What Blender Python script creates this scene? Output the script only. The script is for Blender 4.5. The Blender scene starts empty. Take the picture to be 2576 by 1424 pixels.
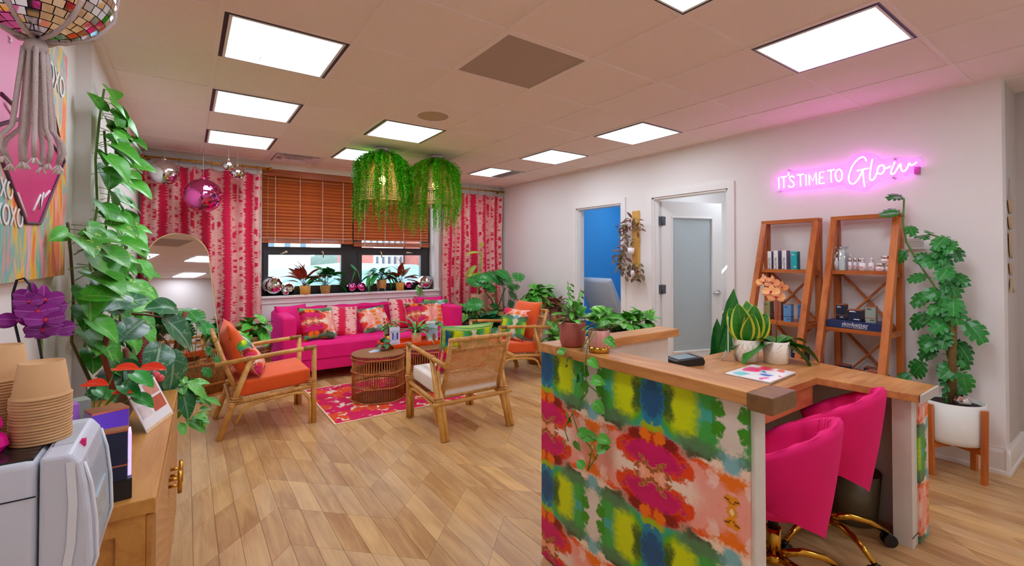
import bpy, bmesh, math, random
from math import sin, cos, pi, radians, sqrt, atan2, exp
from mathutils import Vector, Matrix, Quaternion, noise as mnoise

SC = bpy.context.scene
COL = SC.collection
rnd = random.Random(7)

# ------------------------------------------------------------------ camera, world, exposure
F_PX, YAW, PITCH, CX, CY, EYE = 1155.69, 0.61687, radians(0.8), 1288.0, 633.2, 1.395
cam = bpy.data.objects.new('camera', bpy.data.cameras.new('camera'))
COL.objects.link(cam)
cam.location = (0, 0, EYE)
cam.rotation_euler = (pi / 2 + PITCH, 0, -YAW)
cam.data.sensor_width = 36.0
cam.data.lens = F_PX / 2576 * 36.0
cam.data.shift_y = -(712 - CY) / 2576
cam.data.clip_start = 0.02
cam.data.clip_end = 300
SC.camera = cam

world = bpy.data.worlds.new('overcast_sky')
SC.world = world
world.use_nodes = True
world.node_tree.nodes['Background'].inputs[0].default_value = (0.80, 0.90, 1.0, 1)
world.node_tree.nodes['Background'].inputs[1].default_value = 4.5

SC.view_settings.view_transform = 'Standard'
SC.view_settings.look = 'None'
SC.view_settings.gamma = 1.0
SC.view_settings.exposure = 0.2
SC.view_settings.use_curve_mapping = False
try:
    SC.cycles.max_bounces = 9
    SC.cycles.diffuse_bounces = 5
    SC.cycles.glossy_bounces = 5
    SC.cycles.transmission_bounces = 6
    SC.cycles.transparent_max_bounces = 10
    SC.cycles.sample_clamp_indirect = 6.0
    SC.cycles.use_denoising = True
    SC.cycles.caustics_reflective = False
    SC.cycles.caustics_refractive = False
except Exception:
    pass
LIGHT_W = 12.5          # radiance of a ceiling light lens
NEON_W = 13.0

# room numbers (metres; camera above the origin, +Y to the window wall, +X to the wall with the doors)
CEIL, XR, XL, XLN, YJOG, YB, YF = 2.568, 4.315, -0.425, -0.49, 3.34, 6.40, -1.3
XC = 4.84              # corridor wall
YE = 0.585             # end of the right wall
TILE = 0.6096
GX0, GY0 = 0.2105 * TILE, 4.1813 * TILE   # a ceiling grid crossing

# ------------------------------------------------------------------ pixel -> direction
def ray(x, y):
    u = (x - CX) / F_PX; v = -(y - CY) / F_PX
    c, s = cos(PITCH), sin(PITCH)
    yf = c - v * s; z = s + v * c
    c, s = cos(YAW), sin(YAW)
    return Vector((u * c + yf * s, -u * s + yf * c, z))
def onx(x, y, X):
    r = ray(x, y); return Vector((0, 0, EYE)) + r * (X / r.x)
def ony(x, y, Y):
    r = ray(x, y); return Vector((0, 0, EYE)) + r * (Y / r.y)
def onz(x, y, Z):
    r = ray(x, y); return Vector((0, 0, EYE)) + r * ((Z - EYE) / r.z)
def proj(p):
    p = Vector(p) - Vector((0, 0, EYE)); c, s = cos(YAW), sin(YAW)
    xr = p.x * c - p.y * s; yf = p.x * s + p.y * c
    c, s = cos(PITCH), sin(PITCH); a = yf * c + p.z * s; b = -yf * s + p.z * c
    if a < 0.01: return (-9999, -9999, a)
    return (CX + F_PX * xr / a, CY - F_PX * b / a, a)

# ------------------------------------------------------------------ materials
def lin(c):
    return tuple((x / 12.92 if x <= 0.04045 else ((x + 0.055) / 1.055) ** 2.4) for x in (v / 255.0 for v in c))
class NT:
    """small node-tree writer"""
    def __init__(s, name):
        s.m = bpy.data.materials.new(name); s.m.use_nodes = True
        s.t = s.m.node_tree; s.n = s.t.nodes; s.b = s.n['Principled BSDF']
    def add(s, typ, **k):
        n = s.n.new(typ)
        for a, v in k.items(): setattr(n, a, v)
        return n
    def link(s, a, b): s.t.links.new(a, b)
    def val(s, sock, v):
        if hasattr(v, 'is_output') or isinstance(v, bpy.types.NodeSocket): s.link(v, sock)
        else: sock.default_value = v
    def math(s, op, a, b=0.0, c=0.0, clamp=False):
        n = s.add('ShaderNodeMath', operation=op); n.use_clamp = clamp
        for i, v in enumerate((a, b, c)): s.val(n.inputs[i], v)
        return n.outputs[0]
    def vmath(s, op, a, b=(0, 0, 0)):
        n = s.add('ShaderNodeVectorMath', operation=op)
        s.val(n.inputs[0], a); s.val(n.inputs[1], b)
        return n.outputs['Value'] if op in ('LENGTH', 'DOT_PRODUCT', 'DISTANCE') else n.outputs[0]
    def ramp(s, v, lo, hi, smooth=True):
        n = s.add('ShaderNodeMapRange'); n.interpolation_type = 'SMOOTHSTEP' if smooth else 'LINEAR'
        s.val(n.inputs[0], v); n.inputs[1].default_value = lo; n.inputs[2].default_value = hi
        return n.outputs[0]
    def mix(s, f, a, b, mode='MIX'):
        n = s.add('ShaderNodeMix', data_type='RGBA', blend_type=mode)
        s.val(n.inputs[0], f); s.col(n.inputs[6], a); s.col(n.inputs[7], b)
        return n.outputs[2]
    def col(s, sock, v):
        if isinstance(v, bpy.types.NodeSocket): s.link(v, sock)
        else: sock.default_value = (v[0], v[1], v[2], 1)
    def noise(s, vec=None, scale=5.0, detail=2.0, rough=0.5, dist=0.0):
        n = s.add('ShaderNodeTexNoise'); n.inputs['Scale'].default_value = scale
        n.inputs['Detail'].default_value = detail; n.inputs['Roughness'].default_value = rough
        n.inputs['Distortion'].default_value = dist
        if vec is not None: s.link(vec, n.inputs['Vector'])
        return n
    def scale(s, vec, sc, loc=(0, 0, 0)):
        n = s.add('ShaderNodeMapping'); s.link(vec, n.inputs[0]); n.inputs[3].default_value = sc
        n.inputs[1].default_value = loc
        return n.outputs[0]
    def coord(s, what='Object'):
        n = s.add('ShaderNodeTexCoord'); return n.outputs[what]
    def pos(s):
        return s.add('ShaderNodeNewGeometry').outputs['Position']
    def bump(s, h, strength=0.2, dist=0.01):
        n = s.add('ShaderNodeBump'); n.inputs['Strength'].default_value = strength
        n.inputs['Distance'].default_value = dist; s.link(h, n.inputs['Height'])
        s.link(n.outputs[0], s.b.inputs['Normal'])
    def set(s, color=None, rough=None, metal=None, spec=None, **k):
        if color is not None: s.col(s.b.inputs['Base Color'], color)
        if rough is not None: s.val(s.b.inputs['Roughness'], rough)
        if metal is not None: s.b.inputs['Metallic'].default_value = metal
        if spec is not None: s.b.inputs['Specular IOR Level'].default_value = spec
        for a, v in k.items(): s.b.inputs[a].default_value = v
        return s.m
MATS = {}
def plain(name, rgb, rough=0.5, metal=0.0, noise=0.0, nscale=8.0, bump=0.0, bscale=60.0, **k):
    """one-colour procedural material with a little noise variation"""
    if name in MATS: return MATS[name]
    t = NT(name); c = lin(rgb)
    if noise:
        n = t.noise(t.coord('Object'), nscale, 4)
        lo = tuple(x * (1 - noise) for x in c); hi = tuple(min(1, x * (1 + noise)) for x in c)
        t.set(t.mix(n.outputs[0], lo, hi), rough, metal, **k)
    else: t.set(c, rough, metal, **k)
    if bump:
        n = t.noise(t.coord('Object'), bscale, 3); t.bump(n.outputs[0], bump)
    MATS[name] = t.m
    return t.m
def emit(name, rgb, w):
    if name in MATS: return MATS[name]
    t = NT(name); c = lin(rgb)
    t.set(c, 0.5); t.b.inputs['Emission Color'].default_value = (*c, 1); t.b.inputs['Emission Strength'].default_value = w
    MATS[name] = t.m
    return t.m
def wood(name, dark, light, sc=(30, 2, 30), rough=0.45, rings=6.0, coord='Object', rand=0.25):
    if name in MATS: return MATS[name]
    t = NT(name); v = t.scale(t.coord(coord), sc)
    n1 = t.noise(v, 1.0, 6, 0.6, 0.6); n2 = t.noise(v, 0.25, 2)
    oi = t.add('ShaderNodeObjectInfo')
    f = t.math('ADD', t.math('MULTIPLY', n1.outputs[0], 0.7), t.math('MULTIPLY', n2.outputs[0], 0.5))
    f = t.math('ADD', f, t.math('MULTIPLY', t.math('SUBTRACT', oi.outputs['Random'], 0.5), rand))
    t.set(t.mix(t.ramp(f, 0.35, 0.85), lin(dark), lin(light)), rough)
    t.bump(n1.outputs[0], 0.08, 0.004)
    MATS[name] = t.m
    return t.m

# ------------------------------------------------------------------ mesh writer
class MB:
    def __init__(s): s.v = []; s.f = []; s.sm = []; s.uv = None
    def quad(s, *p, smooth=False):
        i = len(s.v); s.v += [tuple(q) for q in p]; s.f.append(tuple(range(i, i + len(p)))); s.sm.append(smooth); return s
    def box(s, lo, hi, M=None):
        x0, y0, z0 = lo; x1, y1, z1 = hi; i = len(s.v)
        P = [(x0, y0, z0), (x1, y0, z0), (x1, y1, z0), (x0, y1, z0), (x0, y0, z1), (x1, y0, z1), (x1, y1, z1), (x0, y1, z1)]
        if M is not None: P = [tuple(M @ Vector(p)) for p in P]
        s.v += P
        for q in ((0, 3, 2, 1), (4, 5, 6, 7), (0, 1, 5, 4), (1, 2, 6, 5), (2, 3, 7, 6), (3, 0, 4, 7)):
            s.f.append(tuple(i + k for k in q)); s.sm.append(False)
        return s
    def cbox(s, c, size, M=None):
        c = Vector(c); h = Vector(size) / 2
        return s.box(c - h, c + h, M)
    def bar(s, p0, p1, w, h, up=(0, 0, 1)):
        """box beam from p0 to p1, w wide, h high"""
        p0 = Vector(p0); p1 = Vector(p1); d = (p1 - p0); L = d.length; d.normalize()
        up = Vector(up); x = d.cross(up)
        if x.length < 1e-4: x = d.cross(Vector((1, 0, 0)))
        x.normalize(); z = x.cross(d)
        M = Matrix((( x.x, d.x, z.x, p0.x), (x.y, d.y, z.y, p0.y), (x.z, d.z, z.z, p0.z), (0, 0, 0, 1)))
        return s.box((-w / 2, 0, -h / 2), (w / 2, L, h / 2), M)
    def tube(s, pts, r, n=8, closed=False, cap=True):
        pts = [Vector(p) for p in pts]; m = len(pts)
        R = r if isinstance(r, (list, tuple)) else [r] * m
        base = len(s.v); ref = None
        for i, p in enumerate(pts):
            if closed: d = pts[(i + 1) % m] - pts[i - 1]
            else: d = pts[min(i + 1, m - 1)] - pts[max(i - 1, 0)]
            if d.length < 1e-9: d = Vector((0, 0, 1))
            d.normalize()
            if ref is None:
                ref = d.cross(Vector((0, 0, 1)))
                if ref.length < 1e-3: ref = d.cross(Vector((1, 0, 0)))
            ref = (ref - d * ref.dot(d))
            if ref.length < 1e-6: ref = d.orthogonal()
            ref.normalize(); b = d.cross(ref)
            for k in range(n):
                a = 2 * pi * k / n
                s.v.append(tuple(p + (ref * cos(a) + b * sin(a)) * R[i]))
        for i in range(m if closed else m - 1):
            j = (i + 1) % m
            for k in range(n):
                k2 = (k + 1) % n
                s.f.append((base + i * n + k, base + i * n + k2, base + j * n + k2, base + j * n + k)); s.sm.append(True)
        if cap and not closed:
            s.f.append(tuple(base + k for k in reversed(range(n)))); s.sm.append(False)
            s.f.append(tuple(base + (m - 1) * n + k for k in range(n))); s.sm.append(False)
        return s
    def cyl(s, p0, p1, r, n=12, r1=None): return s.tube([p0, p1], [r, r if r1 is None else r1], n)
    def lathe(s, prof, n=24, c=(0, 0, 0), sx=1.0, sy=1.0, smooth=True):
        """prof: (radius, z) from bottom to top; radius 0 closes"""
        base = len(s.v); c = Vector(c); rows = []
        for r, z in prof:
            if r < 1e-6:
                rows.append([len(s.v)]); s.v.append((c.x, c.y, c.z + z))
            else:
                rows.append([len(s.v) + k for k in range(n)])
                for k in range(n):
                    a = 2 * pi * k / n; s.v.append((c.x + r * cos(a) * sx, c.y + r * sin(a) * sy, c.z + z))
        for a, b in zip(rows, rows[1:]):
            for k in range(n):
                k2 = (k + 1) % n
                if len(a) == 1 and len(b) == 1: continue
                if len(a) == 1: f = (a[0], b[k2], b[k]); f = (a[0], b[k], b[k2])[::-1]
                elif len(b) == 1: f = (a[k], a[k2], b[0])
                else: f = (a[k], a[k2], b[k2], b[k])
                s.f.append(f); s.sm.append(smooth)
        return s
    def sphere(s, c, r, nu=20, nv=12, sc=(1, 1, 1)):
        pr = [(max(0.0, sin(pi * i / nv)) * r, -cos(pi * i / nv) * r * sc[2]) for i in range(nv + 1)]
        pr[0] = (0, pr[0][1]); pr[-1] = (0, pr[-1][1])
        return s.lathe(pr, nu, c, sc[0], sc[1])
    def prism(s, poly, lo, hi, axis=2):
        """extrude a 2-D polygon along an axis"""
        def P(a, b, h):
            return ((h, a, b), (a, h, b), (a, b, h))[axis]
        n = len(poly); i = len(s.v)
        s.v += [P(a, b, lo) for a, b in poly] + [P(a, b, hi) for a, b in poly]
        s.f.append(tuple(i + k for k in reversed(range(n)))); s.sm.append(False)
        s.f.append(tuple(i + n + k for k in range(n))); s.sm.append(False)
        for k in range(n):
            k2 = (k + 1) % n
            s.f.append((i + k, i + k2, i + n + k2, i + n + k)); s.sm.append(False)
        return s
    def grid(s, fn, nu, nv, smooth=True, uv=False):
        b = len(s.v)
        for j in range(nv + 1):
            for i in range(nu + 1):
                s.v.append(tuple(fn(i / nu, j / nv)))
        for j in range(nv):
            for i in range(nu):
                a = b + j * (nu + 1) + i
                s.f.append((a, a + 1, a + nu + 2, a + nu + 1)); s.sm.append(smooth)
        return s
    def mesh(s, name):
        me = bpy.data.meshes.new(name)
        me.from_pydata(s.v, [], s.f)
        me.polygons.foreach_set('use_smooth', s.sm)
        bm = bmesh.new(); bm.from_mesh(me); bmesh.ops.recalc_face_normals(bm, faces=bm.faces); bm.to_mesh(me); bm.free()
        me.update()
        return me
    def build(s, name, mat, parent=None, loc=None, bevel=0, seg=2, sub=0):
        return obj(name, s.mesh(name), mat, parent, loc, bevel, seg, sub)
def obj(name, me, mat, parent=None, loc=None, bevel=0, seg=2, sub=0):
    o = bpy.data.objects.new(name, me); COL.objects.link(o)
    if mat is not None and not me.materials: me.materials.append(mat)
    if parent is not None: o.parent = parent
    if loc is not None: o.location = loc
    if bevel:
        b = o.modifiers.new('bevel', 'BEVEL'); b.width = bevel; b.segments = seg; b.limit_method = 'ANGLE'; b.angle_limit = radians(40)
        b.harden_normals = False
    if sub:
        m = o.modifiers.new('subsurf', 'SUBSURF'); m.levels = sub; m.render_levels = sub
    return o
def tag(o, label, cat, group=None):
    o['label'] = label; o['category'] = cat
    if group: o['group'] = group
    return o
def thing(name, label, cat, loc=(0, 0, 0), rz=0.0, group=None):
    o = bpy.data.objects.new(name, None); COL.objects.link(o); o.empty_display_size = 0.05
    o.location = loc; o.rotation_euler = (0, 0, rz)
    return tag(o, label, cat, group)
def struct(o):
    o['kind'] = 'structure'; return o
def copy_tree(o, parent=None):
    c = o.copy(); COL.objects.link(c)
    if parent is not None: c.parent = parent
    for ch in list(o.children): copy_tree(ch, c)
    return c
def slab(axis, us, vs, holes, d0, d1):
    """wall of cells us x vs minus holes (i,j), thickness d0..d1 along axis, as one closed mesh"""
    m = MB(); idx = {}
    def P(i, j, k):
        if (i, j, k) not in idx:
            d = (d0, d1)[k]; u = us[i]; v = vs[j]
            idx[(i, j, k)] = len(m.v)
            m.v.append(((d, u, v), (u, d, v), (u, v, d))[axis])
        return idx[(i, j, k)]
    nu, nv = len(us) - 1, len(vs) - 1
    solid = lambda i, j: 0 <= i < nu and 0 <= j < nv and (i, j) not in holes
    for i in range(nu):
        for j in range(nv):
            if not solid(i, j): continue
            for k in (0, 1):
                m.f.append((P(i, j, k), P(i + 1, j, k), P(i + 1, j + 1, k), P(i, j + 1, k))); m.sm.append(False)
            for (di, dj, a, b) in ((-1, 0, (i, j), (i, j + 1)), (1, 0, (i + 1, j), (i + 1, j + 1)), (0, -1, (i, j), (i + 1, j)), (0, 1, (i, j + 1), (i + 1, j + 1))):
                if not solid(i + di, j + dj):
                    m.f.append((P(*a, 0), P(*b, 0), P(*b, 1), P(*a, 1))); m.sm.append(False)
    return m
def cushion(w, h, t, n=14, pinch=0.07):
    """soft square pillow standing in the XZ plane, thickness along Y, base at z=0"""
    m = MB()
    def P(side):
        def fn(u, v):
            a = 2 * u - 1; b = 2 * v - 1
            k = max(0.0, (1 - abs(a) ** 2.6) * (1 - abs(b) ** 2.6)) ** 0.55
            sx = a * (1 - pinch * (1 - b * b) ) ; sz = b * (1 - pinch * (1 - a * a))
            wob = 0.012 * sin(3.1 * a + 2.0 * b) * k
            return (sx * w / 2, side * (t / 2) * k + wob, h / 2 + sz * h / 2)
        return fn
    m.grid(P(-1), n, n); m.grid(P(1), n, n)
    return m
def weld(me, d=1e-4):
    bm = bmesh.new(); bm.from_mesh(me); bmesh.ops.remove_doubles(bm, verts=bm.verts, dist=d)
    bmesh.ops.recalc_face_normals(bm, faces=bm.faces); bm.to_mesh(me); bm.free(); return me
def rbox(lo, hi, r, seg=3):
    """rounded box mesh writer (real bevel through bmesh)"""
    bm = bmesh.new(); bmesh.ops.create_cube(bm, size=1.0)
    lo = Vector(lo); hi = Vector(hi)
    for v in bm.verts: v.co = Vector(((v.co[k] + 0.5) * (hi[k] - lo[k]) + lo[k]) for k in range(3))
    bmesh.ops.bevel(bm, geom=list(bm.edges), offset=r, segments=seg, profile=0.6, affect='EDGES', clamp_overlap=True)
    me = bpy.data.meshes.new('rounded'); bm.to_mesh(me); bm.free()
    me.polygons.foreach_set('use_smooth', [True] * len(me.polygons))
    return me
# ================================================================== the setting
M_WALL = plain('wall_paint', (240, 236, 234), 0.75, bump=0.05, bscale=180)
M_TRIM = plain('trim_paint', (240, 238, 236), 0.4)
M_CEILT = plain('ceiling_tile', (247, 232, 224), 0.9, noise=0.03, nscale=40, bump=0.25, bscale=260)
M_TBAR = plain('ceiling_bar', (246, 232, 226), 0.6)
M_DARK = plain('dark_metal', (40, 40, 44), 0.4, 0.6)
M_BLUEWALL = plain('blue_paint', (64, 160, 226), 0.7, bump=0.05, bscale=180)
M_WHITE = plain('white_paint', (245, 245, 245), 0.5)
M_BRASS = plain('brass', (214, 160, 62), 0.25, 1.0)
M_STEEL = plain('satin_steel', (200, 200, 205), 0.3, 1.0)

# ---- floor: mitred planks running to the window wall
def floor_mat():
    t = NT('oak_plank'); g = t.add('ShaderNodeNewGeometry')
    v = t.scale(g.outputs['Position'], (26, 2.2, 1))
    oi = t.add('ShaderNodeObjectInfo')
    r = t.math('FRACT', t.math('ADD', oi.outputs['Random'], g.outputs['Random Per Island']))
    off = t.add('ShaderNodeCombineXYZ'); t.link(t.math('MULTIPLY', r, 37.0), off.inputs[0]); t.link(t.math('MULTIPLY', r, 91.0), off.inputs[1])
    v = t.vmath('ADD', v, off.outputs[0])
    n1 = t.noise(v, 1.0, 7, 0.62, 1.1); n2 = t.noise(v, 0.22, 3, 0.5, 2.0)
    w = t.add('ShaderNodeTexWave'); w.wave_type = 'RINGS'; w.inputs['Scale'].default_value = 0.30
    w.inputs['Distortion'].default_value = 6.0; w.inputs['Detail'].default_value = 2.0; t.link(v, w.inputs['Vector'])
    f = t.math('ADD', t.math('MULTIPLY', n1.outputs[0], 0.65), t.math('MULTIPLY', n2.outputs[0], 0.5))
    f = t.math('ADD', f, t.math('MULTIPLY', t.math('SUBTRACT', r, 0.5), 0.26))
    f = t.math('SUBTRACT', f, t.math('MULTIPLY', t.ramp(w.outputs['Fac'], 0.55, 0.95), 0.07))
    c = t.mix(t.ramp(f, 0.2, 0.95), lin((164, 112, 58)), lin((232, 188, 124)))
    c = t.mix(t.math('MULTIPLY', t.math('FRACT', t.math('MULTIPLY', r, 7.3)), 0.30), c, lin((206, 178, 146)))
    t.set(c, t.math('ADD', 0.25, t.math('MULTIPLY', n1.outputs[0], 0.12)))
    t.bump(n1.outputs[0], 0.06, 0.003)
    return t.m
M_FLOOR = floor_mat()
fl = struct(MB().box((XL - 0.2, YF - 0.2, -0.10), (7.4, YB + 0.3, -0.006)).build('floor', plain('underlay', (120, 90, 62), 0.6)))
PW, PL, HALF = 0.098, 0.405, 5
def plank_poly(ci, k):
    """plank k of column ci: parallelogram with 45-degree ends following the zigzag"""
    x0 = 0.43 + ci * PW; x1 = x0 + PW
    def zig(i):
        m = i % (2 * HALF); return -PW * (m if m <= HALF else 2 * HALF - m)
    a, b = zig(ci), zig(ci + 1); y = 2.467 + k * PL
    return [(x0, y + a), (x1, y + b), (x1, y + b + PL), (x0, y + a + PL)]
plank_list = []
for ci in range(-11, 46):
    for k in range(-12, 15):
        P = plank_poly(ci, k)
        if max(p[0] for p in P) < XL or min(p[0] for p in P) > XC or max(p[1] for p in P) < YF or min(p[1] for p in P) > YB: continue
        cx_ = sum(p[0] for p in P) / 4; cy_ = sum(p[1] for p in P) / 4
        q = proj((cx_, cy_, 0)); vis = 40 < q[0] < 2560 and 900 < q[1] < 1440
        if vis and q[0] > 1362 and q[1] > 1000 and q[0] < 2330: vis = False       # behind the desk
        if vis and q[0] < 440 and q[1] > 960: vis = False                          # behind the cabinet
        plank_list.append((0 if vis else 1, q[2], P))
plank_list.sort(key=lambda a: (a[0], a[1]))
rest = MB(); GAP = 0.0008
def clip(P):
    return [(min(max(x, XL - 0.05), XC), min(max(y, YF), YB)) for x, y in P]
def shrink(P):
    cx_ = sum(p[0] for p in P) / 4; cy_ = sum(p[1] for p in P) / 4
    return [(x + (GAP if x < cx_ else -GAP), y + (GAP if y < cy_ else -GAP)) for x, y in P]
shapes = {}
for i, (v, d, P) in enumerate(plank_list):
    Q = shrink(clip(P))
    if len(set((round(a, 4), round(b, 4)) for a, b in Q)) < 4: continue
    if i < 300 and v == 0:
        key = tuple((round(a - Q[0][0], 4), round(b - Q[0][1], 4)) for a, b in Q)
        if key not in shapes:
            shapes[key] = MB().prism(key, -0.006, 0.0).mesh('plank'); shapes[key].materials.append(M_FLOOR)
        obj('plank', shapes[key], None, fl, (Q[0][0], Q[0][1], 0))
    else: rest.prism(Q, -0.006, 0.0)
ro = rest.build('plank_field', M_FLOOR, fl); ro['kind'] = 'stuff'
# thresholds and floors of the rooms behind the doors
struct(MB().box((XR, 2.0, -0.006), (7.2, YB, -0.001)).build('floor_rooms', M_FLOOR))

# ---- ceiling: lay-in tiles on a bar grid
ce = struct(MB().box((XLN - 0.1, YF - 0.1, CEIL + 0.06), (7.3, YB + 0.3, CEIL + 0.16)).build('ceiling', plain('plenum', (90, 80, 75), 0.9)))
gx = lambda i: GX0 + i * TILE
gy = lambda j: GY0 + j * TILE
LIGHTS = [(0, 0), (0, 2), (0, 4), (2, -3), (2, 2), (2, 4), (4, -3), (5, 0), (5, 2), (5, 4), (0, -3), (2, -6), (5, -6)]  # closing entries are out of view, added for ambient light
SPECIAL = {(2, -1): 'return', (1, 5): 'diffuser'}
BAR = 0.012
full = None
for i in range(-2, 8):
    for j in range(-10, 8):
        if (i, j) in LIGHTS or (i, j) in SPECIAL: continue
        xw = XLN if gy(j) + TILE * 0.5 < YJOG else XL
        x0 = max(gx(i), xw) + BAR; x1 = min(gx(i + 1), XC if gy(j) < 0 else (XR if gy(j) > YE - 0.3 else XC)) - BAR
        y0 = max(gy(j), YF) + BAR; y1 = min(gy(j + 1), YB) - BAR
        if x1 - x0 < 0.02 or y1 - y0 < 0.02: continue
        if abs(x1 - x0 - TILE + 2 * BAR) < 1e-4 and abs(y1 - y0 - TILE + 2 * BAR) < 1e-4:
            if full is None:
                h = TILE / 2 - BAR; full = MB().box((-h, -h, 0), (h, h, 0.016)).mesh('ceiling_tile'); full.materials.append(M_CEILT)
            obj('ceiling_tile', full, None, ce, ((x0 + x1) / 2, (y0 + y1) / 2, CEIL + 0.006))
        else:
            MB().box((x0, y0, CEIL + 0.006), (x1, y1, CEIL + 0.022)).build('ceiling_tile', M_CEILT, ce)
for i in range(-1, 8):
    X = gx(i)
    if X > XC: continue
    ytop = YB if X < XR else YE
    MB().box((X - BAR, YF, CEIL), (X + BAR, ytop, CEIL + 0.03)).build('grid_bar', M_TBAR, ce)
for j in range(-6, 8):
    Y = gy(j)
    if Y > YB: continue
    MB().box((XL if Y > YJOG else XLN, Y - BAR, CEIL + 0.0015), (XR if Y > YE else XC, Y + BAR, CEIL + 0.03)).build('grid_bar', M_TBAR, ce)
# wall angle of the ceiling
def angle(a, b): MB().bar((a[0], a[1], CEIL + 0.004), (b[0], b[1], CEIL + 0.004), 0.05, 0.009).build('wall_angle', M_TBAR, ce)
angle((XL + 0.02, YJOG), (XL + 0.02, YB)); angle((XR - 0.012, YE), (XR - 0.012, YB)); angle((XL, YB - 0.012), (XR, YB - 0.012)); angle((XLN + 0.02, YF), (XLN + 0.02, YJOG))

# ---- walls
struct(MB().box((XLN - 0.12, YF - 0.12, 0), (XLN, YJOG, CEIL + 0.05)).build('wall_left', M_WALL))
struct(MB().box((XL - 0.185, YJOG, 0), (XL, YB, CEIL + 0.05)).build('wall_left_far', M_WALL))
struct(MB().box((XLN - 0.12, YF - 0.12, 0), (XC + 0.12, YF, CEIL + 0.05)).build('wall_front', M_WALL))
struct(MB().box((XC, YF, 0), (XC + 0.12, YE, CEIL + 0.05)).build('wall_corridor', plain('grey_paint', (205, 198, 192), 0.75)))
D1, D2 = (3.778, 4.573, 2.062), (2.432, 3.328, 2.078)
WT = 0.12
# right wall with two door openings, one mesh
us = [YE, D2[0], D2[1], D1[0], D1[1], YB + 0.2]; vs = [0, D1[2], D2[2], CEIL + 0.05]
struct(slab(0, us, vs, {(1, 0), (1, 1), (3, 0)}, XR, XR + WT).build('wall_right', M_WALL))
struct(MB().box((XR, YE, 0), (XC, YE + 0.12, CEIL + 0.05)).build('wall_end', M_WALL)) if False else None
struct(MB().box((XR + WT, YE, 0), (XC + 0.12, YE + 0.12, CEIL + 0.05)).build('wall_corridor_end', MATS['grey_paint']))
# window wall
WX0, WX1, WZ0, WZ1 = 0.755, 3.075, 0.925, 2.51
struct(slab(1, [XL - 0.2, WX0, WX1, XR + 0.12], [0, WZ0, WZ1, CEIL + 0.05], {(1, 1)}, YB, YB + 0.28).build('wall_back', M_WALL))
# rooms behind the doors
struct(MB().box((6.55, 3.62, 0), (6.65, YB, CEIL)).build('wall_blue_back', M_BLUEWALL))
struct(MB().box((XR + WT, 5.3, 0), (6.55, 5.4, CEIL)).build('wall_blue_side', M_BLUEWALL))
struct(MB().box((XR + WT, 3.50, 0), (6.55, 3.60, CEIL)).build('wall_partition', M_WALL))
struct(MB().box((6.1, 1.9, 0), (6.2, 3.50, CEIL)).build('wall_room_back', M_WALL))
struct(MB().box((XR + WT, 1.9, 0), (6.1, 2.0, CEIL)).build('wall_room_side', M_WALL))
struct(MB().box((XR + WT, 1.9, CEIL), (6.65, YB, CEIL + 0.05)).build('ceiling_rooms', M_WALL))

# ---- baseboards
def baseboard(name, a, b, n, h=0.17):
    a = Vector(a); b = Vector(b); n = Vector(n)
    L = (b - a).length
    prof = [(0, 0), (0.022, 0), (0.022, 0.02), (0.014, 0.03), (0.014, h - 0.035), (0.010, h - 0.02), (0.006, h - 0.012), (0.006, h), (0, h)]
    m = MB(); i = len(m.v)
    for p in (a, b):
        m.v += [tuple(p + n * q[0] + Vector((0, 0, q[1]))) for q in prof]
    k = len(prof)
    for q in range(k):
        m.f.append((q, (q + 1) % k, k + (q + 1) % k, k + q)); m.sm.append(False)
    m.f.append(tuple(reversed(range(k)))); m.sm.append(False); m.f.append(tuple(range(k, 2 * k))); m.sm.append(False)
    return struct(m.build(name, M_TRIM))
baseboard('baseboard_right', (XR, YE - 0.02, 0), (XR, D2[0] - 0.08, 0), (-1, 0, 0))
baseboard('baseboard_right_middle', (XR, D2[1] + 0.08, 0), (XR, D1[0] - 0.08, 0), (-1, 0, 0))
baseboard('baseboard_right_far', (XR, D1[1] + 0.08, 0), (XR, YB, 0), (-1, 0, 0))
baseboard('baseboard_corridor', (XR - 0.02, YE, 0), (XC, YE, 0), (0, -1, 0))
baseboard('baseboard_back', (XL, YB, 0), (XR, YB, 0), (0, -1, 0))
baseboard('baseboard_left', (XL, YJOG, 0), (XL, YB, 0), (1, 0, 0))
baseboard('baseboard_corridor_wall', (XC, YF, 0), (XC, YE, 0), (-1, 0, 0))

# ---- door casings, jambs and stops
def casing(name, y0, y1, zt, w=0.065, t=0.018):
    o = struct(MB().box((XR - t, y0 - w, 0), (XR, y0, zt + w)).build(name, M_TRIM))
    MB().box((XR - t, y1, 0), (XR, y1 + w, zt + w)).build('side_casing', M_TRIM, o)
    MB().box((XR - t, y0, zt), (XR, y1, zt + w)).build('head_casing', M_TRIM, o)
    for (a, b) in ((y0, y0 + 0.018), (y1 - 0.018, y1)):
        MB().box((XR - 0.002, a, 0), (XR + WT + 0.002, b, zt)).build('jamb', M_TRIM, o)
    MB().box((XR - 0.002, y0, zt - 0.018), (XR + WT + 0.002, y1, zt)).build('head_jamb', M_TRIM, o)
    for a in (y0 + 0.018, y1 - 0.030):
        MB().box((XR + 0.03, a, 0), (XR + 0.07, a + 0.012, zt - 0.018)).build('door_stop', M_TRIM, o)
    return o
casing('trim_1', *D1); casing('trim_2', *D2)
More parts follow.
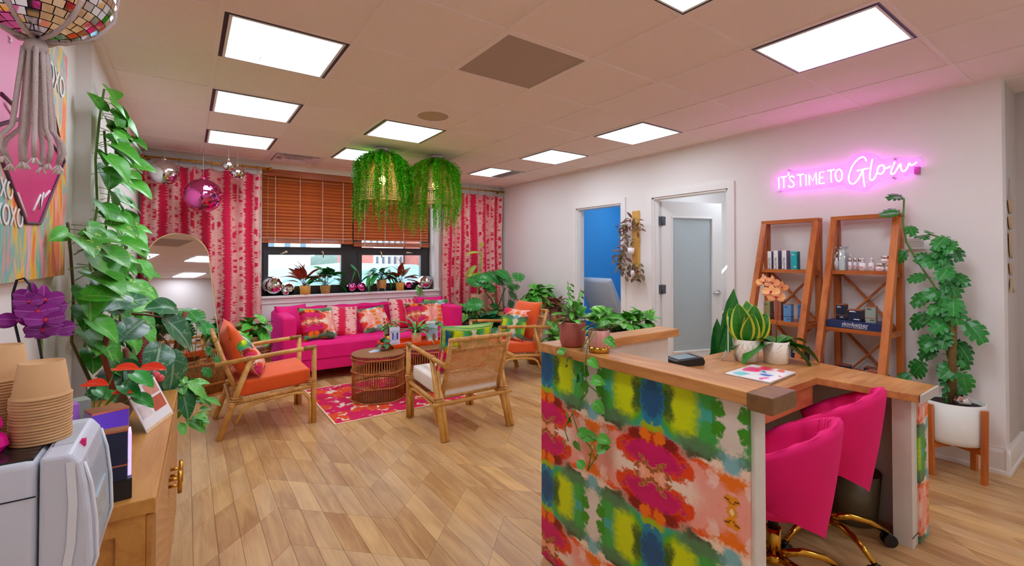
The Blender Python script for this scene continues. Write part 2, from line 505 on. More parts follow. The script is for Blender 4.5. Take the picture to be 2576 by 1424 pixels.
# ---- the open door with a frosted light
M_FROST = (lambda t: (t.bump(t.noise(t.coord('Object'), 130, 2).outputs[0], 0.55, 0.01), t.set(lin((214, 228, 232)), 0.28, 0, Alpha=1.0, **{'Transmission Weight': 0.35}))[1])(NT('frosted_glass'))
hinge = Vector((XR + WT + 0.004, D2[1] - 0.022, 0)); free = Vector((5.145, 3.085, 0))
ang = atan2(free.y - hinge.y, free.x - hinge.x); DW = 0.84; DH = D2[2] - 0.03
door = struct(thing('door_1', 'white door with a tall frosted glass light standing open', 'door', hinge, ang)); del door['category']; del door['label']
S = 0.125
st = [0, S, DW - S, DW]; zz = [0.01, 0.30, DH - 0.17, DH]
slab(1, st, zz, {(1, 1)}, -0.02, 0.02).build('leaf', M_TRIM, door)
MB().box((S, -0.006, 0.30), (DW - S, 0.006, DH - 0.17)).build('pane', M_FROST, door)
for (a, b) in (((S, 0.30), (S + 0.02, DH - 0.17)), ((DW - S - 0.02, 0.30), (DW - S, DH - 0.17)), ((S, 0.30), (DW - S, 0.32)), ((S, DH - 0.19), (DW - S, DH - 0.17))):
    MB().box((a[0], -0.026, a[1]), (b[0], 0.026, b[1])).build('glazing_bead', M_TRIM, door, bevel=0.004)
m = MB().cyl((DW - 0.06, -0.02, 0.985), (DW - 0.06, -0.03, 0.985), 0.032, 20)
h_ = m.build('handle', M_STEEL, door); MB().tube([(DW - 0.06, -0.03, 0.985), (DW - 0.06, -0.065, 0.985), (DW - 0.075, -0.07, 0.985), (DW - 0.17, -0.07, 0.98)], 0.010, 10).build('lever', M_STEEL, h_)
for z in (0.22, 1.04, 1.82):
    hb = MB().box((-0.004, -0.024, z - 0.05), (0.045, -0.0205, z + 0.05)).build('hinge', plain('grey_iron', (95, 97, 102), 0.45, 0.7), door)
    MB().box((-0.062, -0.024, z - 0.05), (-0.004, -0.0205, z + 0.05)).build('hinge_leaf', MATS['grey_iron'], hb)
    MB().cyl((0, -0.026, z - 0.055), (0, -0.026, z + 0.055), 0.007, 10).build('hinge_pin', MATS['grey_iron'], hb)

# ---- window
M_WFR = plain('window_frame_bronze', (58, 56, 58), 0.35, 0.3)
def clear_glass(name='clear_glass', gloss=0.06, rough=0.02):
    t = NT(name); out = t.n['Material Output']
    tr = t.add('ShaderNodeBsdfTransparent'); gl = t.add('ShaderNodeBsdfGlossy'); gl.inputs['Roughness'].default_value = rough
    tr.inputs[0].default_value = (0.93, 0.97, 0.98, 1)
    mx = t.add('ShaderNodeMixShader'); mx.inputs[0].default_value = gloss
    t.link(tr.outputs[0], mx.inputs[1]); t.link(gl.outputs[0], mx.inputs[2]); t.link(mx.outputs[0], out.inputs[0])
    return t.m
M_GLASS = clear_glass()
wy0, wy1 = 6.55, 6.60
xs = [WX0, 0.85, 1.745, 1.86, 1.915, 2.03, 2.925, WX1]; zs = [WZ0, 1.03, 1.437, 1.54, 2.40, WZ1]
win = struct(slab(1, [WX0, 0.85, 1.745, 2.03, 2.925, WX1], [WZ0, 1.03, 1.437, 1.54, 2.42, WZ1], {(1, 1), (3, 1), (1, 3), (3, 3)}, wy0, wy1).build('window_1', M_WFR))
for (a, b) in ((0.85, 1.745), (2.03, 2.925)):
    MB().box((a, wy0 + 0.02, 1.03), (b, wy0 + 0.026, 1.437)).build('pane', M_GLASS, win)
    MB().box((a, wy0 + 0.02, 1.54), (b, wy0 + 0.026, 2.42)).build('pane', M_GLASS, win)
    # raised sash around the lower light
    slab(1, [a - 0.055, a, b, b + 0.055], [0.965, 1.03, 1.437, 1.50], {(1, 1)}, wy0 - 0.014, wy0).build('sash', M_WFR, win)
M_LATCH = plain('latch_metal', (196, 176, 140), 0.3, 0.9)
for x, tilt in ((1.055, -1), (1.50, 0), (2.30, 0), (2.70, 1)):
    h_ = MB().cyl((x, wy0 - 0.014, 1.475), (x, wy0 - 0.026, 1.475), 0.016, 12).build('latch', M_LATCH, win)
    d = {-1: (-0.075, -0.028), 0: (0.004, -0.075), 1: (0.075, -0.005)}[tilt]
    MB().tube([(x, wy0 - 0.026, 1.475), (x, wy0 - 0.045, 1.475), (x + d[0] * 0.4, wy0 - 0.047, 1.475 + d[1] * 0.4), (x + d[0], wy0 - 0.044, 1.475 + d[1])], [0.010, 0.011, 0.010, 0.007], 8).build('latch_lever', M_LATCH, h_)
# casing, sill, apron
tr = struct(MB().box((WX1, YB - 0.016, WZ0 - 0.02), (WX1 + 0.075, YB, WZ1 + 0.05)).build('trim_3', M_TRIM))
MB().box((WX0 - 0.03, YB - 0.016, WZ0 - 0.02), (WX0, YB, WZ1 + 0.05)).build('side_casing', M_TRIM, tr)
MB().box((WX0 - 0.04, YB - 0.045, WZ0 - 0.03), (WX1 + 0.085, wy0, WZ0)).build('window_sill', M_TRIM, tr, bevel=0.005)
MB().box((WX0 - 0.03, YB - 0.014, WZ0 - 0.10), (WX1 + 0.075, YB, WZ0 - 0.03)).build('apron', M_TRIM, tr, bevel=0.006)

# ---- ceiling fixtures
M_LENS = emit('light_lens', (232, 242, 255), LIGHT_W)
M_LENS_DIM = emit('light_lens_edge', (222, 234, 246), LIGHT_W * 0.72)
M_LENS_OFF = plain('light_lens_off', (120, 112, 112), 0.3)
def troffer(x, y, z, label, group, off=False):
    t = thing('ceiling_light', label, 'ceiling light', (x, y, z), 0, group)
    h = TILE / 2 - BAR
    m = slab(2, [-h, -h + 0.02, h - 0.02, h], [-h, -h + 0.012, h - 0.012, h], {(1, 1)}, 0.0, 0.02)
    m.build('housing', M_DARK, t)
    slab(2, [-h + 0.02, -h + 0.034, h - 0.034, h - 0.02], [-h + 0.012, -h + 0.022, h - 0.022, h - 0.012], {(1, 1)}, -0.004, 0.012).build('lens_frame', M_TRIM, t)
    ax, ay = h - 0.034, h - 0.022
    for a in range(3):
        for b in range(3):
            x0 = -ax + a * 2 * ax / 3 + 0.0024; x1 = -ax + (a + 1) * 2 * ax / 3 - 0.0024
            y0 = -ay + b * 2 * ay / 3 + 0.0024; y1 = -ay + (b + 1) * 2 * ay / 3 - 0.0024
            mt = M_LENS_OFF if (off and a == 2) else (M_LENS if b == 1 or a == 1 else M_LENS_DIM)
            MB().box((x0, y0, 0.003), (x1, y1, 0.006)).build('lens_cell', mt, t)
    return t
GL = 'lit square lens lights in the ceiling grid'
LAB = {(0, 0): 'large square ceiling light fully lit, first of the row leading to the pink left curtain',
       (0, 2): 'square ceiling light second in the row that runs to the left curtain',
       (0, 4): 'square ceiling light closest to the hanging mirror balls and left curtain',
       (2, -3): 'square ceiling light whose corner points toward the brown return grille',
       (2, 2): 'square ceiling light beside the round ceiling speaker',
       (2, 4): 'square ceiling light half hidden behind a fern covered pendant lamp',
       (4, -3): 'square ceiling light edged in magenta glow by the neon sign',
       (5, 0): 'square ceiling light in front of the open frosted glass door',
       (5, 2): 'square ceiling light in front of the blue room doorway',
       (0, -3): 'added unseen square ceiling light above the paper cups and coffee machine', (2, -6): 'added unseen square ceiling light by the front wall between coffee machine and desk',
       (5, -6): 'added unseen square ceiling light by the front wall beside the corridor',
       (5, 4): 'square ceiling light with one dark unlit strip near the right curtain'}
for (i, j) in LIGHTS:
    troffer(gx(i) + TILE / 2, gy(j) + TILE / 2, CEIL, LAB.get((i, j), 'square lens ceiling light on the desk side of the room'), GL, (i, j) == (5, 4))
troffer(5.6, 4.45, CEIL - 0.03, 'added out-of-view lens ceiling light brightening the blue room', GL)  # unseen lamp added to light the blue room
troffer(5.3, 2.7, CEIL - 0.03, 'added out-of-view lens ceiling light brightening the white treatment room', GL)  # likewise added out of view, lights the white room
# return grille
def grille_mat():
    t = NT('return_grille'); v = t.coord('Object')
    w = t.add('ShaderNodeTexWave'); w.bands_direction = 'X'; w.inputs['Scale'].default_value = 26; t.link(v, w.inputs['Vector'])
    w2 = t.add('ShaderNodeTexWave'); w2.bands_direction = 'Y'; w2.inputs['Scale'].default_value = 26; t.link(v, w2.inputs['Vector'])
    f = t.math('MINIMUM', w.outputs['Fac'], w2.outputs['Fac'])
    t.set(t.mix(t.ramp(f, 0.08, 0.3), lin((136, 116, 106)), lin((214, 192, 180))), 0.7); return t.m
g = thing('return_grille', 'brown perforated return air grille in the ceiling', 'air vent', (gx(2) + TILE / 2, gy(-1) + TILE / 2, CEIL))
h = TILE / 2 - BAR
MB().box((-h, -h, 0.006), (h, h, 0.012)).build('egg_crate', grille_mat(), g)
slab(2, [-h, -h + 0.012, h - 0.012, h], [-h, -h + 0.012, h - 0.012, h], {(1, 1)}, 0.0, 0.006).build('grille_frame', M_TBAR, g)
# supply diffuser
g = thing('supply_diffuser', 'white stepped supply air diffuser by the window blinds', 'air vent', (gx(1) + TILE / 2, gy(5) + TILE / 2, CEIL))
M_DIFF = plain('diffuser_metal', (232, 220, 226), 0.45, 0.0)
slab(2, [-h, -h + 0.06, h - 0.06, h], [-h, -h + 0.06, h - 0.06, h], {(1, 1)}, -0.002, 0.004).build('face_plate', M_DIFF, g)
for q, (a, zl) in enumerate(((0.225, -0.008), (0.155, -0.016), (0.085, -0.024))):
    b = a - 0.045
    m = MB()
    for s in range(4):
        c0, s0 = cos(s * pi / 2), sin(s * pi / 2)
        R = lambda x, y, z: (x * c0 - y * s0, x * s0 + y * c0, z)
        m.quad(R(-a, -a, zl), R(a, -a, zl), R(b, -b, zl + 0.03), R(-b, -b, zl + 0.03))
    m.build('louver', M_DIFF, g)
MB().box((-0.05, -0.05, -0.03), (0.05, 0.05, -0.024)).build('center_plate', M_DIFF, g)
MB().box((-h, -h, 0.03), (h, h, 0.034)).build('duct', M_DIFF, g)
# speaker
g = thing('ceiling_speaker', 'round tan speaker grille set in a ceiling tile', 'speaker', (1.657, 3.465, CEIL))
MB().lathe([(0, 0.0), (0.118, 0.0), (0.126, 0.002), (0.126, 0.006)], 40).build('speaker_grille', plain('tan_mesh', (190, 168, 138), 0.8, noise=0.1, nscale=300), g)
MB().lathe([(0.126, 0.0), (0.134, 0.001), (0.136, 0.006), (0.126, 0.006)], 40).build('rim', M_TBAR, g)
# ================================================================== fabrics and prints
def uvmap(me, fn):
    uv = me.uv_layers.new(name='UVMap')
    co = [v.co for v in me.vertices]
    for l in me.loops: uv.data[l.index].uv = fn(co[l.vertex_index])
    return me
def uvgrid(me, nu, nv, fu, fv):
    """uv from grid index for meshes written by one MB.grid call"""
    uv = me.uv_layers.new(name='UVMap')
    for l in me.loops:
        i = l.vertex_index; uv.data[l.index].uv = (fu(i % (nu + 1)), fv(i // (nu + 1)))
    return me
def watercolor(name, a=0.295, b=0.272, off=(0, 0), rough=0.6):
    """mirrored ink-flower print; UV in metres, fold point (0,0) = teal heart, (1,1) = pink field"""
    t = NT(name); uv = t.coord('UV')
    sep = t.add('ShaderNodeSeparateXYZ'); t.link(uv, sep.inputs[0])
    u = t.math('DIVIDE', t.math('PINGPONG', t.math('ADD', sep.outputs[0], off[0]), a), a)
    v = t.math('DIVIDE', t.math('PINGPONG', t.math('ADD', sep.outputs[1], off[1]), b), b)
    cb = t.add('ShaderNodeCombineXYZ'); t.link(u, cb.inputs[0]); t.link(v, cb.inputs[1]); q = cb.outputs[0]
    n1 = t.noise(q, 5.0, 5, 0.6); n2 = t.noise(q, 17.0, 4, 0.6); n3 = t.noise(q, 2.2, 3)
    w = t.vmath('ADD', q, t.vmath('SCALE', t.vmath('SUBTRACT', n1.outputs['Color'], (0.5, 0.5, 0.5))))
    w.node.inputs[1].links[0].from_node.inputs['Scale'].default_value = 0.32
    w2 = t.vmath('ADD', w, t.vmath('SCALE', t.vmath('SUBTRACT', n2.outputs['Color'], (0.5, 0.5, 0.5))))
    w2.node.inputs[1].links[0].from_node.inputs['Scale'].default_value = 0.11
    base = t.mix(n3.outputs[0], lin((244, 148, 136)), lin((254, 186, 164)))
    def blob(c, x, y, rx, ry, rgb, soft=0.12, alpha=1.0, rgb2=None, vec=None):
        d = t.vmath('LENGTH', t.vmath('MULTIPLY', t.vmath('SUBTRACT', vec or w2, (x, y, 0)), (1 / rx, 1 / ry, 0)))
        f = t.ramp(d, 1.0 + soft, 1.0 - soft)
        if alpha < 1: f = t.math('MULTIPLY', f, alpha)
        k = lin(rgb) if rgb2 is None else t.mix(n1.outputs[0], lin(rgb), lin(rgb2))
        return t.mix(f, c, k)
    c = base
    c = blob(c, 0.35, 1.0, 0.30, 0.22, (250, 226, 205), 0.5)
    c = blob(c, 0.95, 0.62, 0.22, 0.13, (245, 120, 20), 0.35)
    # upper field: teal greens, lime and white
    c = blob(c, 0.55, 0.0, 0.80, 0.50, (30, 158, 145), 0.06, 1, (78, 190, 172))
    c = blob(c, 0.80, 0.30, 0.22, 0.22, (34, 150, 60), 0.15, 1, (80, 186, 76))
    c = blob(c, 1.0, 0.05, 0.17, 0.42, (214, 203, 190), 0.12, 1, (236, 226, 212))
    c = blob(c, 0.98, 0.48, 0.22, 0.07, (130, 190, 195), 0.4)
    c = blob(c, 0.84, 0.08, 0.08, 0.10, (60, 150, 20), 0.2)
    c = blob(c, 0.36, 0.10, 0.26, 0.34, (52, 168, 20), 0.25)
    c = blob(c, 0.40, 0.10, 0.20, 0.26, (206, 226, 0), 0.45)
    c = blob(c, 0.22, 0.06, 0.09, 0.14, (15, 75, 35), 0.5, 0.9)
    c = blob(c, 0.62, 0.44, 0.26, 0.15, (70, 85, 30), 0.35, 0.9, (100, 160, 120))
    c = blob(c, 0.58, 0.52, 0.14, 0.09, (80, 40, 15), 0.5, 0.7)
    c = blob(c, 0.78, 0.56, 0.20, 0.05, (250, 225, 200), 0.5)
    c = blob(c, 0.64, 0.60, 0.13, 0.05, (240, 90, 20), 0.5)
    c = blob(c, 0.0, 0.04, 0.16, 0.42, (20, 130, 165), 0.1)
    c = blob(c, 0.0, 0.02, 0.15, 0.22, (14, 66, 116), 0.2, 1, (22, 104, 150))
    c = blob(c, 0.0, 0.40, 0.17, 0.07, (160, 190, 20), 0.2)
    # the flower
    c = blob(c, 0.0, 0.70, 0.46, 0.28, (215, 45, 15), 0.10, 1, (190, 15, 20))
    c = blob(c, 0.34, 0.80, 0.22, 0.15, (235, 70, 15), 0.15)
    c = blob(c, 0.24, 0.56, 0.12, 0.10, (120, 15, 10), 0.3, 0.85)
    c = blob(c, 0.10, 0.50, 0.08, 0.10, (245, 120, 10), 0.25)
    c = blob(c, 0.0, 0.77, 0.42, 0.165, (205, 5, 95), 0.08, 1, (225, 0, 115))
    c = blob(c, 0.14, 0.80, 0.24, 0.10, (208, 0, 100), 0.12)
    c = blob(c, 0.0, 0.98, 0.16, 0.10, (250, 170, 130), 0.4)
    for (x, y, r) in ((0.16, 0.80, 0.045), (0.08, 0.86, 0.04), (0.13, 0.90, 0.04), (0.22, 0.95, 0.035), (0.05, 0.93, 0.03), (0.42, 0.74, 0.02), (0.40, 0.90, 0.018)):
        c = blob(c, x, y, r * 1.25, r * 1.15, (225, 130, 80), 0.1, 1, None, w)
        c = blob(c, x, y, r, r, (165, 95, 50), 0.1, 1, None, w)
    # seeds in the pink field
    c = blob(c, 1.0, 0.91, 0.085, 0.10, (244, 170, 25), 0.12, 1, (232, 125, 12), w)
    c = blob(c, 0.955, 0.885, 0.018, 0.02, (120, 60, 20), 0.3, 1, None, w)
    c = blob(c, 1.0, 0.99, 0.02, 0.05, (255, 230, 180), 0.3, 1, None, w)
    c = blob(c, 0.80, 0.72, 0.05, 0.09, (255, 225, 215), 0.4, 0.7)
    f = t.ramp(n2.outputs[0], 0.62, 0.72); c = t.mix(t.math('MULTIPLY', f, 0.15), c, lin((90, 30, 40)))
    t.set(c, rough)
    return t.m
M_PAPER = watercolor('ink_flower_wallpaper', rough=0.42)
M_INKFAB = watercolor('ink_flower_fabric', 0.26, 0.24, (0.0, 0.0), 0.85)
def shibori(name, period=0.21):
    t = NT(name); uv = t.coord('UV')
    sep = t.add('ShaderNodeSeparateXYZ'); t.link(uv, sep.inputs[0])
    p = t.math('DIVIDE', t.math('PINGPONG', sep.outputs[0], period), period)
    pid = t.math('FLOOR', t.math('DIVIDE', sep.outputs[0], period))
    n = t.noise(t.scale(uv, (3.0, 62.0, 1)), 1.0, 3, 0.6)
    fine = t.add('ShaderNodeTexWave'); fine.bands_direction = 'Y'; fine.inputs['Scale'].default_value = 20.0
    fine.inputs['Distortion'].default_value = 1.2; fine.inputs['Detail'].default_value = 2; t.link(uv, fine.inputs['Vector'])
    big = t.noise(t.scale(uv, (2.5, 2.0, 1)), 1.0, 2)
    edge = t.math('ADD', p, t.math('MULTIPLY', t.math('SUBTRACT', n.outputs[0], 0.5), 1.1))
    edge = t.math('ADD', edge, t.math('MULTIPLY', t.math('SUBTRACT', big.outputs[0], 0.5), 0.35))
    solid = t.ramp(edge, 0.52, 0.32)
    blk = t.noise(t.scale(uv, (6.0, 15.0, 1)), 1.0, 2, 0.4)
    blkl = t.math('ADD', blk.outputs[0], t.math('MULTIPLY', t.math('SUBTRACT', n.outputs[0], 0.5), 0.5))
    band = t.math('MULTIPLY', t.ramp(p, 0.52, 0.62), t.ramp(p, 0.95, 0.85))
    solid = t.math('MAXIMUM', solid, t.math('MULTIPLY', t.ramp(blkl, 0.50, 0.58), band))
    lines = t.math('MULTIPLY', t.ramp(fine.outputs['Fac'], 0.45, 0.75), t.math('ADD', 0.45, t.math('MULTIPLY', t.ramp(big.outputs[0], 0.35, 0.65), 0.5)))
    f = t.math('MAXIMUM', solid, lines)
    t.set(t.mix(f, lin((250, 214, 200)), lin((222, 6, 72))), 0.85)
    t.b.inputs['Sheen Weight'].default_value = 0.2
    return t.m
M_SHIB = shibori('shibori_linen', 0.16); M_SHIBF = shibori('shibori_pillow_linen', 0.11)
def velvet(name, rgb, sheen=(255, 90, 170), rough=0.75, amt=0.6):
    t = NT(name); n = t.noise(t.coord('Object'), 5.0, 3)
    c = lin(rgb); t.set(t.mix(n.outputs[0], tuple(x * 0.85 for x in c), tuple(min(1, x * 1.12) for x in c)), rough)
    t.b.inputs['Sheen Weight'].default_value = amt; t.b.inputs['Sheen Roughness'].default_value = 0.35
    t.b.inputs['Sheen Tint'].default_value = (*lin(sheen), 1)
    n2 = t.noise(t.coord('Object'), 420, 2); t.bump(n2.outputs[0], 0.08, 0.003)
    return t.m
M_SOFA = velvet('sofa_velvet', (240, 0, 124), (255, 60, 190))
M_PINKCH = velvet('desk_chair_velvet', (235, 0, 110), (255, 40, 170), 0.8, 0.4)
def weave(name, rgb, sc=70):
    t = NT(name); v = t.coord('Object')
    b = t.add('ShaderNodeTexBrick'); b.inputs['Scale'].default_value = sc; t.link(t.scale(v, (1, 1, 1)), b.inputs['Vector'])
    b.inputs['Mortar Size'].default_value = 0.08
    n = t.noise(v, 6, 3); c = lin(rgb)
    t.set(t.mix(n.outputs[0], tuple(x * 0.86 for x in c), tuple(min(1, x * 1.1) for x in c)), 0.85)
    t.b.inputs['Sheen Weight'].default_value = 0.25
    n2 = t.noise(v, 110, 2); t.bump(n2.outputs[0], 0.35, 0.006)
    return t.m
M_ORANGE = weave('orange_weave', (240, 92, 22)); M_CREAM = weave('cream_canvas', (240, 232, 222), 120)

# ---- blinds
M_BLIND = wood('blind_wood', (150, 66, 24), (204, 108, 48), (3, 60, 60), 0.4, rand=0.15)
M_CORD = plain('cord_white', (235, 225, 215), 0.7)
def blind(x0, x1, label, zbot):
    t = thing('wooden_blind', label, 'blind', ((x0 + x1) / 2, YB + 0.055, zbot), 0, 'wooden blinds on the window')
    hw = (x1 - x0) / 2; zt = WZ1 - zbot
    MB().box((-hw, -0.04, zt - 0.085), (hw, -0.026, zt - 0.002)).build('valance', M_BLIND, t, bevel=0.003)
    MB().box((-hw, -0.02, zt - 0.05), (hw, 0.03, zt - 0.005)).build('headrail', M_BLIND, t)
    M = Matrix.Rotation(radians(62), 4, 'X')
    sl = MB().box((-hw, -0.0245, -0.0014), (hw, 0.0245, 0.0014), M).mesh('slat'); sl.materials.append(M_BLIND)
    z = zt - 0.10
    while z > 0.07:
        obj('slat', sl, None, t, (0, 0, z)); z -= 0.0415
    MB().box((-hw, -0.025, 0.0), (hw, 0.025, 0.014)).build('bottom_rail', M_BLIND, t, bevel=0.004)
    for q in range(4): MB().box((-hw, -0.025, 0.0155 + q * 0.0105), (hw, 0.025, 0.0240 + q * 0.0105)).build('stacked_slat', M_BLIND, t)
    MB().box((-hw, -0.024, 0.062), (hw, 0.024, 0.066)).build('pale_slat', plain('pale_slat', (232, 208, 196), 0.5), t)
    for q in (0.13, 0.39, 0.64, 0.88):
        x = -hw + 2 * hw * q
        MB().box((x - 0.0025, -0.029, 0.01), (x + 0.0025, -0.026, zt - 0.09)).build('ladder_cord', M_CORD, t)
    MB().cyl((-hw + 0.06, -0.034, zt - 0.1), (-hw + 0.06, -0.034, 0.06), 0.0012, 5).build('pull_cord', M_CORD, t)
    MB().lathe([(0, 0), (0.008, 0.005), (0.006, 0.03), (0, 0.034)], 10, (-hw + 0.06, -0.034, 0.03)).build('cord_tassel', M_BLIND, t)
    return t
blind(WX0 + 0.012, 1.872, 'wooden slat blind over the window half toward the mirror balls', 1.585)
blind(1.888, 3.012, 'wooden slat blind over the window half behind the fern pendants', 1.555)

# ---- curtain rods and curtains
def rod(x0, x1, label):
    zr, yr = 2.488, YB - 0.115
    t = thing('curtain_rod', label, 'curtain rod', ((x0 + x1) / 2, yr, zr), 0, 'brass curtain rods'); h = (x1 - x0) / 2
    MB().cyl((-h, 0, 0), (h, 0, 0), 0.011, 12).build('pole', M_BRASS, t)
    for s in (-1, 1):
        MB().cyl((s * h, 0, 0), (s * (h - 0.03), 0, 0), 0.017, 12).build('finial', M_BRASS, t)
        b = MB().tube([(s * (h - 0.06), 0, 0), (s * (h - 0.06), 0.06, 0), (s * (h - 0.06), 0.108, 0)], 0.007, 8).build('bracket', M_BRASS, t)
        MB().cyl((s * (h - 0.06), 0.1, 0), (s * (h - 0.06), 0.114, 0), 0.022, 14).build('bracket_plate', M_BRASS, b)
    return t
RL, RRt = rod(-0.405, 0.85, 'brass rod holding the wide left curtain'), rod(3.02, 4.295, 'brass rod holding the right corner curtain')
def curtain(x0, x1, folds, amp, label, seed, rodt, parity):
    R = random.Random(seed); N, NV = folds * 14, 30; yc = YB - 0.10; ztop, zb = 2.425, 0.02
    ph = [R.uniform(-0.5, 0.5) for _ in range(folds + 2)]; am = [R.uniform(0.55, 1.0) for _ in range(folds + 2)]
    def fn(u, v):
        k = u * folds; i = int(min(k, folds - 1e-6)); fr = k - i
        A = amp * (am[i] * (1 - fr) + am[i + 1] * fr) * (0.75 + 0.25 * (1 - v))
        y = A * sin(2 * pi * k + ph[i] * (1 - fr) + ph[i + 1] * fr) + 0.012 * sin(7 * u + 3 * v)
        drop = 0.018 * (0.5 - 0.5 * cos(2 * pi * k)) * max(0.0, (v - 0.85) / 0.15)
        x = x0 + (x1 - x0) * (u + 0.006 * sin(9 * v + 5 * u)) - 0.03 * (1 - v) * (0.5 - u)
        return (x - (x0 + x1) / 2, y, zb + v * (ztop - zb) - drop)
    t = thing('curtain', label, 'curtain', ((x0 + x1) / 2, yc, 0), 0, 'tie-dyed curtains')
    m = MB().grid(fn, N, NV); me = m.mesh('cloth')
    L = [0.0]
    for i in range(N):
        a = Vector(m.v[i]); b = Vector(m.v[i + 1]); L.append(L[-1] + (b - a).length)
    uvgrid(me, N, NV, lambda i: L[i] + parity, lambda j: j / NV * (ztop - zb))
    o = obj('cloth', me, M_SHIB, t); s = o.modifiers.new('solid', 'SOLIDIFY'); s.thickness = 0.002
    n = folds + 1
    for i in range(n):
        x = x0 + (x1 - x0) * (i + 0.12) / (n - 0.6)
        ring = MB().tube([(x - (x0 + x1) / 2, -0.015 + 0.016 * cos(a * pi / 6), 2.486 + 0.020 * sin(a * pi / 6)) for a in range(12)], 0.0025, 6, closed=True).build('curtain_ring', M_BRASS, t)
        MB().cyl((x - (x0 + x1) / 2, -0.015, 2.466), (x - (x0 + x1) / 2, -0.012, 2.42), 0.002, 6).build('clip', M_BRASS, ring)
    return t
curtain(-0.40, 0.735, 7, 0.056, 'wide pink and cream tie-dyed curtain behind the arched mirror', 3, RL, 0.02)
curtain(3.19, 4.27, 7, 0.058, 'pink and cream tie-dyed curtain in the corner behind the leafy plants', 5, RRt, 0.10)

# ---- sofa
sf = thing('sofa', 'long hot pink velvet sofa with tufted seat under the window', 'sofa', (1.965, 5.93, 0))
hw, fy, by = 1.115, -0.43, 0.40
buttons = [(x, y) for j, y in enumerate((-0.22, 0.02, 0.22)) for x in [(-0.85 + i * 0.283 + (0.141 if j % 2 else 0)) for i in range(7 if j % 2 == 0 else 6)]]
def seat_fn(u, v):
    x = -hw + 0.135 + u * (2 * hw - 0.27); y = fy + 0.002 + v * 0.66
    e = min(v * 0.66, 0.05) / 0.05; z = 0.405 + 0.045 * sqrt(max(0, 1 - (1 - e) ** 2))
    for bx, by_ in buttons:
        d2 = (x - bx) ** 2 + (y - by_) ** 2; z -= 0.034 * exp(-d2 / 0.0022) + 0.020 * exp(-d2 / 0.010)
    return (x, y, z)
m = MB().grid(seat_fn, 110, 40); m.grid(lambda u, v: (-hw + 0.135 + u * (2 * hw - 0.27), fy + 0.002, 0.26 + v * 0.145), 20, 2)
obj('seat_cushion', weld(m.mesh('seat_cushion')), M_SOFA, sf)
obj('base', rbox((-hw + 0.02, fy + 0.015, 0.125), (hw - 0.02, by, 0.265), 0.015), M_SOFA, sf)
bb = [(x, z) for j, z in enumerate((0.53, 0.66)) for x in [(-0.85 + i * 0.283 + (0.141 if j % 2 else 0)) for i in range(7 if j % 2 == 0 else 6)]]
def back_fn(u, v):
    x = -hw + 0.10 + u * (2 * hw - 0.20)
    s = v * 0.62
    if s < 0.31: y, z = 0.20 + 0.05 * (s / 0.31), 0.43 + s
    else:
        a = (s - 0.31) / 0.31 * pi * 0.9; y = 0.25 + 0.055 - 0.055 * cos(a); z = 0.74 + 0.045 * sin(a)
    if s < 0.33:
        for bx, bz in bb:
            d2 = (x - bx) ** 2 + (z - bz) ** 2; y += 0.030 * exp(-d2 / 0.0020) + 0.020 * exp(-d2 / 0.010)
    z += 0.006 * cos(2 * pi * (x + 0.85) / 0.283) * max(0, (z - 0.7)) / 0.08
    return (x, y, z)
obj('backrest', MB().grid(back_fn, 110, 30).mesh('backrest'), M_SOFA, sf)
obj('back_panel', rbox((-hw + 0.03, 0.27, 0.13), (hw - 0.03, by, 0.775), 0.03), M_SOFA, sf)
for s in (-1, 1):
    a = s * hw; b = s * (hw - 0.15)
    arm = obj('arm', rbox((min(a, b), fy - 0.005, 0.125), (max(a, b), by - 0.01, 0.755), 0.045, 4), M_SOFA, sf)
    pan = MB().grid(lambda u, v: (s * (hw - 0.15) - s * 0.004 * 0, fy + 0.06 + u * 0.6, 0.45 + v * 0.26), 2, 2)
for x in (-0.98, 0, 0.98):
    for y in (fy + 0.08, by - 0.08):
        MB().lathe([(0, 0), (0.016, 0), (0.024, 0.125), (0, 0.125)], 12, (x, y, 0)).build('leg', plain('black_wood', (30, 24, 22), 0.4), sf)
bt = MB().sphere((0, 0, 0), 0.010, 10, 6, (1, 1, 0.6)).mesh('button'); bt.materials.append(M_SOFA)
for bx, by_ in buttons: obj('button', bt, None, sf, (bx, by_, seat_fn((bx + hw - 0.135) / (2 * hw - 0.27), (by_ - fy - 0.002) / 0.66)[2] + 0.003))

# ---- loose pillows
def pillow(name, label, mat, loc, rz, tilt, w=0.44, h=0.44, t=0.15, group=None, uvo=(0, 0), roll=0.0, uvs=1.0):
    me = weld(cushion(w, h, t).mesh('pillow')); uvmap(me, lambda c: (c.x * uvs + uvo[0] + (0.7 if c.y > 0 else 0), c.z * uvs + uvo[1]))
    o = obj(name, me, mat); o.location = loc
    o.rotation_euler = (Matrix.Rotation(rz, 3, 'Z') @ Matrix.Rotation(tilt, 3, 'X') @ Matrix.Rotation(roll, 3, 'Y')).to_euler()
    for p in me.polygons: p.use_smooth = True
    return tag(o, label, 'pillow', group)
GP = 'throw pillows on the pink sofa'
SZ = 0.435
pillow('throw_pillow', 'plain hot pink velvet pillow in the sofa corner by the side table plant', M_SOFA, (1.10, 5.99, SZ + 0.02), radians(25), radians(-22), 0.42, 0.40, 0.16, GP)
pillow('throw_pillow', 'pink ink-flower pillow with green corners leaning near the left sofa arm', M_INKFAB, (1.30, 5.70, SZ), radians(14), radians(-30), 0.42, 0.42, 0.15, GP, (0.08, 0.06), 0.06, 0.85)
pillow('throw_pillow', 'pink and white striped tie-dye pillow beside the flower pillow at left sofa arm', M_SHIBF, (1.56, 5.83, SZ), radians(-4), radians(-26), 0.40, 0.40, 0.13, GP, (0.0, 0), 0.10)
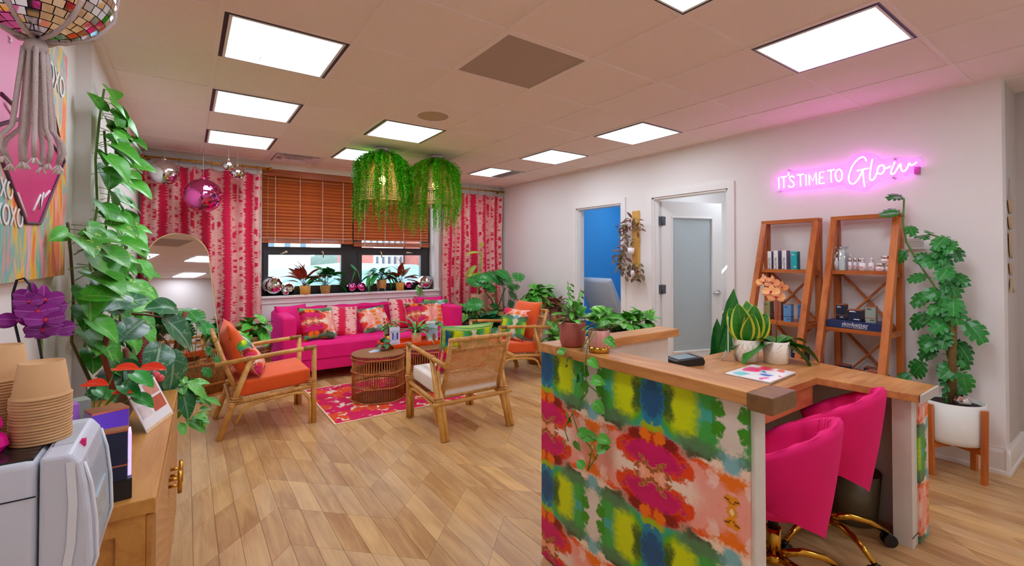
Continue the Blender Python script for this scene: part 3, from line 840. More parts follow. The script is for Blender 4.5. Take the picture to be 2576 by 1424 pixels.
pillow('throw_pillow', 'pale pink flower pillow with two yellow dots at the sofa middle', M_INKFAB, (2.04, 5.84, SZ), radians(6), radians(-34), 0.42, 0.38, 0.14, GP, (0.26, 0.07), -0.12, 0.85)
pillow('throw_pillow', 'pink and white striped tie-dye pillow behind the bromeliad on the tray', M_SHIBF, (2.45, 5.96, SZ + 0.01), radians(-2), radians(-20), 0.42, 0.42, 0.13, GP, (0.05, 0))
pillow('throw_pillow', 'orange and pink flower pillow between striped pillow and bromeliad', M_INKFAB, (2.62, 5.80, SZ), radians(-8), radians(-24), 0.38, 0.38, 0.13, GP, (0.06, 0.07), -0.05, 0.85)
pillow('throw_pillow', 'peach flower pillow against the right sofa arm', M_INKFAB, (2.83, 5.86, SZ), radians(-30), radians(-20), 0.36, 0.40, 0.13, GP, (0.20, 0.08), 0.0, 0.85)
pillow('throw_pillow', 'plain hot pink velvet pillow in the sofa corner by the corner plants', M_SOFA, (2.84, 6.02, SZ + 0.03), radians(-14), radians(-20), 0.42, 0.40, 0.15, GP)

# ---- rattan armchairs
M_RATTAN = wood('rattan_pole', (190, 128, 52), (238, 186, 104), (8, 8, 8), 0.35, rand=0.1)
M_BIND = wood('rattan_binding', (176, 118, 54), (228, 174, 100), (60, 60, 60), 0.5, rand=0.1)
M_TIP = wood('rattan_joint', (120, 84, 32), (170, 124, 56), (20, 20, 20), 0.4, rand=0.1)
M_CANE = plain('cane_webbing', (212, 154, 88), 0.55, noise=0.15, nscale=40)
def armchair(label, loc, rz, cushion_mat):
    t = thing('rattan_armchair', label, 'armchair', loc, rz, 'rattan armchairs around the rug')
    W = 0.315
    for s in (-1, 1):
        y = s * W
        # front leg: two poles up to the arm plus a curved brace pole
        lg = MB().cyl((0.335, y, 0), (0.335, y, 0.635), 0.020, 10).build('front_leg', M_RATTAN, t)
        MB().cyl((0.335, y - s * 0.034, 0), (0.335, y - s * 0.034, 0.34), 0.019, 10).build('leg_pole', M_RATTAN, lg)
        MB().tube([(0.304, y, 0), (0.304, y, 0.17), (0.292, y, 0.225), (0.26, y, 0.262), (0.20, y, 0.275), (0.0, y, 0.262), (-0.14, y, 0.235), (-0.19, y, 0.20), (-0.235, y, 0.11)], 0.013, 8).build('curved_brace', M_RATTAN, lg)
        MB().cyl((0.335, y, 0.575), (0.335, y, 0.652), 0.0195, 12).build('joint_cap', M_TIP, lg)
        for z in (0.335, 0.352, 0.369): MB().tube([(0.322 + 0.034 * cos(a * pi / 6), y - s * 0.012 + 0.040 * sin(a * pi / 6), z) for a in range(12)], 0.005, 6, closed=True).build('wrap', M_BIND, lg)
        # slanted rear leg of two poles
        rl = MB().cyl((-0.345, y, 0), (-0.135, y, 0.60), 0.021, 10).build('rear_leg', M_RATTAN, t)
        MB().cyl((-0.345, y - s * 0.034, 0), (-0.17, y - s * 0.034, 0.50), 0.019, 10).build('leg_pole', M_RATTAN, rl)
        for z in (0.27, 0.288, 0.306):
            xx = -0.345 + 0.21 * z / 0.60
            MB().tube([(xx + 0.028 * cos(a * pi / 6), y - s * 0.012 + 0.042 * sin(a * pi / 6), z) for a in range(12)], 0.005, 6, closed=True).build('wrap', M_BIND, rl)
        # arm
        ar = MB().tube([(0.335, y, 0.637), (0.10, y, 0.622), (-0.15, y, 0.60), (-0.375, y, 0.578)], 0.0185, 12).build('arm', M_RATTAN, t)
        MB().cyl((0.345, y, 0.6375), (0.25, y, 0.632), 0.0198, 12).build('arm_joint', M_TIP, ar)
        for q in range(4): MB().tube([(-0.13 - q * 0.012, y + 0.021 * cos(a * pi / 6), 0.601 - q * 0.001 + 0.021 * sin(a * pi / 6)) for a in range(12)], 0.0045, 6, closed=True).build('wrap', M_BIND, ar)
        # seat side rail, wrapped
        MB().cyl((0.335, y, 0.318), (-0.27, y, 0.265), 0.017, 10).build('side_rail', M_BIND, t)
        # back post
        MB().tube([(-0.20, s * 0.262, 0.275), (-0.285, s * 0.265, 0.50), (-0.375, s * 0.268, 0.775)], 0.018, 10).build('back_post', M_BIND, t)
    MB().cyl((0.335, -W, 0.318), (0.335, W, 0.318), 0.016, 10).build('front_rail', M_RATTAN, t)
    MB().cyl((-0.265, -W - 0.05, 0.262), (-0.265, W + 0.05, 0.262), 0.017, 10).build('rear_rail', M_RATTAN, t)
    MB().cyl((-0.205, -0.29, 0.30), (-0.205, 0.29, 0.30), 0.019, 10).build('lower_back_rail', M_BIND, t)
    MB().cyl((-0.275, -W - 0.02, 0.585), (-0.275, W + 0.02, 0.585), 0.015, 10).build('arm_cross_rail', M_BIND, t) if False else None
    MB().cyl((-0.373, -0.285, 0.768), (-0.373, 0.285, 0.768), 0.018, 10).build('top_rail', M_BIND, t)
    MB().cyl((-0.345, -0.262, 0.69), (-0.345, 0.262, 0.69), 0.017, 10).build('ladder_rail', M_BIND, t)
    for s in (-1, 1): MB().cyl((-0.346, s * 0.185, 0.69), (-0.372, s * 0.185, 0.768), 0.015, 10).build('ladder_stile', M_BIND, t)
    # cane webbing
    bx = lambda z: -0.195 - (z - 0.27) * 0.345
    m = MB(); n = 34
    for i in range(n + 1):
        y = -0.25 + 0.5 * i / n
        m.bar((bx(0.30), y, 0.30), (bx(0.69), y, 0.69), 0.0062, 0.0022, (1, 0, 0.3))
    for i in range(28):
        z = 0.305 + 0.385 * i / 27
        m.bar((bx(z) - 0.001, -0.25, z), (bx(z) - 0.001, 0.25, z), 0.0022, 0.0062)
    for i in range(25):
        y = -0.18 + 0.36 * i / 24
        m.bar((bx(0.69), y, 0.69), (bx(0.76), y, 0.76), 0.0062, 0.0022, (1, 0, 0.3))
    for i in range(5):
        z = 0.703 + 0.0125 * i
        m.bar((bx(z) - 0.001, -0.18, z), (bx(z) - 0.001, 0.18, z), 0.0022, 0.0062)
    o = m.build('cane_back', M_CANE, t); o['kind'] = 'stuff'
    # seat deck and cushion
    M = Matrix.Translation((0.03, 0, 0.372)) @ Matrix.Rotation(radians(-4.5), 4, 'Y')
    me = rbox((-0.255, -0.285, -0.058), (0.285, 0.285, 0.062), 0.022, 3); me.transform(M)
    obj('seat_cushion', me, cushion_mat, t)
    return t
armchair('rattan armchair with orange cushions between mirror and round wicker table', (0.56, 4.485, 0), 0, M_ORANGE)
armchair('rattan armchair with white seat and caned back turned to the open floor', (1.915, 3.495, 0), pi / 2, M_CREAM)
armchair('rattan armchair with orange cushions in front of the corner plants', (3.14, 4.50, 0), pi, M_ORANGE)
GC = 'cushions on the rattan armchairs'
pillow('back_cushion', 'square orange back cushion on the armchair beside the mirror', M_ORANGE, (0.40, 4.47, 0.44), radians(90), radians(-17), 0.50, 0.45, 0.15, GC)
pillow('back_cushion', 'square orange back cushion on the armchair before the corner plants', M_ORANGE, (3.30, 4.50, 0.44), radians(-90), radians(-20), 0.50, 0.46, 0.15, GC)
pillow('throw_pillow', 'ink-flower pillow with pink and green leaning on the orange chair by the mirror', M_INKFAB, (0.54, 4.40, 0.437), radians(78), radians(-34), 0.42, 0.40, 0.13, GC, (0.24, 0.12))
pillow('throw_pillow', 'green and teal ink pillow leaning on the orange chair by the corner plants', M_INKFAB, (3.10, 4.42, 0.437), radians(-75), radians(-18), 0.40, 0.38, 0.13, GC, (0.20, -0.16), 0.05)
pillow('throw_pillow', 'lime and teal ink pillow standing inside the white-seated armchair', M_INKFAB, (1.93, 3.49, 0.425), radians(178), radians(-19), 0.50, 0.45, 0.14, GC, (0.12, -0.36))

# ---- wicker drum tables
M_WICKER = wood('wicker_rod', (150, 80, 26), (214, 134, 62), (40, 40, 40), 0.5, rand=0.1)
def weave_top():
    t = NT('wicker_weave'); v = t.coord('Object')
    w = t.add('ShaderNodeTexWave'); w.bands_direction = 'X'; w.inputs['Scale'].default_value = 22; t.link(v, w.inputs[0])
    w2 = t.add('ShaderNodeTexWave'); w2.bands_direction = 'Y'; w2.inputs['Scale'].default_value = 22; t.link(v, w2.inputs[0])
    f = t.math('MULTIPLY', w.outputs['Fac'], w2.outputs['Fac'])
    t.set(t.mix(t.ramp(f, 0.0, 0.5), lin((110, 60, 24)), lin((196, 128, 64))), 0.6); t.bump(f, 0.5, 0.01); return t.m
M_WTOP = weave_top()
def drum(label, x, y, r, h, n=64, group='wicker drum tables', hoops=(0.02, 0.33, 0.66, 0.95), name='wicker_drum_table', cat='table'):
    t = thing(name, label, cat, (x, y, 0), 0, group)
    m = MB()
    for i in range(n):
        a = 2 * pi * i / n; rr = r * 0.985
        m.cyl((rr * cos(a), rr * sin(a), 0.012), (rr * cos(a), rr * sin(a), h - 0.012), 0.0042, 5)
    o = m.build('rod_wall', M_WICKER, t); o['kind'] = 'stuff'
    for q in hoops:
        for d, s in ((-0.008, 0.0), (0.008, 0.0)):
            MB().tube([((r + d) * cos(a * pi / 24) , (r + d) * sin(a * pi / 24), 0.006 + q * (h - 0.02) + 0.003 * sin(a * 6 * pi / 24)) for a in range(48)], 0.0065, 6, closed=True).build('hoop', M_WICKER, t)
    MB().lathe([(0, h - 0.014), (r + 0.004, h - 0.014), (r + 0.012, h - 0.007), (r + 0.006, h), (r - 0.03, h), (0, h)], 40).build('woven_top', M_WTOP, t)
    MB().lathe([(0, 0.004), (r - 0.01, 0.004), (r - 0.01, 0.012), (0, 0.012)], 40).build('bottom_disc', M_WTOP, t)
    return t
drum('round wicker drum table on the rug holding coasters and small jar plant', 1.575, 4.53, 0.25, 0.455)
drum('round wicker drum table behind the white-seated armchair under the orange tray', 2.10, 4.60, 0.25, 0.455)

# ---- rug
def rug_mat():
    t = NT('flower_rug'); v = t.coord('Object')
    n = t.noise(v, 26, 3); wv = t.vmath('ADD', v, t.vmath('SCALE', t.vmath('SUBTRACT', n.outputs['Color'], (0.5, 0.5, 0.5))))
    wv.node.inputs[1].links[0].from_node.inputs['Scale'].default_value = 0.05
    vo = t.add('ShaderNodeTexVoronoi'); vo.inputs['Scale'].default_value = 7.5; vo.inputs['Randomness'].default_value = 0.8; t.link(wv, vo.inputs['Vector'])
    sep = t.add('ShaderNodeSeparateColor'); t.link(vo.outputs['Color'], sep.inputs[0])
    c = t.mix(t.ramp(sep.outputs[0], 0.60, 0.61), lin((226, 8, 92)), lin((240, 78, 22)))
    c = t.mix(t.ramp(sep.outputs[1], 0.90, 0.91), c, lin((210, 0, 70)))
    p = t.add('ShaderNodeTexVoronoi'); p.inputs['Scale'].default_value = 34; p.feature = 'DISTANCE_TO_EDGE'; t.link(wv, p.inputs['Vector'])
    c = t.mix(t.math('MULTIPLY', t.ramp(p.outputs[0], 0.06, 0.0), 0.55), c, lin((170, 0, 40)))
    c = t.mix(t.ramp(vo.outputs['Distance'], 0.10, 0.06), c, lin((250, 170, 150)))
    e = t.add('ShaderNodeTexVoronoi'); e.inputs['Scale'].default_value = 7.5; e.feature = 'DISTANCE_TO_EDGE'; e.inputs['Randomness'].default_value = 0.8; t.link(wv, e.inputs['Vector'])
    gap = t.math('MULTIPLY', t.ramp(e.outputs[0], 0.10, 0.06), t.ramp(t.noise(v, 9, 2).outputs[0], 0.52, 0.60))
    c = t.mix(gap, c, lin((250, 226, 205)))
    t.set(c, 0.95); t.bump(t.math('SUBTRACT', t.noise(v, 220, 3).outputs[0], t.math('MULTIPLY', gap, 1.5)), 0.7, 0.008)
    return t.m
rg = thing('floor_rug', 'pink and orange flower rug under the wicker tables', 'rug', (1.72, 4.60, 0))
MB().box((-0.69, -0.60, 0.0), (0.69, 0.60, 0.009)).build('pile', rug_mat(), rg)
slab(2, [-0.70, -0.685, 0.685, 0.70], [-0.61, -0.595, 0.595, 0.61], {(1, 1)}, 0.0, 0.010).build('binding', plain('rug_binding', (236, 205, 170), 0.9), rg)
# ================================================================== reception desk
def text_mesh(s, size=0.1, ext=0.0005, align='CENTER', font_shear=0.0, spacing=1.0):
    cu = bpy.data.curves.new('lettering', 'FONT'); cu.body = s; cu.size = size; cu.extrude = ext; cu.align_x = align; cu.align_y = 'CENTER'
    cu.shear = font_shear; cu.space_character = spacing; cu.resolution_u = 3
    o = bpy.data.objects.new('lettering', cu); COL.objects.link(o)
    dg = bpy.context.evaluated_depsgraph_get(); dg.update()
    me = bpy.data.meshes.new_from_object(o.evaluated_get(dg)); bpy.data.objects.remove(o)
    me.materials.clear()
    return me
def lettering(s, size, mat, parent, loc, rot=(pi / 2, 0, 0), name='lettering', **k):
    me = text_mesh(s, size, **k); o = obj(name, me, mat, parent, loc); o.rotation_euler = rot; return o
M_MAPLE = wood('counter_maple', (176, 112, 56), (222, 162, 98), (4, 26, 26), 0.3, rand=0.12)
M_MAPLEX = wood('counter_maple_cross', (176, 112, 56), (222, 162, 98), (26, 4, 26), 0.3, rand=0.12)
M_WALNUT = wood('end_grain', (92, 62, 34), (130, 92, 52), (40, 40, 40), 0.4)
M_OLDWHITE = plain('aged_white_paint', (222, 220, 210), 0.6, noise=0.06, nscale=20)
dk = thing('reception_desk', 'L-shaped reception desk with ink-flower panel and wooden ledges', 'desk', (1.40, 1.20, 0))
def W(m, name, mat, bevel=0.0, uv=None):
    """build a desk part written in world coordinates"""
    me = m.mesh(name); me.transform(Matrix.Translation((-1.40, -1.20, 0)))
    if uv: uvmap(me, lambda c: uv(c + Vector((1.40, 1.20, 0))))
    return obj(name, me, mat, dk, bevel=bevel)
PX0, PX1 = 1.366, 1.44
W(MB().box((PX0, 0.712, 0.012), (PX1 - 0.003, 1.687, 0.965)), 'front_panel', M_PAPER, 0, lambda c: (1.06 - c.y, 0.89 - c.z))
W(MB().box((PX0 + 0.012, 0.70, 0.0), (PX1, 0.712, 0.965)), 'panel_end', M_OLDWHITE)
W(MB().box((PX1 - 0.003, 0.712, 0.0), (PX1 + 0.003, 1.687, 0.965)), 'panel_back', M_OLDWHITE)
W(MB().box((1.335, 0.70, 0.965), (1.475, 1.535, 1.005)), 'ledge', M_MAPLEX, 0.003)
W(MB().box((1.335, 1.5365, 0.965), (1.475, 1.662, 1.005)), 'ledge_corner', M_MAPLE, 0.003)
W(MB().box((1.330, 0.625, 0.955), (1.475, 0.6985, 1.005)), 'ledge_end', M_WALNUT, 0.003)
W(MB().box((1.4765, 1.535, 0.965), (2.215, 1.662, 1.005)), 'side_ledge', M_MAPLE, 0.003)
W(MB().box((PX1 + 0.003, 1.57, 0.0), (2.165, 1.645, 0.965)), 'side_panel', M_OLDWHITE)
poly = [(1.443, 1.062), (2.742, 1.062), (2.775, 0.655), (3.055, 0.648), (3.16, 1.30), (3.17, 1.72), (2.18, 1.72), (2.18, 1.568), (1.443, 1.568)]
W(MB().prism(poly, 0.722, 0.76), 'desk_top', M_MAPLE, 0.003)
W(MB().box((2.775, 0.642, 0.720), (3.056, 0.650, 0.7605)), 'wing_end_cap', plain('pale_edge', (196, 190, 180), 0.6))
W(MB().box((2.85, 0.70, 0.0), (2.905, 0.775, 0.722)), 'wing_post', M_OLDWHITE)
W(MB().box((2.907, 0.70, 0.0), (2.93, 0.775, 0.722)), 'post_edge', M_OLDWHITE)
W(MB().box((2.93, 0.690, 0.004), (3.075, 0.760, 0.722)), 'wing_end_panel', M_PAPER, 0, lambda c: (c.x - 2.93 + 0.75 + (0.2 if c.y > 0.72 else 0), 0.89 - c.z + 0.09))
W(MB().box((2.845, 0.6985, 0.05), (2.93, 0.6995, 0.055)), 'scuff_line', M_DARK)
W(MB().prism([(3.02, 0.775), (3.07, 0.775), (3.13, 1.30), (3.13, 1.70), (3.08, 1.70), (3.08, 1.31)], 0.0, 0.722), 'modesty_panel', M_OLDWHITE)
W(MB().box((2.20, 1.66, 0.0), (3.08, 1.70, 0.722)), 'rear_panel', M_OLDWHITE)
W(MB().box((1.443, 1.075, 0.62), (2.72, 1.095, 0.722)), 'apron', M_MAPLE)

# ---- desk chairs
M_GOLD = plain('polished_gold', (206, 158, 60), 0.14, 1.0); M_CASTER = plain('black_plastic', (22, 22, 24), 0.4)
def desk_chair(label, x, y, rz, lift):
    t = thing('swivel_chair', label, 'desk chair', (x, y, 0), rz, 'hot pink shell chairs behind the desk')
    # shell: local front +Y ; opens toward +Y
    N, V = 36, 14; half = radians(128)
    def top(a):                         # a: 0 at the back .. +-1 at the arm tips
        return lift + 0.785 - 0.23 * (abs(a) ** 1.5)
    def bot(a): return lift + 0.30 + 0.205 * abs(a) ** 0.85
    def pt(u, v, off):
        a = 2 * u - 1; th = -pi / 2 + a * half
        zt, zb = top(a), bot(a); z = zb + (zt - zb) * v
        flare = 0.040 * (v - 0.25) ; r = 0.236 + flare - off - 0.03 * (1 - v) ** 2
        ch = 0.0
        if off > 0.02: ch = 0.016 * abs(sin(a * 9 * pi / 2)) * min(1, v * 2)
        return Vector(((r + ch) * cos(th) * 0.98, (r + ch) * sin(th) * 0.96, z))
    m = MB()
    # one closed skin: outer -> rim -> inner
    rows = [(v, 0.0) for v in [i / V for i in range(V)]] + [(1.0, 0.004), (1.02, 0.014), (1.03, 0.027), (1.02, 0.040), (1.0, 0.05)] + [(v, 0.055) for v in [1 - i / 8 for i in range(1, 8)]]
    R = len(rows) - 1
    def fn(u, w):
        v, off = rows[min(int(round(w * R)), R)]
        return pt(u, v, off)
    m.grid(fn, N, R)
    b0 = m.v[:]                         # close the tips
    n1 = N + 1
    for side in (0, N):
        loop = [r * n1 + side for r in range(R + 1)]
        m.f.append(tuple(loop)); m.sm.append(True)
    sh = m.build('shell', M_PINKCH, t)
    # channel seams inside
    for k in (-3, -2, -1, 0, 1, 2, 3):
        u = 0.5 + k * 0.062
        MB().tube([pt(u, v, 0.056) for v in (0.45, 0.6, 0.75, 0.9, 1.0)] + [pt(u, 1.02, 0.040)], 0.0022, 5).build('seam', M_PINKCH, sh)
    MB().lathe([(0, lift + 0.365), (0.13, lift + 0.365), (0.182, lift + 0.385), (0.198, lift + 0.42), (0.188, lift + 0.455), (0.14, lift + 0.475), (0, lift + 0.48)], 32, (0, 0.045, 0), 1.0, 1.12).build('seat', M_PINKCH, t)
    MB().cyl((0, 0, 0.10), (0, 0, lift + 0.28), 0.030, 20).build('gas_column', M_GOLD, t)
    MB().cyl((0, 0, lift + 0.27), (0, 0, lift + 0.365), 0.020, 16).build('piston', M_CASTER, t)
    MB().lathe([(0, 0.085), (0.045, 0.085), (0.05, 0.10), (0.045, 0.125), (0, 0.125)], 20).build('hub', M_GOLD, t)
    for k in range(5):
        a = 2 * pi * k / 5 + 0.35
        d = Vector((cos(a), sin(a), 0))
        lg = MB().tube([d * 0.03 + Vector((0, 0, 0.115)), d * 0.12 + Vector((0, 0, 0.125)), d * 0.21 + Vector((0, 0, 0.105)), d * 0.285 + Vector((0, 0, 0.062))], [0.017, 0.016, 0.014, 0.011], 10).build('leg', M_GOLD, t)
        c = d * 0.29 + Vector((0, 0, 0.030)); p = Vector((-d.y, d.x, 0))
        for s in (-1, 1): MB().cyl(c + p * (0.006 * s), c + p * (0.022 * s), 0.029, 16).build('caster_wheel', M_CASTER, lg)
        MB().lathe([(0, 0), (0.013, 0), (0.011, 0.014), (0, 0.016)], 10, c + Vector((0, 0, 0.018))).build('caster_stem', M_CASTER, lg)
    return t
desk_chair('hot pink velvet swivel chair beside the wallpapered desk panel', 2.09, 0.985, radians(12), -0.05)
desk_chair('hot pink velvet swivel chair closer to the waste bin', 2.592, 0.985, radians(6), 0.0)
# ---- waste bin
b = thing('waste_bin', 'smoky round waste bin under the desk wing', 'waste bin', (2.93, 0.965, 0))
t = NT('smoked_plastic'); t.set(lin((112, 100, 72)), 0.35); t.b.inputs['Transmission Weight'].default_value = 0.25
MB().lathe([(0, 0), (0.095, 0), (0.10, 0.004), (0.122, 0.265), (0.119, 0.265), (0.097, 0.008), (0, 0.008)], 32).build('bucket', t.m, b)
MB().box((-0.02, -0.06, 0.05), (0.05, 0.03, 0.25), Matrix.Rotation(0.5, 4, 'Y')).build('crumpled_card', plain('brown_card', (120, 82, 48), 0.8), b)

# ---- ladder shelves
M_TEAK = wood('teak', (160, 72, 24), (214, 122, 52), (22, 22, 3), 0.4, rand=0.2)
M_TEAKH = wood('teak_cross', (160, 72, 24), (214, 122, 52), (22, 3, 22), 0.4, rand=0.2)
SHZ = (1.30, 0.875, 0.455, 0.06)
legx = lambda z: 4.24 - (1.72 - z) * 0.316
def ladder_shelf(y0, y1, label):
    t = thing('ladder_shelf', label, 'shelf', (4.0, (y0 + y1) / 2, 0), 0, 'teak ladder shelves'); h = (y1 - y0) / 2
    X = lambda x: x - 4.0
    for s in (-1, 1):
        MB().bar((X(legx(0)), s * (h - 0.022), 0), (X(legx(1.70)), s * (h - 0.022), 1.70), 0.044, 0.055, (1, 0, 0.3)).build('front_leg', M_TEAK, t)
        MB().bar((X(4.275), s * (h - 0.022), 0), (X(4.262), s * (h - 0.022), 1.70), 0.040, 0.045, (1, 0, 0)).build('rear_leg', M_TEAK, t)
    MB().box((X(4.205), -h, 1.695), (X(4.285), h, 1.725)).build('top_rail', M_TEAKH, t)
    for z in SHZ:
        x = legx(z) - 0.01
        MB().box((X(x), -h + 0.046, z - 0.028), (X(4.27), h - 0.046, z)).build('shelf_board', M_TEAKH, t)
        for s in (-1, 1): MB().box((X(legx(z) + 0.02), s * (h - 0.022) - 0.012, z - 0.045), (X(4.27), s * (h - 0.022) + 0.012, z - 0.008)).build('shelf_bearer', M_TEAKH, t)
    for a, b_ in ((0, 1), (1, 2)):
        z1, z0 = SHZ[a] - 0.03, SHZ[b_]
        for s in (-1, 1): MB().bar((X(4.268 - 0.012 * s), -s * (h - 0.05), z1), (X(4.268 - 0.012 * s), s * (h - 0.05), z0), 0.012, 0.036, (1, 0, 0)).build('cross_brace', M_TEAKH, t)
    return t
ladder_shelf(1.609, 2.064, 'teak ladder shelf standing beside the open frosted door')
ladder_shelf(1.082, 1.521, 'teak ladder shelf standing beside the climbing monstera')

# ---- products on the shelves (front faces -X)
M_COPPER = plain('copper_foil', (214, 128, 98), 0.3, 0.7); M_NAVY = plain('navy_card', (28, 38, 66), 0.35, noise=0.05)
M_WCARD = plain('white_card', (242, 242, 242), 0.5); M_TEALC = plain('teal_card', (0, 182, 190), 0.4); M_SAGE = plain('sage_card', (150, 160, 150), 0.45)
M_OLIVE = plain('olive_card', (168, 160, 110), 0.45); M_BLUEC = plain('sky_blue_card', (96, 150, 205), 0.4); M_BRONZE = plain('bronze_card', (186, 104, 82), 0.4, 0.2)
M_PLUM = plain('plum_card', (118, 100, 150), 0.45); M_INK = plain('ink', (60, 60, 70), 0.6); M_WINK = plain('white_ink', (240, 240, 245), 0.6); M_PINKINK = plain('pink_ink', (225, 20, 110), 0.6)
GS = 'skincare boxes on the ladder shelves'
RZS = -pi / 2
def carton(label, x, y, z, w, d, h, mat, side=None, foil=None, ink=None, band=None, rz=RZS, group=GS, txt=None, name='product_box'):
    t = thing(name, label, 'box', (x, y, z), rz, group)
    MB().box((-w / 2, -d / 2, 0), (w / 2, d / 2, h)).build('carton', mat, t, bevel=0.0012)
    if side: 
        for s in (-1, 1): MB().box((s * w / 2 - 0.0006, -d / 2 + 0.001, 0.001), (s * w / 2 + 0.0006, d / 2 - 0.001, h - 0.001)).build('side_face', side, t)
    if foil: MB().box((-w / 2 - 0.0008, -d / 2 - 0.0008, h - 0.005), (w / 2 + 0.0008, d / 2 + 0.0008, h + 0.0006)).build('foil_lid', foil, t)
    if band: MB().box((-w / 2 - 0.0008, -d / 2 - 0.0008, h * 0.28), (w / 2 + 0.0008, d / 2 + 0.0008, h * 0.28 + 0.004)).build('foil_band', band, t)
    if ink:
        for q in (0.84, 0.79): MB().box((-w * 0.36, -d / 2 - 0.0007, h * q), (w * (0.02 if q > 0.8 else 0.12), -d / 2, h * q + 0.004)).build('print_line', ink, t)
        MB().box((-w * 0.05, -d / 2 - 0.0007, h * 0.14), (w * 0.38, -d / 2, h * 0.14 + 0.006)).build('print_line', ink, t)
    if txt: lettering(txt, h * 0.17, M_INK, t, (0.0, -d / 2 - 0.0008, h * 0.30), (pi / 2, -pi / 2, 0))
    return t
z = SHZ[0]
carton('narrow white upright carton at the shelf end nearest the frosted door', 4.17, 1.965, z, 0.032, 0.06, 0.155, M_WCARD, M_PLUM, None, None, None, RZS, GS, 'ALASTIN')
carton('white upright carton with plum side next to the narrow one', 4.16, 1.905, z, 0.036, 0.075, 0.16, M_WCARD, M_PLUM, None, None, None, RZS, GS, 'ALASTIN')
carton('white upright carton touching the turquoise carton', 4.16, 1.838, z, 0.036, 0.075, 0.16, M_WCARD, M_PLUM, None, None, None, RZS, GS, 'ALASTIN')
carton('turquoise upright carton on the top shelf', 4.17, 1.768, z, 0.045, 0.06, 0.15, M_TEALC, plain('dark_teal_card', (0, 120, 140), 0.4), None, M_WINK)
z = SHZ[1]
carton('olive green carton on the middle shelf behind the orchid', 4.10, 1.955, z, 0.05, 0.07, 0.15, M_OLIVE, plain('dark_olive_card', (110, 104, 70), 0.45), None, M_INK, M_SAGE)
carton('tall rose bronze carton on the middle shelf behind the orchid', 4.10, 1.865, z, 0.055, 0.075, 0.18, M_BRONZE, plain('umber_card', (120, 74, 62), 0.4), None, None, M_COPPER)
carton('sky blue carton in front on the middle shelf', 4.03, 1.765, z, 0.058, 0.05, 0.145, M_BLUEC, None, M_COPPER, M_INK, M_NAVY)
carton('sky blue carton tucked behind the teak leg', 4.14, 1.705, z, 0.055, 0.05, 0.145, M_BLUEC, None, M_COPPER, M_INK, M_NAVY)
z = SHZ[2]
carton('large navy carton standing on the low shelf between the two ladders', 4.08, 1.70, z, 0.10, 0.10, 0.22, M_NAVY, None, None, M_WINK)
carton('small navy carton with copper lid on the low shelf behind the orchid pot', 4.02, 1.90, z, 0.07, 0.07, 0.12, M_NAVY, None, M_COPPER, M_WINK)
# right ladder, top: jar, bottles, creams
z = SHZ[0]
GB = 'white and pink skincare bottles on the top shelf'
M_GLOSSW = plain('gloss_white', (246, 238, 242), 0.25); M_CHROME = plain('chrome', (225, 225, 228), 0.12, 1.0)
def bottle(label, x, y, z, r, h, kind):
    t = thing('skincare_bottle', label, 'bottle', (x, y, z), RZS, GB)
    if kind == 'dropper':
        MB().lathe([(0, 0), (r, 0), (r, h * 0.56), (r * 0.55, h * 0.66), (0, h * 0.66)], 24).build('body', M_GLOSSW, t)
        MB().lathe([(0, h * 0.66), (r * 0.6, h * 0.66), (r * 0.6, h * 0.80), (0, h * 0.80)], 20).build('collar', M_CHROME, t)
        MB().lathe([(0, h * 0.80), (r * 0.42, h * 0.80), (r * 0.40, h * 0.94), (r * 0.2, h), (0, h)], 16).build('dropper_bulb', M_GLOSSW, t)
    elif kind == 'tube':
        MB().lathe([(0, 0), (r, 0), (r, h * 0.70), (0, h * 0.70)], 20).build('body', M_GLOSSW, t)
        MB().lathe([(0, h * 0.70), (r * 0.95, h * 0.70), (r * 0.95, h * 0.98), (r * 0.8, h), (0, h)], 20).build('cap', M_CHROME, t)
    else:
        MB().lathe([(0, 0), (r, 0), (r, h * 0.60), (0, h * 0.60)], 28).build('body', M_GLOSSW, t)
        MB().lathe([(0, h * 0.60), (r * 1.01, h * 0.60), (r * 1.01, h * 0.96), (r * 0.95, h), (0, h)], 28).build('cap', M_CHROME, t)
    MB().grid(lambda u, v: ((r + 0.0006) * sin((u - 0.5) * 1.1), -(r + 0.0006) * cos((u - 0.5) * 1.1), h * (0.25 if kind != 'tube' else 0.33) + v * h * 0.07 * sin(pi * u) ** 0.5 ), 8, 1).build('pink_mark', M_PINKINK, t)
    return t
j = thing('gift_jar', 'clear gathered gift bag with wire handle holding white cartons', 'gift bag', (4.15, 1.435, z), RZS)
MB().lathe([(0.05, 0.0), (0.056, 0.03), (0.058, 0.10), (0.035, 0.140), (0.032, 0.148), (0.055, 0.185), (0.053, 0.185), (0.030, 0.149), (0.033, 0.140), (0.056, 0.10), (0.054, 0.03), (0.048, 0.0)], 24).build('clear_bag', M_GLASS, j)
MB().box((-0.005, -0.02, 0.002), (0.03, 0.015, 0.16)).build('inner_carton', M_WCARD, j)
MB().lathe([(0, 0.002), (0.016, 0.002), (0.016, 0.07), (0.008, 0.08), (0.008, 0.10), (0, 0.10)], 16, (-0.025, -0.01, 0)).build('inner_bottle', M_GLOSSW, j)
MB().tube([(0.03 + 0.05 * cos(a * pi / 8), -0.01, 0.09 + 0.05 * sin(a * pi / 8)) for a in range(9)], 0.0015, 6).build('wire_handle', M_CHROME, j)
for k, (y, lab) in enumerate(((1.375, 'slim white pump bottle next to the gift bag'), (1.352, 'slim white pump bottle between two others'), (1.330, 'slim white pump bottle next to the dropper bottles'))):
    bottle(lab, 4.15 + 0.03 * k, y, z, 0.0115, 0.095, 'tube')
bottle('white dropper bottle next to the slim pump bottles', 4.13, 1.288, z, 0.021, 0.095, 'dropper')
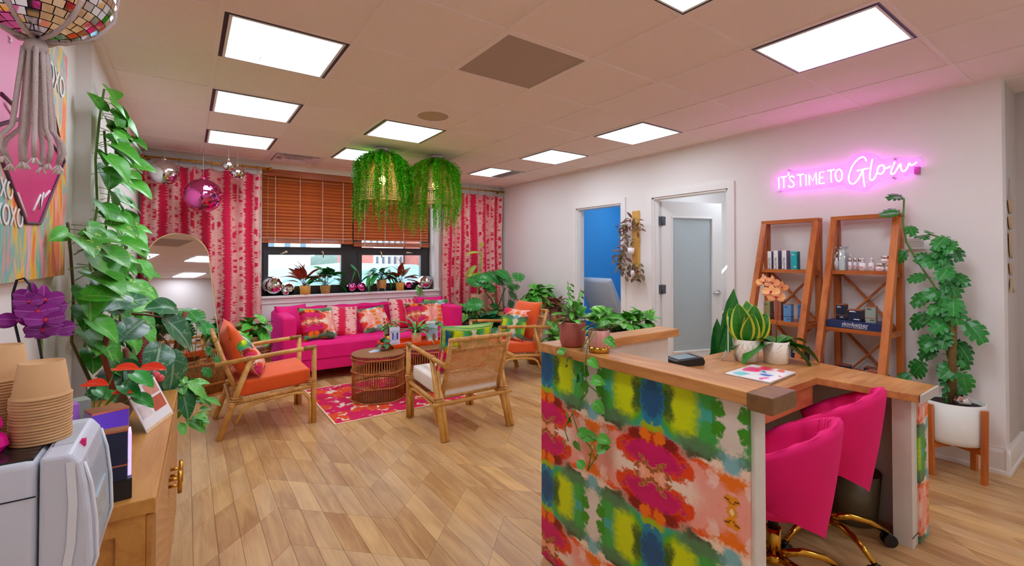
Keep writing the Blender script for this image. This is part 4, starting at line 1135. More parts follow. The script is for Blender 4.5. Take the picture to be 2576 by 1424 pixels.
bottle('white dropper bottle next to the cream jars', 4.14, 1.235, z, 0.020, 0.097, 'dropper')
bottle('low white cream jar standing beside the dropper bottle', 4.14, 1.182, z, 0.026, 0.056, 'jar')
bottle('low white cream jar standing against the outer teak leg', 4.13, 1.120, z, 0.027, 0.056, 'jar')
bottle('low white cream jar stacked on top of the other two', 4.14, 1.151, z + 0.056, 0.027, 0.056, 'jar')
# right ladder, middle: branded plinth and cartons
z = SHZ[1]; w = 0.345
t = thing('display_plinth', 'navy display plinth with white lettering on the middle shelf', 'display stand', (4.08, 1.30, z), RZS)
MB().box((-w / 2, -0.105, 0), (w / 2, 0.105, 0.055)).build('plinth_body', plain('navy_plinth', (32, 48, 96), 0.4), t, bevel=0.002)
lettering('skinbetter', 0.040, M_WINK, t, (0.01, -0.1058, 0.034)); lettering('SCIENCE', 0.019, M_WINK, t, (0.042, -0.1058, 0.013), spacing=1.15)
MB().box((-0.075, -0.1062, 0.0125), (-0.005, -0.105, 0.0145)).build('rule_line', M_WINK, t)
carton('tall navy carton with copper bands on the navy plinth', 4.08, 1.405, z + 0.055, 0.055, 0.075, 0.115, M_NAVY, None, M_COPPER, M_WINK, M_COPPER)
carton('wide navy carton with copper lid in the middle of the plinth', 4.05, 1.305, z + 0.055, 0.085, 0.075, 0.085, M_NAVY, None, M_COPPER, M_WINK)
carton('sage grey carton with copper band at the plinth end', 4.03, 1.205, z + 0.055, 0.06, 0.05, 0.118, M_SAGE, None, M_COPPER, M_INK, M_COPPER)
z = SHZ[2]
carton('navy carton with copper lid at the low shelf end facing the left ladder', 3.98, 1.44, z, 0.06, 0.08, 0.125, M_NAVY, None, M_COPPER, M_WINK)
carton('navy carton with copper lid behind the navy jar', 4.10, 1.40, z, 0.07, 0.08, 0.13, M_NAVY, None, M_COPPER, M_WINK)
carton('navy carton with copper lid in front of the low shelf middle', 3.98, 1.275, z, 0.06, 0.08, 0.13, M_NAVY, None, M_COPPER, M_WINK)
carton('navy carton with copper lid at the back of the low shelf', 4.14, 1.25, z, 0.06, 0.08, 0.13, M_NAVY, None, M_COPPER, M_WINK)
carton('copper coloured carton on the low shelf by the outer leg', 3.98, 1.185, z, 0.06, 0.07, 0.145, M_BRONZE, M_PLUM, None, M_INK)
for k, (x, y) in enumerate(((3.98, 1.355), (4.06, 1.33))):
    t = thing('cream_jar', ('navy screw-top jar at the front of the low shelf', 'navy screw-top jar behind the front jar')[k], 'jar', (x, y, z), RZS, 'navy jars on the low shelf')
    MB().lathe([(0, 0), (0.034, 0), (0.036, 0.01), (0.036, 0.075), (0, 0.075)], 28).build('body', M_NAVY, t)
    MB().lathe([(0, 0.077), (0.037, 0.077), (0.037, 0.112), (0.033, 0.118), (0, 0.116)], 28).build('lid', plain('navy_gloss', (24, 34, 60), 0.15), t)

# ---- things on the desk
lp = thing('laptop', 'closed laptop in a white cover with pink and blue ink blots', 'laptop', (2.535, 1.255, 0.76), radians(3))
def laptop_mat():
    t = NT('ink_blot_cover'); v = t.coord('Object'); n = t.noise(v, 14, 4); q = t.vmath('ADD', v, t.vmath('SCALE', t.vmath('SUBTRACT', n.outputs['Color'], (0.5, 0.5, 0.5))))
    q.node.inputs[1].links[0].from_node.inputs['Scale'].default_value = 0.10
    c = lin((244, 240, 240))
    for (x, y, r, rgb) in ((0.03, 0.06, 0.07, (235, 10, 120)), (0.12, 0.02, 0.06, (240, 30, 90)), (0.13, -0.06, 0.03, (250, 90, 70)), (-0.10, 0.05, 0.05, (120, 210, 215)), (-0.04, -0.04, 0.035, (90, 130, 210)), (0.03, -0.01, 0.03, (60, 170, 200)), (-0.12, -0.07, 0.03, (230, 90, 170)), (-0.01, -0.10, 0.02, (250, 60, 140))):
        d = t.vmath('LENGTH', t.vmath('MULTIPLY', t.vmath('SUBTRACT', q, (x, y, 0)), (1, 1.3, 0)))
        c = t.mix(t.ramp(d, r * 1.15, r * 0.6), c, lin(rgb))
    t.set(c, 0.3); return t.m
obj('lid', rbox((-0.16, -0.115, 0.009), (0.16, 0.115, 0.018), 0.004, 2), laptop_mat(), lp)
obj('base', rbox((-0.159, -0.114, 0.0), (0.159, 0.114, 0.009), 0.003, 2), M_STEEL, lp)
cd = thing('card_reader', 'black wedge card terminal behind the ledge', 'card reader', (2.44, 1.66, 0.76), radians(-20))
MB().prism([(-0.10, 0.0), (0.09, 0.0), (0.10, 0.02), (0.085, 0.05), (-0.10, 0.035)], -0.07, 0.07, 1).build('housing', M_CASTER, cd, bevel=0.004)
MB().bar((-0.07, 0, 0.0395), (0.05, 0, 0.0485), 0.10, 0.002).build('screen', plain('grey_screen', (130, 150, 160), 0.15), cd)
sg = thing('sign_holder', 'slim acrylic sign in a chrome wedge on the desk', 'sign holder', (2.765, 1.566, 0.76), radians(-58))
MB().prism([(-0.04, 0), (0.04, 0), (0.012, 0.055), (-0.012, 0.055)], -0.035, 0.035, 1).build('wedge_base', M_CHROME, sg, bevel=0.002)
MB().box((-0.002, -0.03, 0.05), (0.002, 0.03, 0.27)).build('sign_card', plain('sign_paper', (235, 235, 240), 0.3), sg)
# ================================================================== left side: cabinet and what stands on it
M_CAB = wood('cabinet_oak', (184, 120, 52), (222, 160, 82), (20, 2, 20), 0.35, rand=0.1)
M_FRET = plain('fretwork_oak', (202, 150, 96), 0.45, noise=0.1, nscale=30)
cb = thing('sideboard', 'oak sideboard with fretwork doors along the left wall', 'cabinet', (-0.062, 1.60, 0), -radians(1.5))
L, D, H = 1.257, 0.36, 0.74
MB().box((-D, 0, H - 0.042), (0.0, L, H)).build('top', M_CAB, cb, bevel=0.003)
MB().box((-D + 0.01, 0.012, 0.16), (-0.075, 0.04, H - 0.042)).build('end_panel', M_CAB, cb)
for (a, b) in ((-D + 0.01, -D + 0.055), (-0.085, -0.022)): MB().box((a, 0.004, 0.16), (b, 0.04, H - 0.042)).build('end_stile', M_CAB, cb)
MB().box((-D + 0.055, 0.004, H - 0.085), (-0.085, 0.04, H - 0.042)).build('end_rail', M_CAB, cb)
MB().box((-D + 0.01, L - 0.03, 0.16), (-0.022, L - 0.004, H - 0.042)).build('far_end', M_CAB, cb)
MB().box((-D + 0.01, 0.04, 0.16), (-0.022, L - 0.03, 0.185)).build('bottom_board', M_CAB, cb)
MB().box((-D, 0.04, 0.16), (-D + 0.01, L - 0.03, H - 0.042)).build('back_board', M_CAB, cb)
nd = 2; dl = (L - 0.02) / nd
for k in range(nd):
    y0 = 0.01 + k * dl; y1 = y0 + dl - 0.004; z0, z1 = 0.165, H - 0.048
    d = MB().box((-0.021, y0, z0), (-0.010, y1, z1)).build('door', M_CAB, cb)
    slab(0, [y0, y0 + 0.03, y1 - 0.03, y1], [z0, z0 + 0.03, z1 - 0.03, z1], {(1, 1)}, -0.010, 0.0).build('door_frame', M_FRET, d)
    m = MB(); ny, nz = 15, 14
    for i in range(ny):
        for j in range(nz):
            yc = y0 + 0.03 + (i + 0.5) * (y1 - y0 - 0.06) / ny; zc = z0 + 0.03 + (j + (0.5 if i % 2 else 0.0) + 0.25) * (z1 - z0 - 0.06) / nz
            if zc > z1 - 0.035: continue
            ry, rz_ = (y1 - y0 - 0.06) / ny * 0.52, (z1 - z0 - 0.06) / nz * 0.52
            m.tube([(-0.004, yc + ry * cos(a * pi / 5), zc + rz_ * sin(a * pi / 5)) for a in range(10)], 0.0045, 5, closed=True)
    f = m.build('fretwork', M_FRET, d); f['kind'] = 'stuff'
    yh = y1 - 0.05 if k == 0 else y0 + 0.05
    hd = MB().cyl((0.034, yh, 0.50), (0.034, yh, 0.585), 0.0075, 12).build('handle', M_BRASS, d)
    for zz_ in (0.53, 0.555): MB().cyl((-0.002, yh, zz_), (0.034, yh, zz_), 0.0055, 10).build('handle_post', M_BRASS, hd)
for y in (0.05, L - 0.05):
    for x in (-0.05, -D + 0.05):
        MB().tube([(x, y, 0.165), (x + (0.008 if x > -0.1 else -0.008), y, 0)], [0.020, 0.012], 12).build('leg', plain('brown_leg', (150, 84, 36), 0.4), cb)
# stand under the coffee machine
st_ = thing('machine_stand', 'small black stand carrying the coffee machine', 'stand', (-0.31, 1.235, 0))
MB().box((-0.16, -0.13, 0.67), (0.15, 0.13, 0.70)).build('stand_top', M_CASTER, st_)
for x in (-0.13, 0.11):
    for y in (-0.10, 0.10): MB().cyl((x, y, 0), (x, y, 0.67), 0.012, 10).build('leg', M_CASTER, st_)
# coffee machine
M_MACH = plain('machine_grey', (205, 210, 222), 0.32); M_MACH2 = plain('machine_silver', (198, 204, 216), 0.25, 0.2)
M_SMOKE = plain('smoked_black', (38, 32, 32), 0.12)
cm = thing('coffee_machine', 'grey coffee machine with a clear curved front beside the cup stacks', 'coffee machine', (-0.30, 1.235, 0.70))
X = lambda x: x + 0.30
obj('rear_body', rbox((X(-0.475), -0.115, 0.0), (X(-0.207), 0.115, 0.348), 0.014, 3), M_MACH, cm)
MB().box((X(-0.475), -0.1162, 0.285), (X(-0.207), -0.1148, 0.287)).build('seam', M_DARK, cm)
prof = [(-0.204, 0.0), (-0.185, 0.012), (-0.160, 0.05), (-0.142, 0.095), (-0.133, 0.15), (-0.136, 0.225), (-0.143, 0.29), (-0.150, 0.330), (-0.164, 0.35), (-0.204, 0.35)]
MB().prism([(X(a), b) for a, b in prof], -0.115, 0.115, 1).build('front_body', M_MACH, cm, bevel=0.008, seg=3)
# silver swoosh along the near side
pts = [(-0.164, 0.335), (-0.160, 0.26), (-0.162, 0.19), (-0.170, 0.13), (-0.183, 0.07), (-0.197, 0.02)]
MB().grid(lambda u, v: (lambda i: (X(pts[i][0]) + (v - 0.5) * 0.012, -0.1172, pts[i][1]))(min(int(round(u * 5)), 5)), 5, 1).build('side_trim', plain('trim_light', (228, 232, 240), 0.2), cm)
fr = [(-0.148, 0.325), (-0.138, 0.285), (-0.131, 0.222), (-0.1285, 0.15), (-0.156, 0.052)]
cv = MB(); 
cv.grid(lambda u, v: (lambda i: (X(fr[i][0]), -0.10 + v * 0.20, fr[i][1]))(min(int(round(u * 4)), 4)), 4, 6)
o = cv.build('clear_cover', M_GLASS, cm); s_ = o.modifiers.new('solid', 'SOLIDIFY'); s_.thickness = 0.003
for s in (-1, 1): MB().tube([(X(a) , s * 0.101, b) for a, b in fr], 0.003, 8).build('cover_rim', plain('trim_light', (228, 232, 240), 0.2), cm)
MB().box((X(-0.142), -0.06, 0.12), (X(-0.1345), 0.06, 0.24)).build('dispenser', M_MACH2, cm)
MB().box((X(-0.465), -0.108, 0.346), (X(-0.212), 0.108, 0.351)).build('tank_lid', M_SMOKE, cm)
MB().box((X(-0.197), -0.06, 0.350), (X(-0.168), 0.07, 0.3515)).build('control_pad', plain('pad_grey', (190, 196, 206), 0.3), cm)
MB().box((X(-0.196), -0.062, 0.3502), (X(-0.195), 0.072, 0.352)).build('pad_line', M_DARK, cm)
MB().box((X(-0.160), -0.05, 0.338), (X(-0.153), -0.04, 0.351)).build('indicator', M_PINKINK, cm)
# stacks of paper cups
M_KRAFT = plain('kraft_paper', (206, 160, 112), 0.8, noise=0.06, nscale=30)
cup = MB().lathe([(0.0425, 0.0), (0.0437, 0.0012), (0.0437, 0.0034), (0.0418, 0.0044), (0.0400, 0.008), (0.0322, 0.066), (0.0295, 0.066), (0.0290, 0.063), (0, 0.063)], 36).mesh('paper_cup')
cup.materials.append(M_KRAFT)
def cups(x, y, n, label, group):
    for i in range(n):
        o = obj('paper_cup', cup, None, None, (x + rnd.uniform(-.0006, .0006), y + rnd.uniform(-.0006, .0006), 1.0515 + i * 0.0054))
        tag(o, label if i < n - 1 else label.replace('nested in', 'topmost of'), 'cup', group)
cups(-0.222, 1.232, 16, 'brown paper cup nested in the shorter upside-down stack', 'cups in the shorter stack')
cups(-0.292, 1.302, 21, 'brown paper cup nested in the taller upside-down stack', 'cups in the taller stack')
# pink glass ornament at the back of the machine
g_ = thing('glass_ornament', 'glossy magenta glass ornament beside the paper cups', 'ornament', (-0.285, 1.195, 1.0515))
tm = NT('magenta_glass'); tm.set(lin((230, 0, 140)), 0.08); tm.b.inputs['Coat Weight'].default_value = 0.6
MB().lathe([(0, 0), (0.022, 0.0), (0.030, 0.012), (0.026, 0.028), (0.016, 0.036), (0.022, 0.046), (0.020, 0.058), (0.010, 0.068), (0, 0.07)], 14, smooth=False).build('facets', tm.m, g_)

# boxes, display stand and calendar on the sideboard
GK = 'skincare boxes on the sideboard'
M_VIO = plain('violet_card', (104, 60, 200), 0.3); M_SILV = plain('silver_card', (190, 175, 180), 0.25, 0.5); M_LILAC = plain('lilac_card', (170, 110, 205), 0.35)
ds = thing('lit_display_block', 'lit white display block on a black base on the sideboard', 'display stand', (-0.152, 1.672, H), radians(6))
MB().box((-0.032, -0.045, 0), (0.032, 0.045, 0.055)).build('black_base', M_CASTER, ds, bevel=0.002)
MB().box((-0.031, -0.02, 0.055), (0.031, 0.045, 0.17)).build('light_block', emit('violet_lit_acrylic', (190, 170, 255), 1.1), ds)
carton('navy carton with copper lid leaning on the lit display block', -0.155, 1.640, H + 0.0565, 0.058, 0.035, 0.135, M_NAVY, None, M_COPPER, None, M_COPPER, radians(2), GK)
carton('blue violet carton with silver sides behind the lit display block', -0.19, 1.83, H, 0.085, 0.07, 0.205, M_VIO, M_SILV, M_COPPER, None, None, radians(22), GK)
carton('purple carton with pale edges beside the paper cups', -0.305, 1.86, H, 0.09, 0.06, 0.225, M_LILAC, M_SILV, None, None, None, radians(20), GK)
carton('grey carton behind the purple carton', -0.285, 2.02, H, 0.06, 0.06, 0.20, M_SAGE, M_SILV, None, None, None, radians(20), GK)
carton('small blue carton with copper lid touching the coffee machine cups', -0.285, 1.72, H, 0.06, 0.05, 0.165, M_BLUEC, M_SILV, M_COPPER, None, None, radians(20), GK)
carton('pale lilac carton behind the taller cup stack', -0.40, 1.75, H, 0.10, 0.08, 0.36, plain('pale_lilac_card', (214, 200, 236), 0.4), None, None, None, None, radians(20), GK)
# desk calendar
ca = thing('desk_calendar', 'white spiral desk calendar standing like a tent on the sideboard', 'calendar', (-0.15, 2.33, H), atan2(0.173, 0.059))
M_PAPERW = plain('page_white', (240, 238, 242), 0.6)
sl_ = radians(24); hh = 0.185
def tilt(s): return Matrix.Translation((0, s * -0.075, 0)) @ Matrix.Rotation(s * sl_, 4, 'X') if False else Matrix.Translation((0, -s * 0.078, 0)) @ Matrix.Rotation(-s * sl_, 4, 'X')
for s in (1, -1):
    m = MB().box((-0.115, -0.0015, 0), (0.115, 0.0015, hh), tilt(s)); m.build('page' if s > 0 else 'back_board', M_PAPERW if s > 0 else plain('grey_board', (150, 140, 138), 0.7), ca)
for (a, b, c, d, rgb) in ((0.0, 0.05, 0.10, 0.105, (196, 92, 60)), (0.0, 0.115, 0.10, 0.165, (220, 150, 130)), (-0.11, 0.0, 0.11, 0.012, (232, 200, 160)), (-0.10, 0.05, -0.02, 0.10, (226, 214, 214))):
    MB().box((a, -0.0024, b), (c, -0.0014, d), tilt(1)).build('printed_photo', plain('photo_%d' % rgb[1], rgb, 0.5, noise=0.3, nscale=25), ca)
m = MB()
for i in range(26):
    x = -0.108 + i * 0.00865; m.tube([(x, 0.010 * cos(a * pi / 4), hh * cos(sl_) - 0.002 + 0.010 * sin(a * pi / 4)) for a in range(8)], 0.0012, 5, closed=True)
o = m.build('spiral_binding', M_DARK, ca); o['kind'] = 'stuff'

# ---- painting on the left wall
def canvas_mat():
    t = NT('smeared_canvas'); p = t.pos(); v = t.scale(p, (1, 5.5, 1.5)); n = t.noise(v, 1.3, 5, 0.6, 0.8); n2 = t.noise(v, 3.0, 3)
    r = t.add('ShaderNodeValToRGB'); t.link(n.outputs[0], r.inputs[0]); cr = r.color_ramp
    cols = [(0.25, (245, 90, 150)), (0.38, (250, 120, 50)), (0.46, (250, 200, 60)), (0.53, (90, 190, 190)), (0.60, (250, 150, 130)), (0.70, (230, 40, 120)), (0.8, (120, 140, 190))]
    cr.elements[0].position = cols[0][0]; cr.elements[0].color = (*lin(cols[0][1]), 1)
    cr.elements[1].position = cols[-1][0]; cr.elements[1].color = (*lin(cols[-1][1]), 1)
    for q, c in cols[1:-1]: e = cr.elements.new(q); e.color = (*lin(c), 1)
    t.set(t.mix(t.ramp(n2.outputs[0], 0.55, 0.7), r.outputs[0], lin((250, 170, 190))), 0.5); return t.m
XP_ = XLN + 0.034
pa = thing('painting', 'large canvas with a magenta gem and white scribbled letters', 'painting', (XLN, 2.2, 1.32))
def PT(m, name, mat, **k):
    me = m.mesh(name); me.transform(Matrix.Translation((-XLN, -2.2, -1.32))); return obj(name, me, mat, pa, **k)
PY1 = onx(166, 400, XP_).y; PZ0 = onx(160, 692, XP_).z; PZ1 = onx(171, 148, XP_).z
PT(MB().box((XLN + 0.001, PY1 - 1.35, PZ0), (XP_, PY1, PZ1)), 'canvas', canvas_mat())
def flat(pts, off): return [Vector((XP_ + off, onx(x, y, XP_).y, onx(x, y, XP_).z)) for x, y in pts]
def facet(pts, name, rgb, off=0.001):
    P = flat(pts, off); m = MB(); i = len(m.v)
    m.v += [tuple(p) for p in P] + [(p.x - 0.0015, p.y, p.z) for p in P]; n = len(P)
    m.f += [tuple(range(n)), tuple(reversed(range(n, 2 * n)))] + [(k, (k + 1) % n, n + (k + 1) % n, n + k) for k in range(n)]; m.sm += [False] * (n + 2)
    PT(m, name, plain('gem_%s' % name, rgb, 0.45, noise=0.12, nscale=5))
facet([(109, 142), (159, 407), (96, 314), (40, 300), (-60, 330), (-200, 420), (-140, 120), (-20, 60), (60, 90)], 'upper_facet', (226, 90, 160))
facet([(96, 314), (159, 407), (97, 563), (61, 561), (0, 400), (-60, 330), (40, 300)], 'lower_facet', (216, 20, 120))
def stroke(pts, name, mat, r=0.006, off=0.003): 
    PT(MB().tube(flat(pts, off), r, 5), name, mat)
M_CHAR = plain('charcoal_paint', (96, 60, 84), 0.7); M_WP = plain('white_paint_marker', (250, 244, 246), 0.5)
for k, s in enumerate(([(85, 138), (109, 142), (132, 285), (159, 407)], [(96, 314), (159, 407), (97, 563), (61, 561), (20, 450), (0, 400)], [(96, 314), (40, 300), (-60, 330)], [(0, 235), (30, 262)])): stroke(s, 'outline', M_CHAR)
for s in ([(108, 160), (128, 280)], [(80, 530), (98, 490), (96, 525), (106, 485), (104, 500), (122, 480)], [(40, 485), (62, 545)], [(10, 260), (35, 300)], [(98, 322), (118, 350)]): stroke(s, 'white_mark', M_WP, 0.0045)
def onwall(txt, px, py, size, rot=0.0):
    p = onx(px, py, XP_); o = lettering(txt, size, M_WP, pa, (XP_ + 0.003 - XLN, p.y - 2.2, p.z - 1.32), (pi / 2, rot, pi / 2), ext=0.001)
    return o
onwall('XOXO', 134, 195, 0.13, radians(0)); onwall('XO', 14, 478, 0.085); onwall('XOXO', 22, 545, 0.095)
for (x, y) in ((35, 60), (20, 90), (95, 165), (40, 75), (100, 185)): stroke([(x, y), (x + 4, y + 9), (x + 1, y + 16)], 'white_splatter', M_WP, 0.004)

# ---- macrame hanger with a mirror ball
def tile_ball(t, r, c, nrow, tile_parts=0, mat=None, gap=0.06, seed=1):
    R = random.Random(seed); rest_ = MB(); made = 0; rows = []
    for i in range(nrow):
        p0 = -pi / 2 + pi * i / nrow; p1 = p0 + pi / nrow; pc = (p0 + p1) / 2
        n = max(4, int(round(2 * pi * cos(pc) * nrow / pi)))
        rows.append((p0, p1, n))
    for p0, p1, n in rows:
        sh = None
        for k in range(n):
            da = 2 * pi / n; a0, a1 = -da / 2 * (1 - gap), da / 2 * (1 - gap); dp = (p1 - p0) * gap / 2
            Q = [Vector((cos(p) * cos(a), cos(p) * sin(a), sin(p))) * r for p, a in ((p0 + dp, a0), (p0 + dp, a1), (p1 - dp, a1), (p1 - dp, a0))]
            ce_ = sum(Q, Vector()) / 4; nn = ce_.normalized()
            Q = [q - nn * ((q - ce_).dot(nn)) for q in Q]; Q2 = [q + nn * 0.004 for q in Q]
            ax = Vector((R.uniform(-1, 1), R.uniform(-1, 1), R.uniform(-1, 1))); jit = Matrix.Rotation(R.uniform(-0.035, 0.035), 4, ax.normalized())
            M = Matrix.Rotation(k * da, 4, 'Z')
            if made < tile_parts:
                if sh is None:
                    m = MB(); m.v = [tuple(q - ce_) for q in Q + Q2]; m.f = [(0, 3, 2, 1), (4, 5, 6, 7), (0, 1, 5, 4), (1, 2, 6, 5), (2, 3, 7, 6), (3, 0, 4, 7)]; m.sm = [False] * 6
                    sh = m.mesh('mirror_tile'); sh.materials.append(mat)
                o = obj('mirror_tile', sh, None, t); o.matrix_local = Matrix.Translation(c) @ M @ Matrix.Translation(ce_) @ jit; made += 1
            else:
                P = [Vector(c) + (M @ (ce_ + jit @ (q - ce_))) for q in Q2]; rest_.quad(*P)
    if rest_.v:
        o = rest_.build('mirror_tiles', mat, t); o['kind'] = 'stuff'
    MB().sphere(c, r * 0.985, 32, 18).build('ball_core', plain('ball_core', (70, 60, 80), 0.5), t)
M_MIRROR = plain('mirror_tile_silver', (238, 236, 238), 0.04, 1.0); M_MIRPINK = plain('mirror_tile_pink', (246, 110, 190), 0.05, 1.0)
M_ROPE = plain('cotton_rope', (204, 186, 182), 0.95, bump=0.6, bscale=350)
BC = Vector((-0.312, 1.63, 2.10)); BR = 0.150
mb = thing('hanging_mirror_ball', 'big mirror ball with square tiles held in the macrame hanger', 'disco ball', BC)
tile_ball(mb, BR, (0, 0, 0), 22, 290, M_MIRROR, 0.07, 4)
mh = thing('macrame_hanger', 'grey cotton macrame hanger with a long knotted tassel', 'plant hanger', BC)
for k in range(6):
    a = 2 * pi * k / 6 + 0.25
    pts = [(0, 0, CEIL - BC.z)] + [((BR + 0.006) * cos(p) * cos(a), (BR + 0.006) * cos(p) * sin(a), (BR + 0.006) * sin(p)) for p in [radians(d) for d in (55, 30, 5, -20, -45, -70, -86)]]
    MB().tube(pts, 0.006, 7).build('sling_cord', M_ROPE, mh)
MB().tube([((BR * cos(radians(-8)) + 0.006) * cos(a * pi / 16), (BR * cos(radians(-8)) + 0.006) * sin(a * pi / 16), BR * sin(radians(-8))) for a in range(32)], 0.0055, 7, closed=True).build('ring_cord', M_ROPE, mh) if False else None
MB().lathe([(0, -BR - 0.045), (0.020, -BR - 0.04), (0.024, -BR - 0.025), (0.018, -BR - 0.008), (0, -BR - 0.004)], 14).build('knot', M_ROPE, mh)
R5 = random.Random(5)
for k in range(9):
    a = 2 * pi * k / 9; rr = 0.016 + 0.006 * (k % 2); e = R5.uniform(0.004, 0.03)
    pts = [(rr * cos(a) * (1 + q * 0.2), rr * sin(a) * (1 + q * 0.2), -BR - 0.03 - q * 0.050) for q in range(5)]
    x, y, z_ = pts[-1]; pts += [(x + e * cos(a), y + e * sin(a), z_ - 0.03), (x + e * 1.2 * cos(a), y + e * 1.2 * sin(a), z_ - 0.055), (x + e * 0.7 * cos(a), y + e * 0.7 * sin(a), z_ - 0.07 - R5.uniform(0, .02))]
    c_ = MB().tube(pts, 0.0055, 7).build('tassel_cord', M_ROPE, mh)
    m = MB(); p = Vector(pts[-1])
    for q in range(8): m.tube([p, p + Vector((R5.uniform(-.012, .012), R5.uniform(-.012, .012), -0.018))], 0.0016, 4)
    m.build('frayed_end', plain('rope_fray', (226, 216, 212), 0.95), c_)

# ---- arched floor mirror
th = radians(13); mw, mhh = 0.56, 1.64
mi = thing('arched_mirror', 'tall arched floor mirror with thin gold frame leaning before the curtain', 'mirror', (0.085, 6.02, 0.0), th)
pr_ = [(-mw / 2, 0.0), (mw / 2, 0.0)] + [(mw / 2 * cos(a * pi / 20), mhh - mw / 2 + mw / 2 * sin(a * pi / 20)) for a in range(21)]
lean = Matrix.Translation((0, 0, 0.035)) @ Matrix.Rotation(-radians(6), 4, 'X') @ Matrix.Rotation(-radians(5), 4, 'Y')
m = MB().prism(pr_, -0.004, 0.0, 1); me = m.mesh('glass'); me.transform(lean); obj('glass', me, plain('mirror_glass', (226, 222, 222), 0.02, 1.0), mi)
m = MB().prism([(a * 1.0, b) for a, b in pr_], 0.0005, 0.012, 1); me = m.mesh('backing'); me.transform(lean); obj('backing', me, plain('mirror_back', (90, 80, 70), 0.7), mi)
me = MB().tube([(a, 0.002, b) for a, b in pr_], 0.008, 8, closed=True).mesh('frame'); me.transform(lean); obj('frame', me, plain('pale_gold', (216, 186, 132), 0.3, 0.9), mi)

# ---- mirror balls by the curtain and on the sill
def ball(label, p, r, pink, top, group, name='mirror_ball', rows=None):
    t = thing(name, label, 'disco ball', p, rnd.uniform(0, 6), group); mt = M_MIRPINK if pink else M_MIRROR
    n = rows or max(14, int(r * 190)); m = MB(); R = random.Random(int(r * 1000))
    for i in range(n):
        p0 = -pi / 2 + pi * i / n; p1 = p0 + pi / n; k_ = max(5, int(2 * n * cos((p0 + p1) / 2)))
        for k in range(k_):
            a0 = 2 * pi * k / k_; a1 = a0 + 2 * pi / k_ * 0.94; p2 = p1 - 0.06 * (p1 - p0)
            Q = [Vector((cos(p) * cos(a), cos(p) * sin(a), sin(p))) * r for p, a in ((p0, a0), (p0, a1), (p2, a1), (p2, a0))]
            m.quad(*Q)
    me = m.mesh('mirror_tiles'); weldless = obj('mirror_tiles', me, mt, t); weldless['kind'] = 'stuff'
    MB().sphere((0, 0, 0), r * 0.98, 28, 16).build('ball_core', plain('core_pink' if pink else 'ball_core', (190, 40, 130) if pink else (70, 60, 80), 0.5), t)
    if top:
        MB().cyl((0, 0, r * 0.97), (0, 0, r + 0.012), r * 0.16 + 0.003, 14).build('cap', mt, t)
        MB().tube([(0.010 * cos(a * pi / 6), 0, r + 0.021 + 0.010 * sin(a * pi / 6)) for a in range(12)], 0.0018, 6, closed=True).build('hook_ring', mt, t)
        MB().cyl((0, 0, r + 0.03), (0, 0, CEIL - p[2]), 0.0012, 5).build('hanging_cord', M_CORD, t)
    return t
GM = 'mirror balls hanging before the left curtain'
def bp(x, y, Y): return ony(x, y, Y)
ball('silver mirror ball hanging at the curtain edge beside the climbing pothos', bp(413, 434, 5.95), 0.132, False, True, GM)
ball('large pink mirror ball hanging lowest before the curtain', bp(511, 492, 5.90), 0.178, True, True, GM)
ball('smallest silver mirror ball hanging highest above its neighbour', bp(575, 417, 5.75), 0.060, False, True, GM)
ball('small silver mirror ball overlapping the smallest one', bp(597, 435, 5.95), 0.078, False, True, GM)
GW = 'mirror balls on the window sill'
def sb(label, x, r, pink=False, Y=6.46, rows=None): ball(label, (x, Y, WZ0 + r), r, pink, False, GW, 'sill_mirror_ball', rows)
sb('big silver mirror ball at the sill end by the left curtain', 0.893, 0.125)
sb('lilac silver mirror ball behind the tiny ball on the sill', 1.075, 0.078, False, 6.49)
sb('tiny silver mirror ball between big ball and begonia pot', 1.028, 0.047, False, 6.395)
sb('silver mirror ball leaning in the far sill corner', 2.95, 0.105, False, 6.44)
sb('pink mirror ball beside the far begonia pot', 2.70, 0.062, True, 6.47)
sb('tiny silver mirror ball in front of the far corner ball', 2.85, 0.040, False, 6.385)
ch = thing('cherry_ornament', 'pink mirrored cherry pair with green stems and leaf on the sill', 'ornament', (1.925, 6.44, WZ0))
for s in (-1, 1):
    MB().sphere((s * 0.068, 0, 0.068), 0.067, 24, 16).build('cherry', M_MIRPINK, ch)
    MB().tube([(s * 0.068, 0, 0.13), (s * 0.045, 0, 0.21), (s * 0.012, 0, 0.30)], 0.004, 6).build('stem', plain('green_stem', (80, 190, 90), 0.5), ch)
MB().grid(lambda u, v: (0.01 - 0.10 * u, -0.01 + 0.02 * (v - .5), 0.30 + 0.085 * u + 0.045 * sin(pi * min(1, u)) * (v - 0.5)), 8, 4).build('leaf', plain('green_leaf_enamel', (30, 160, 80), 0.35), ch)

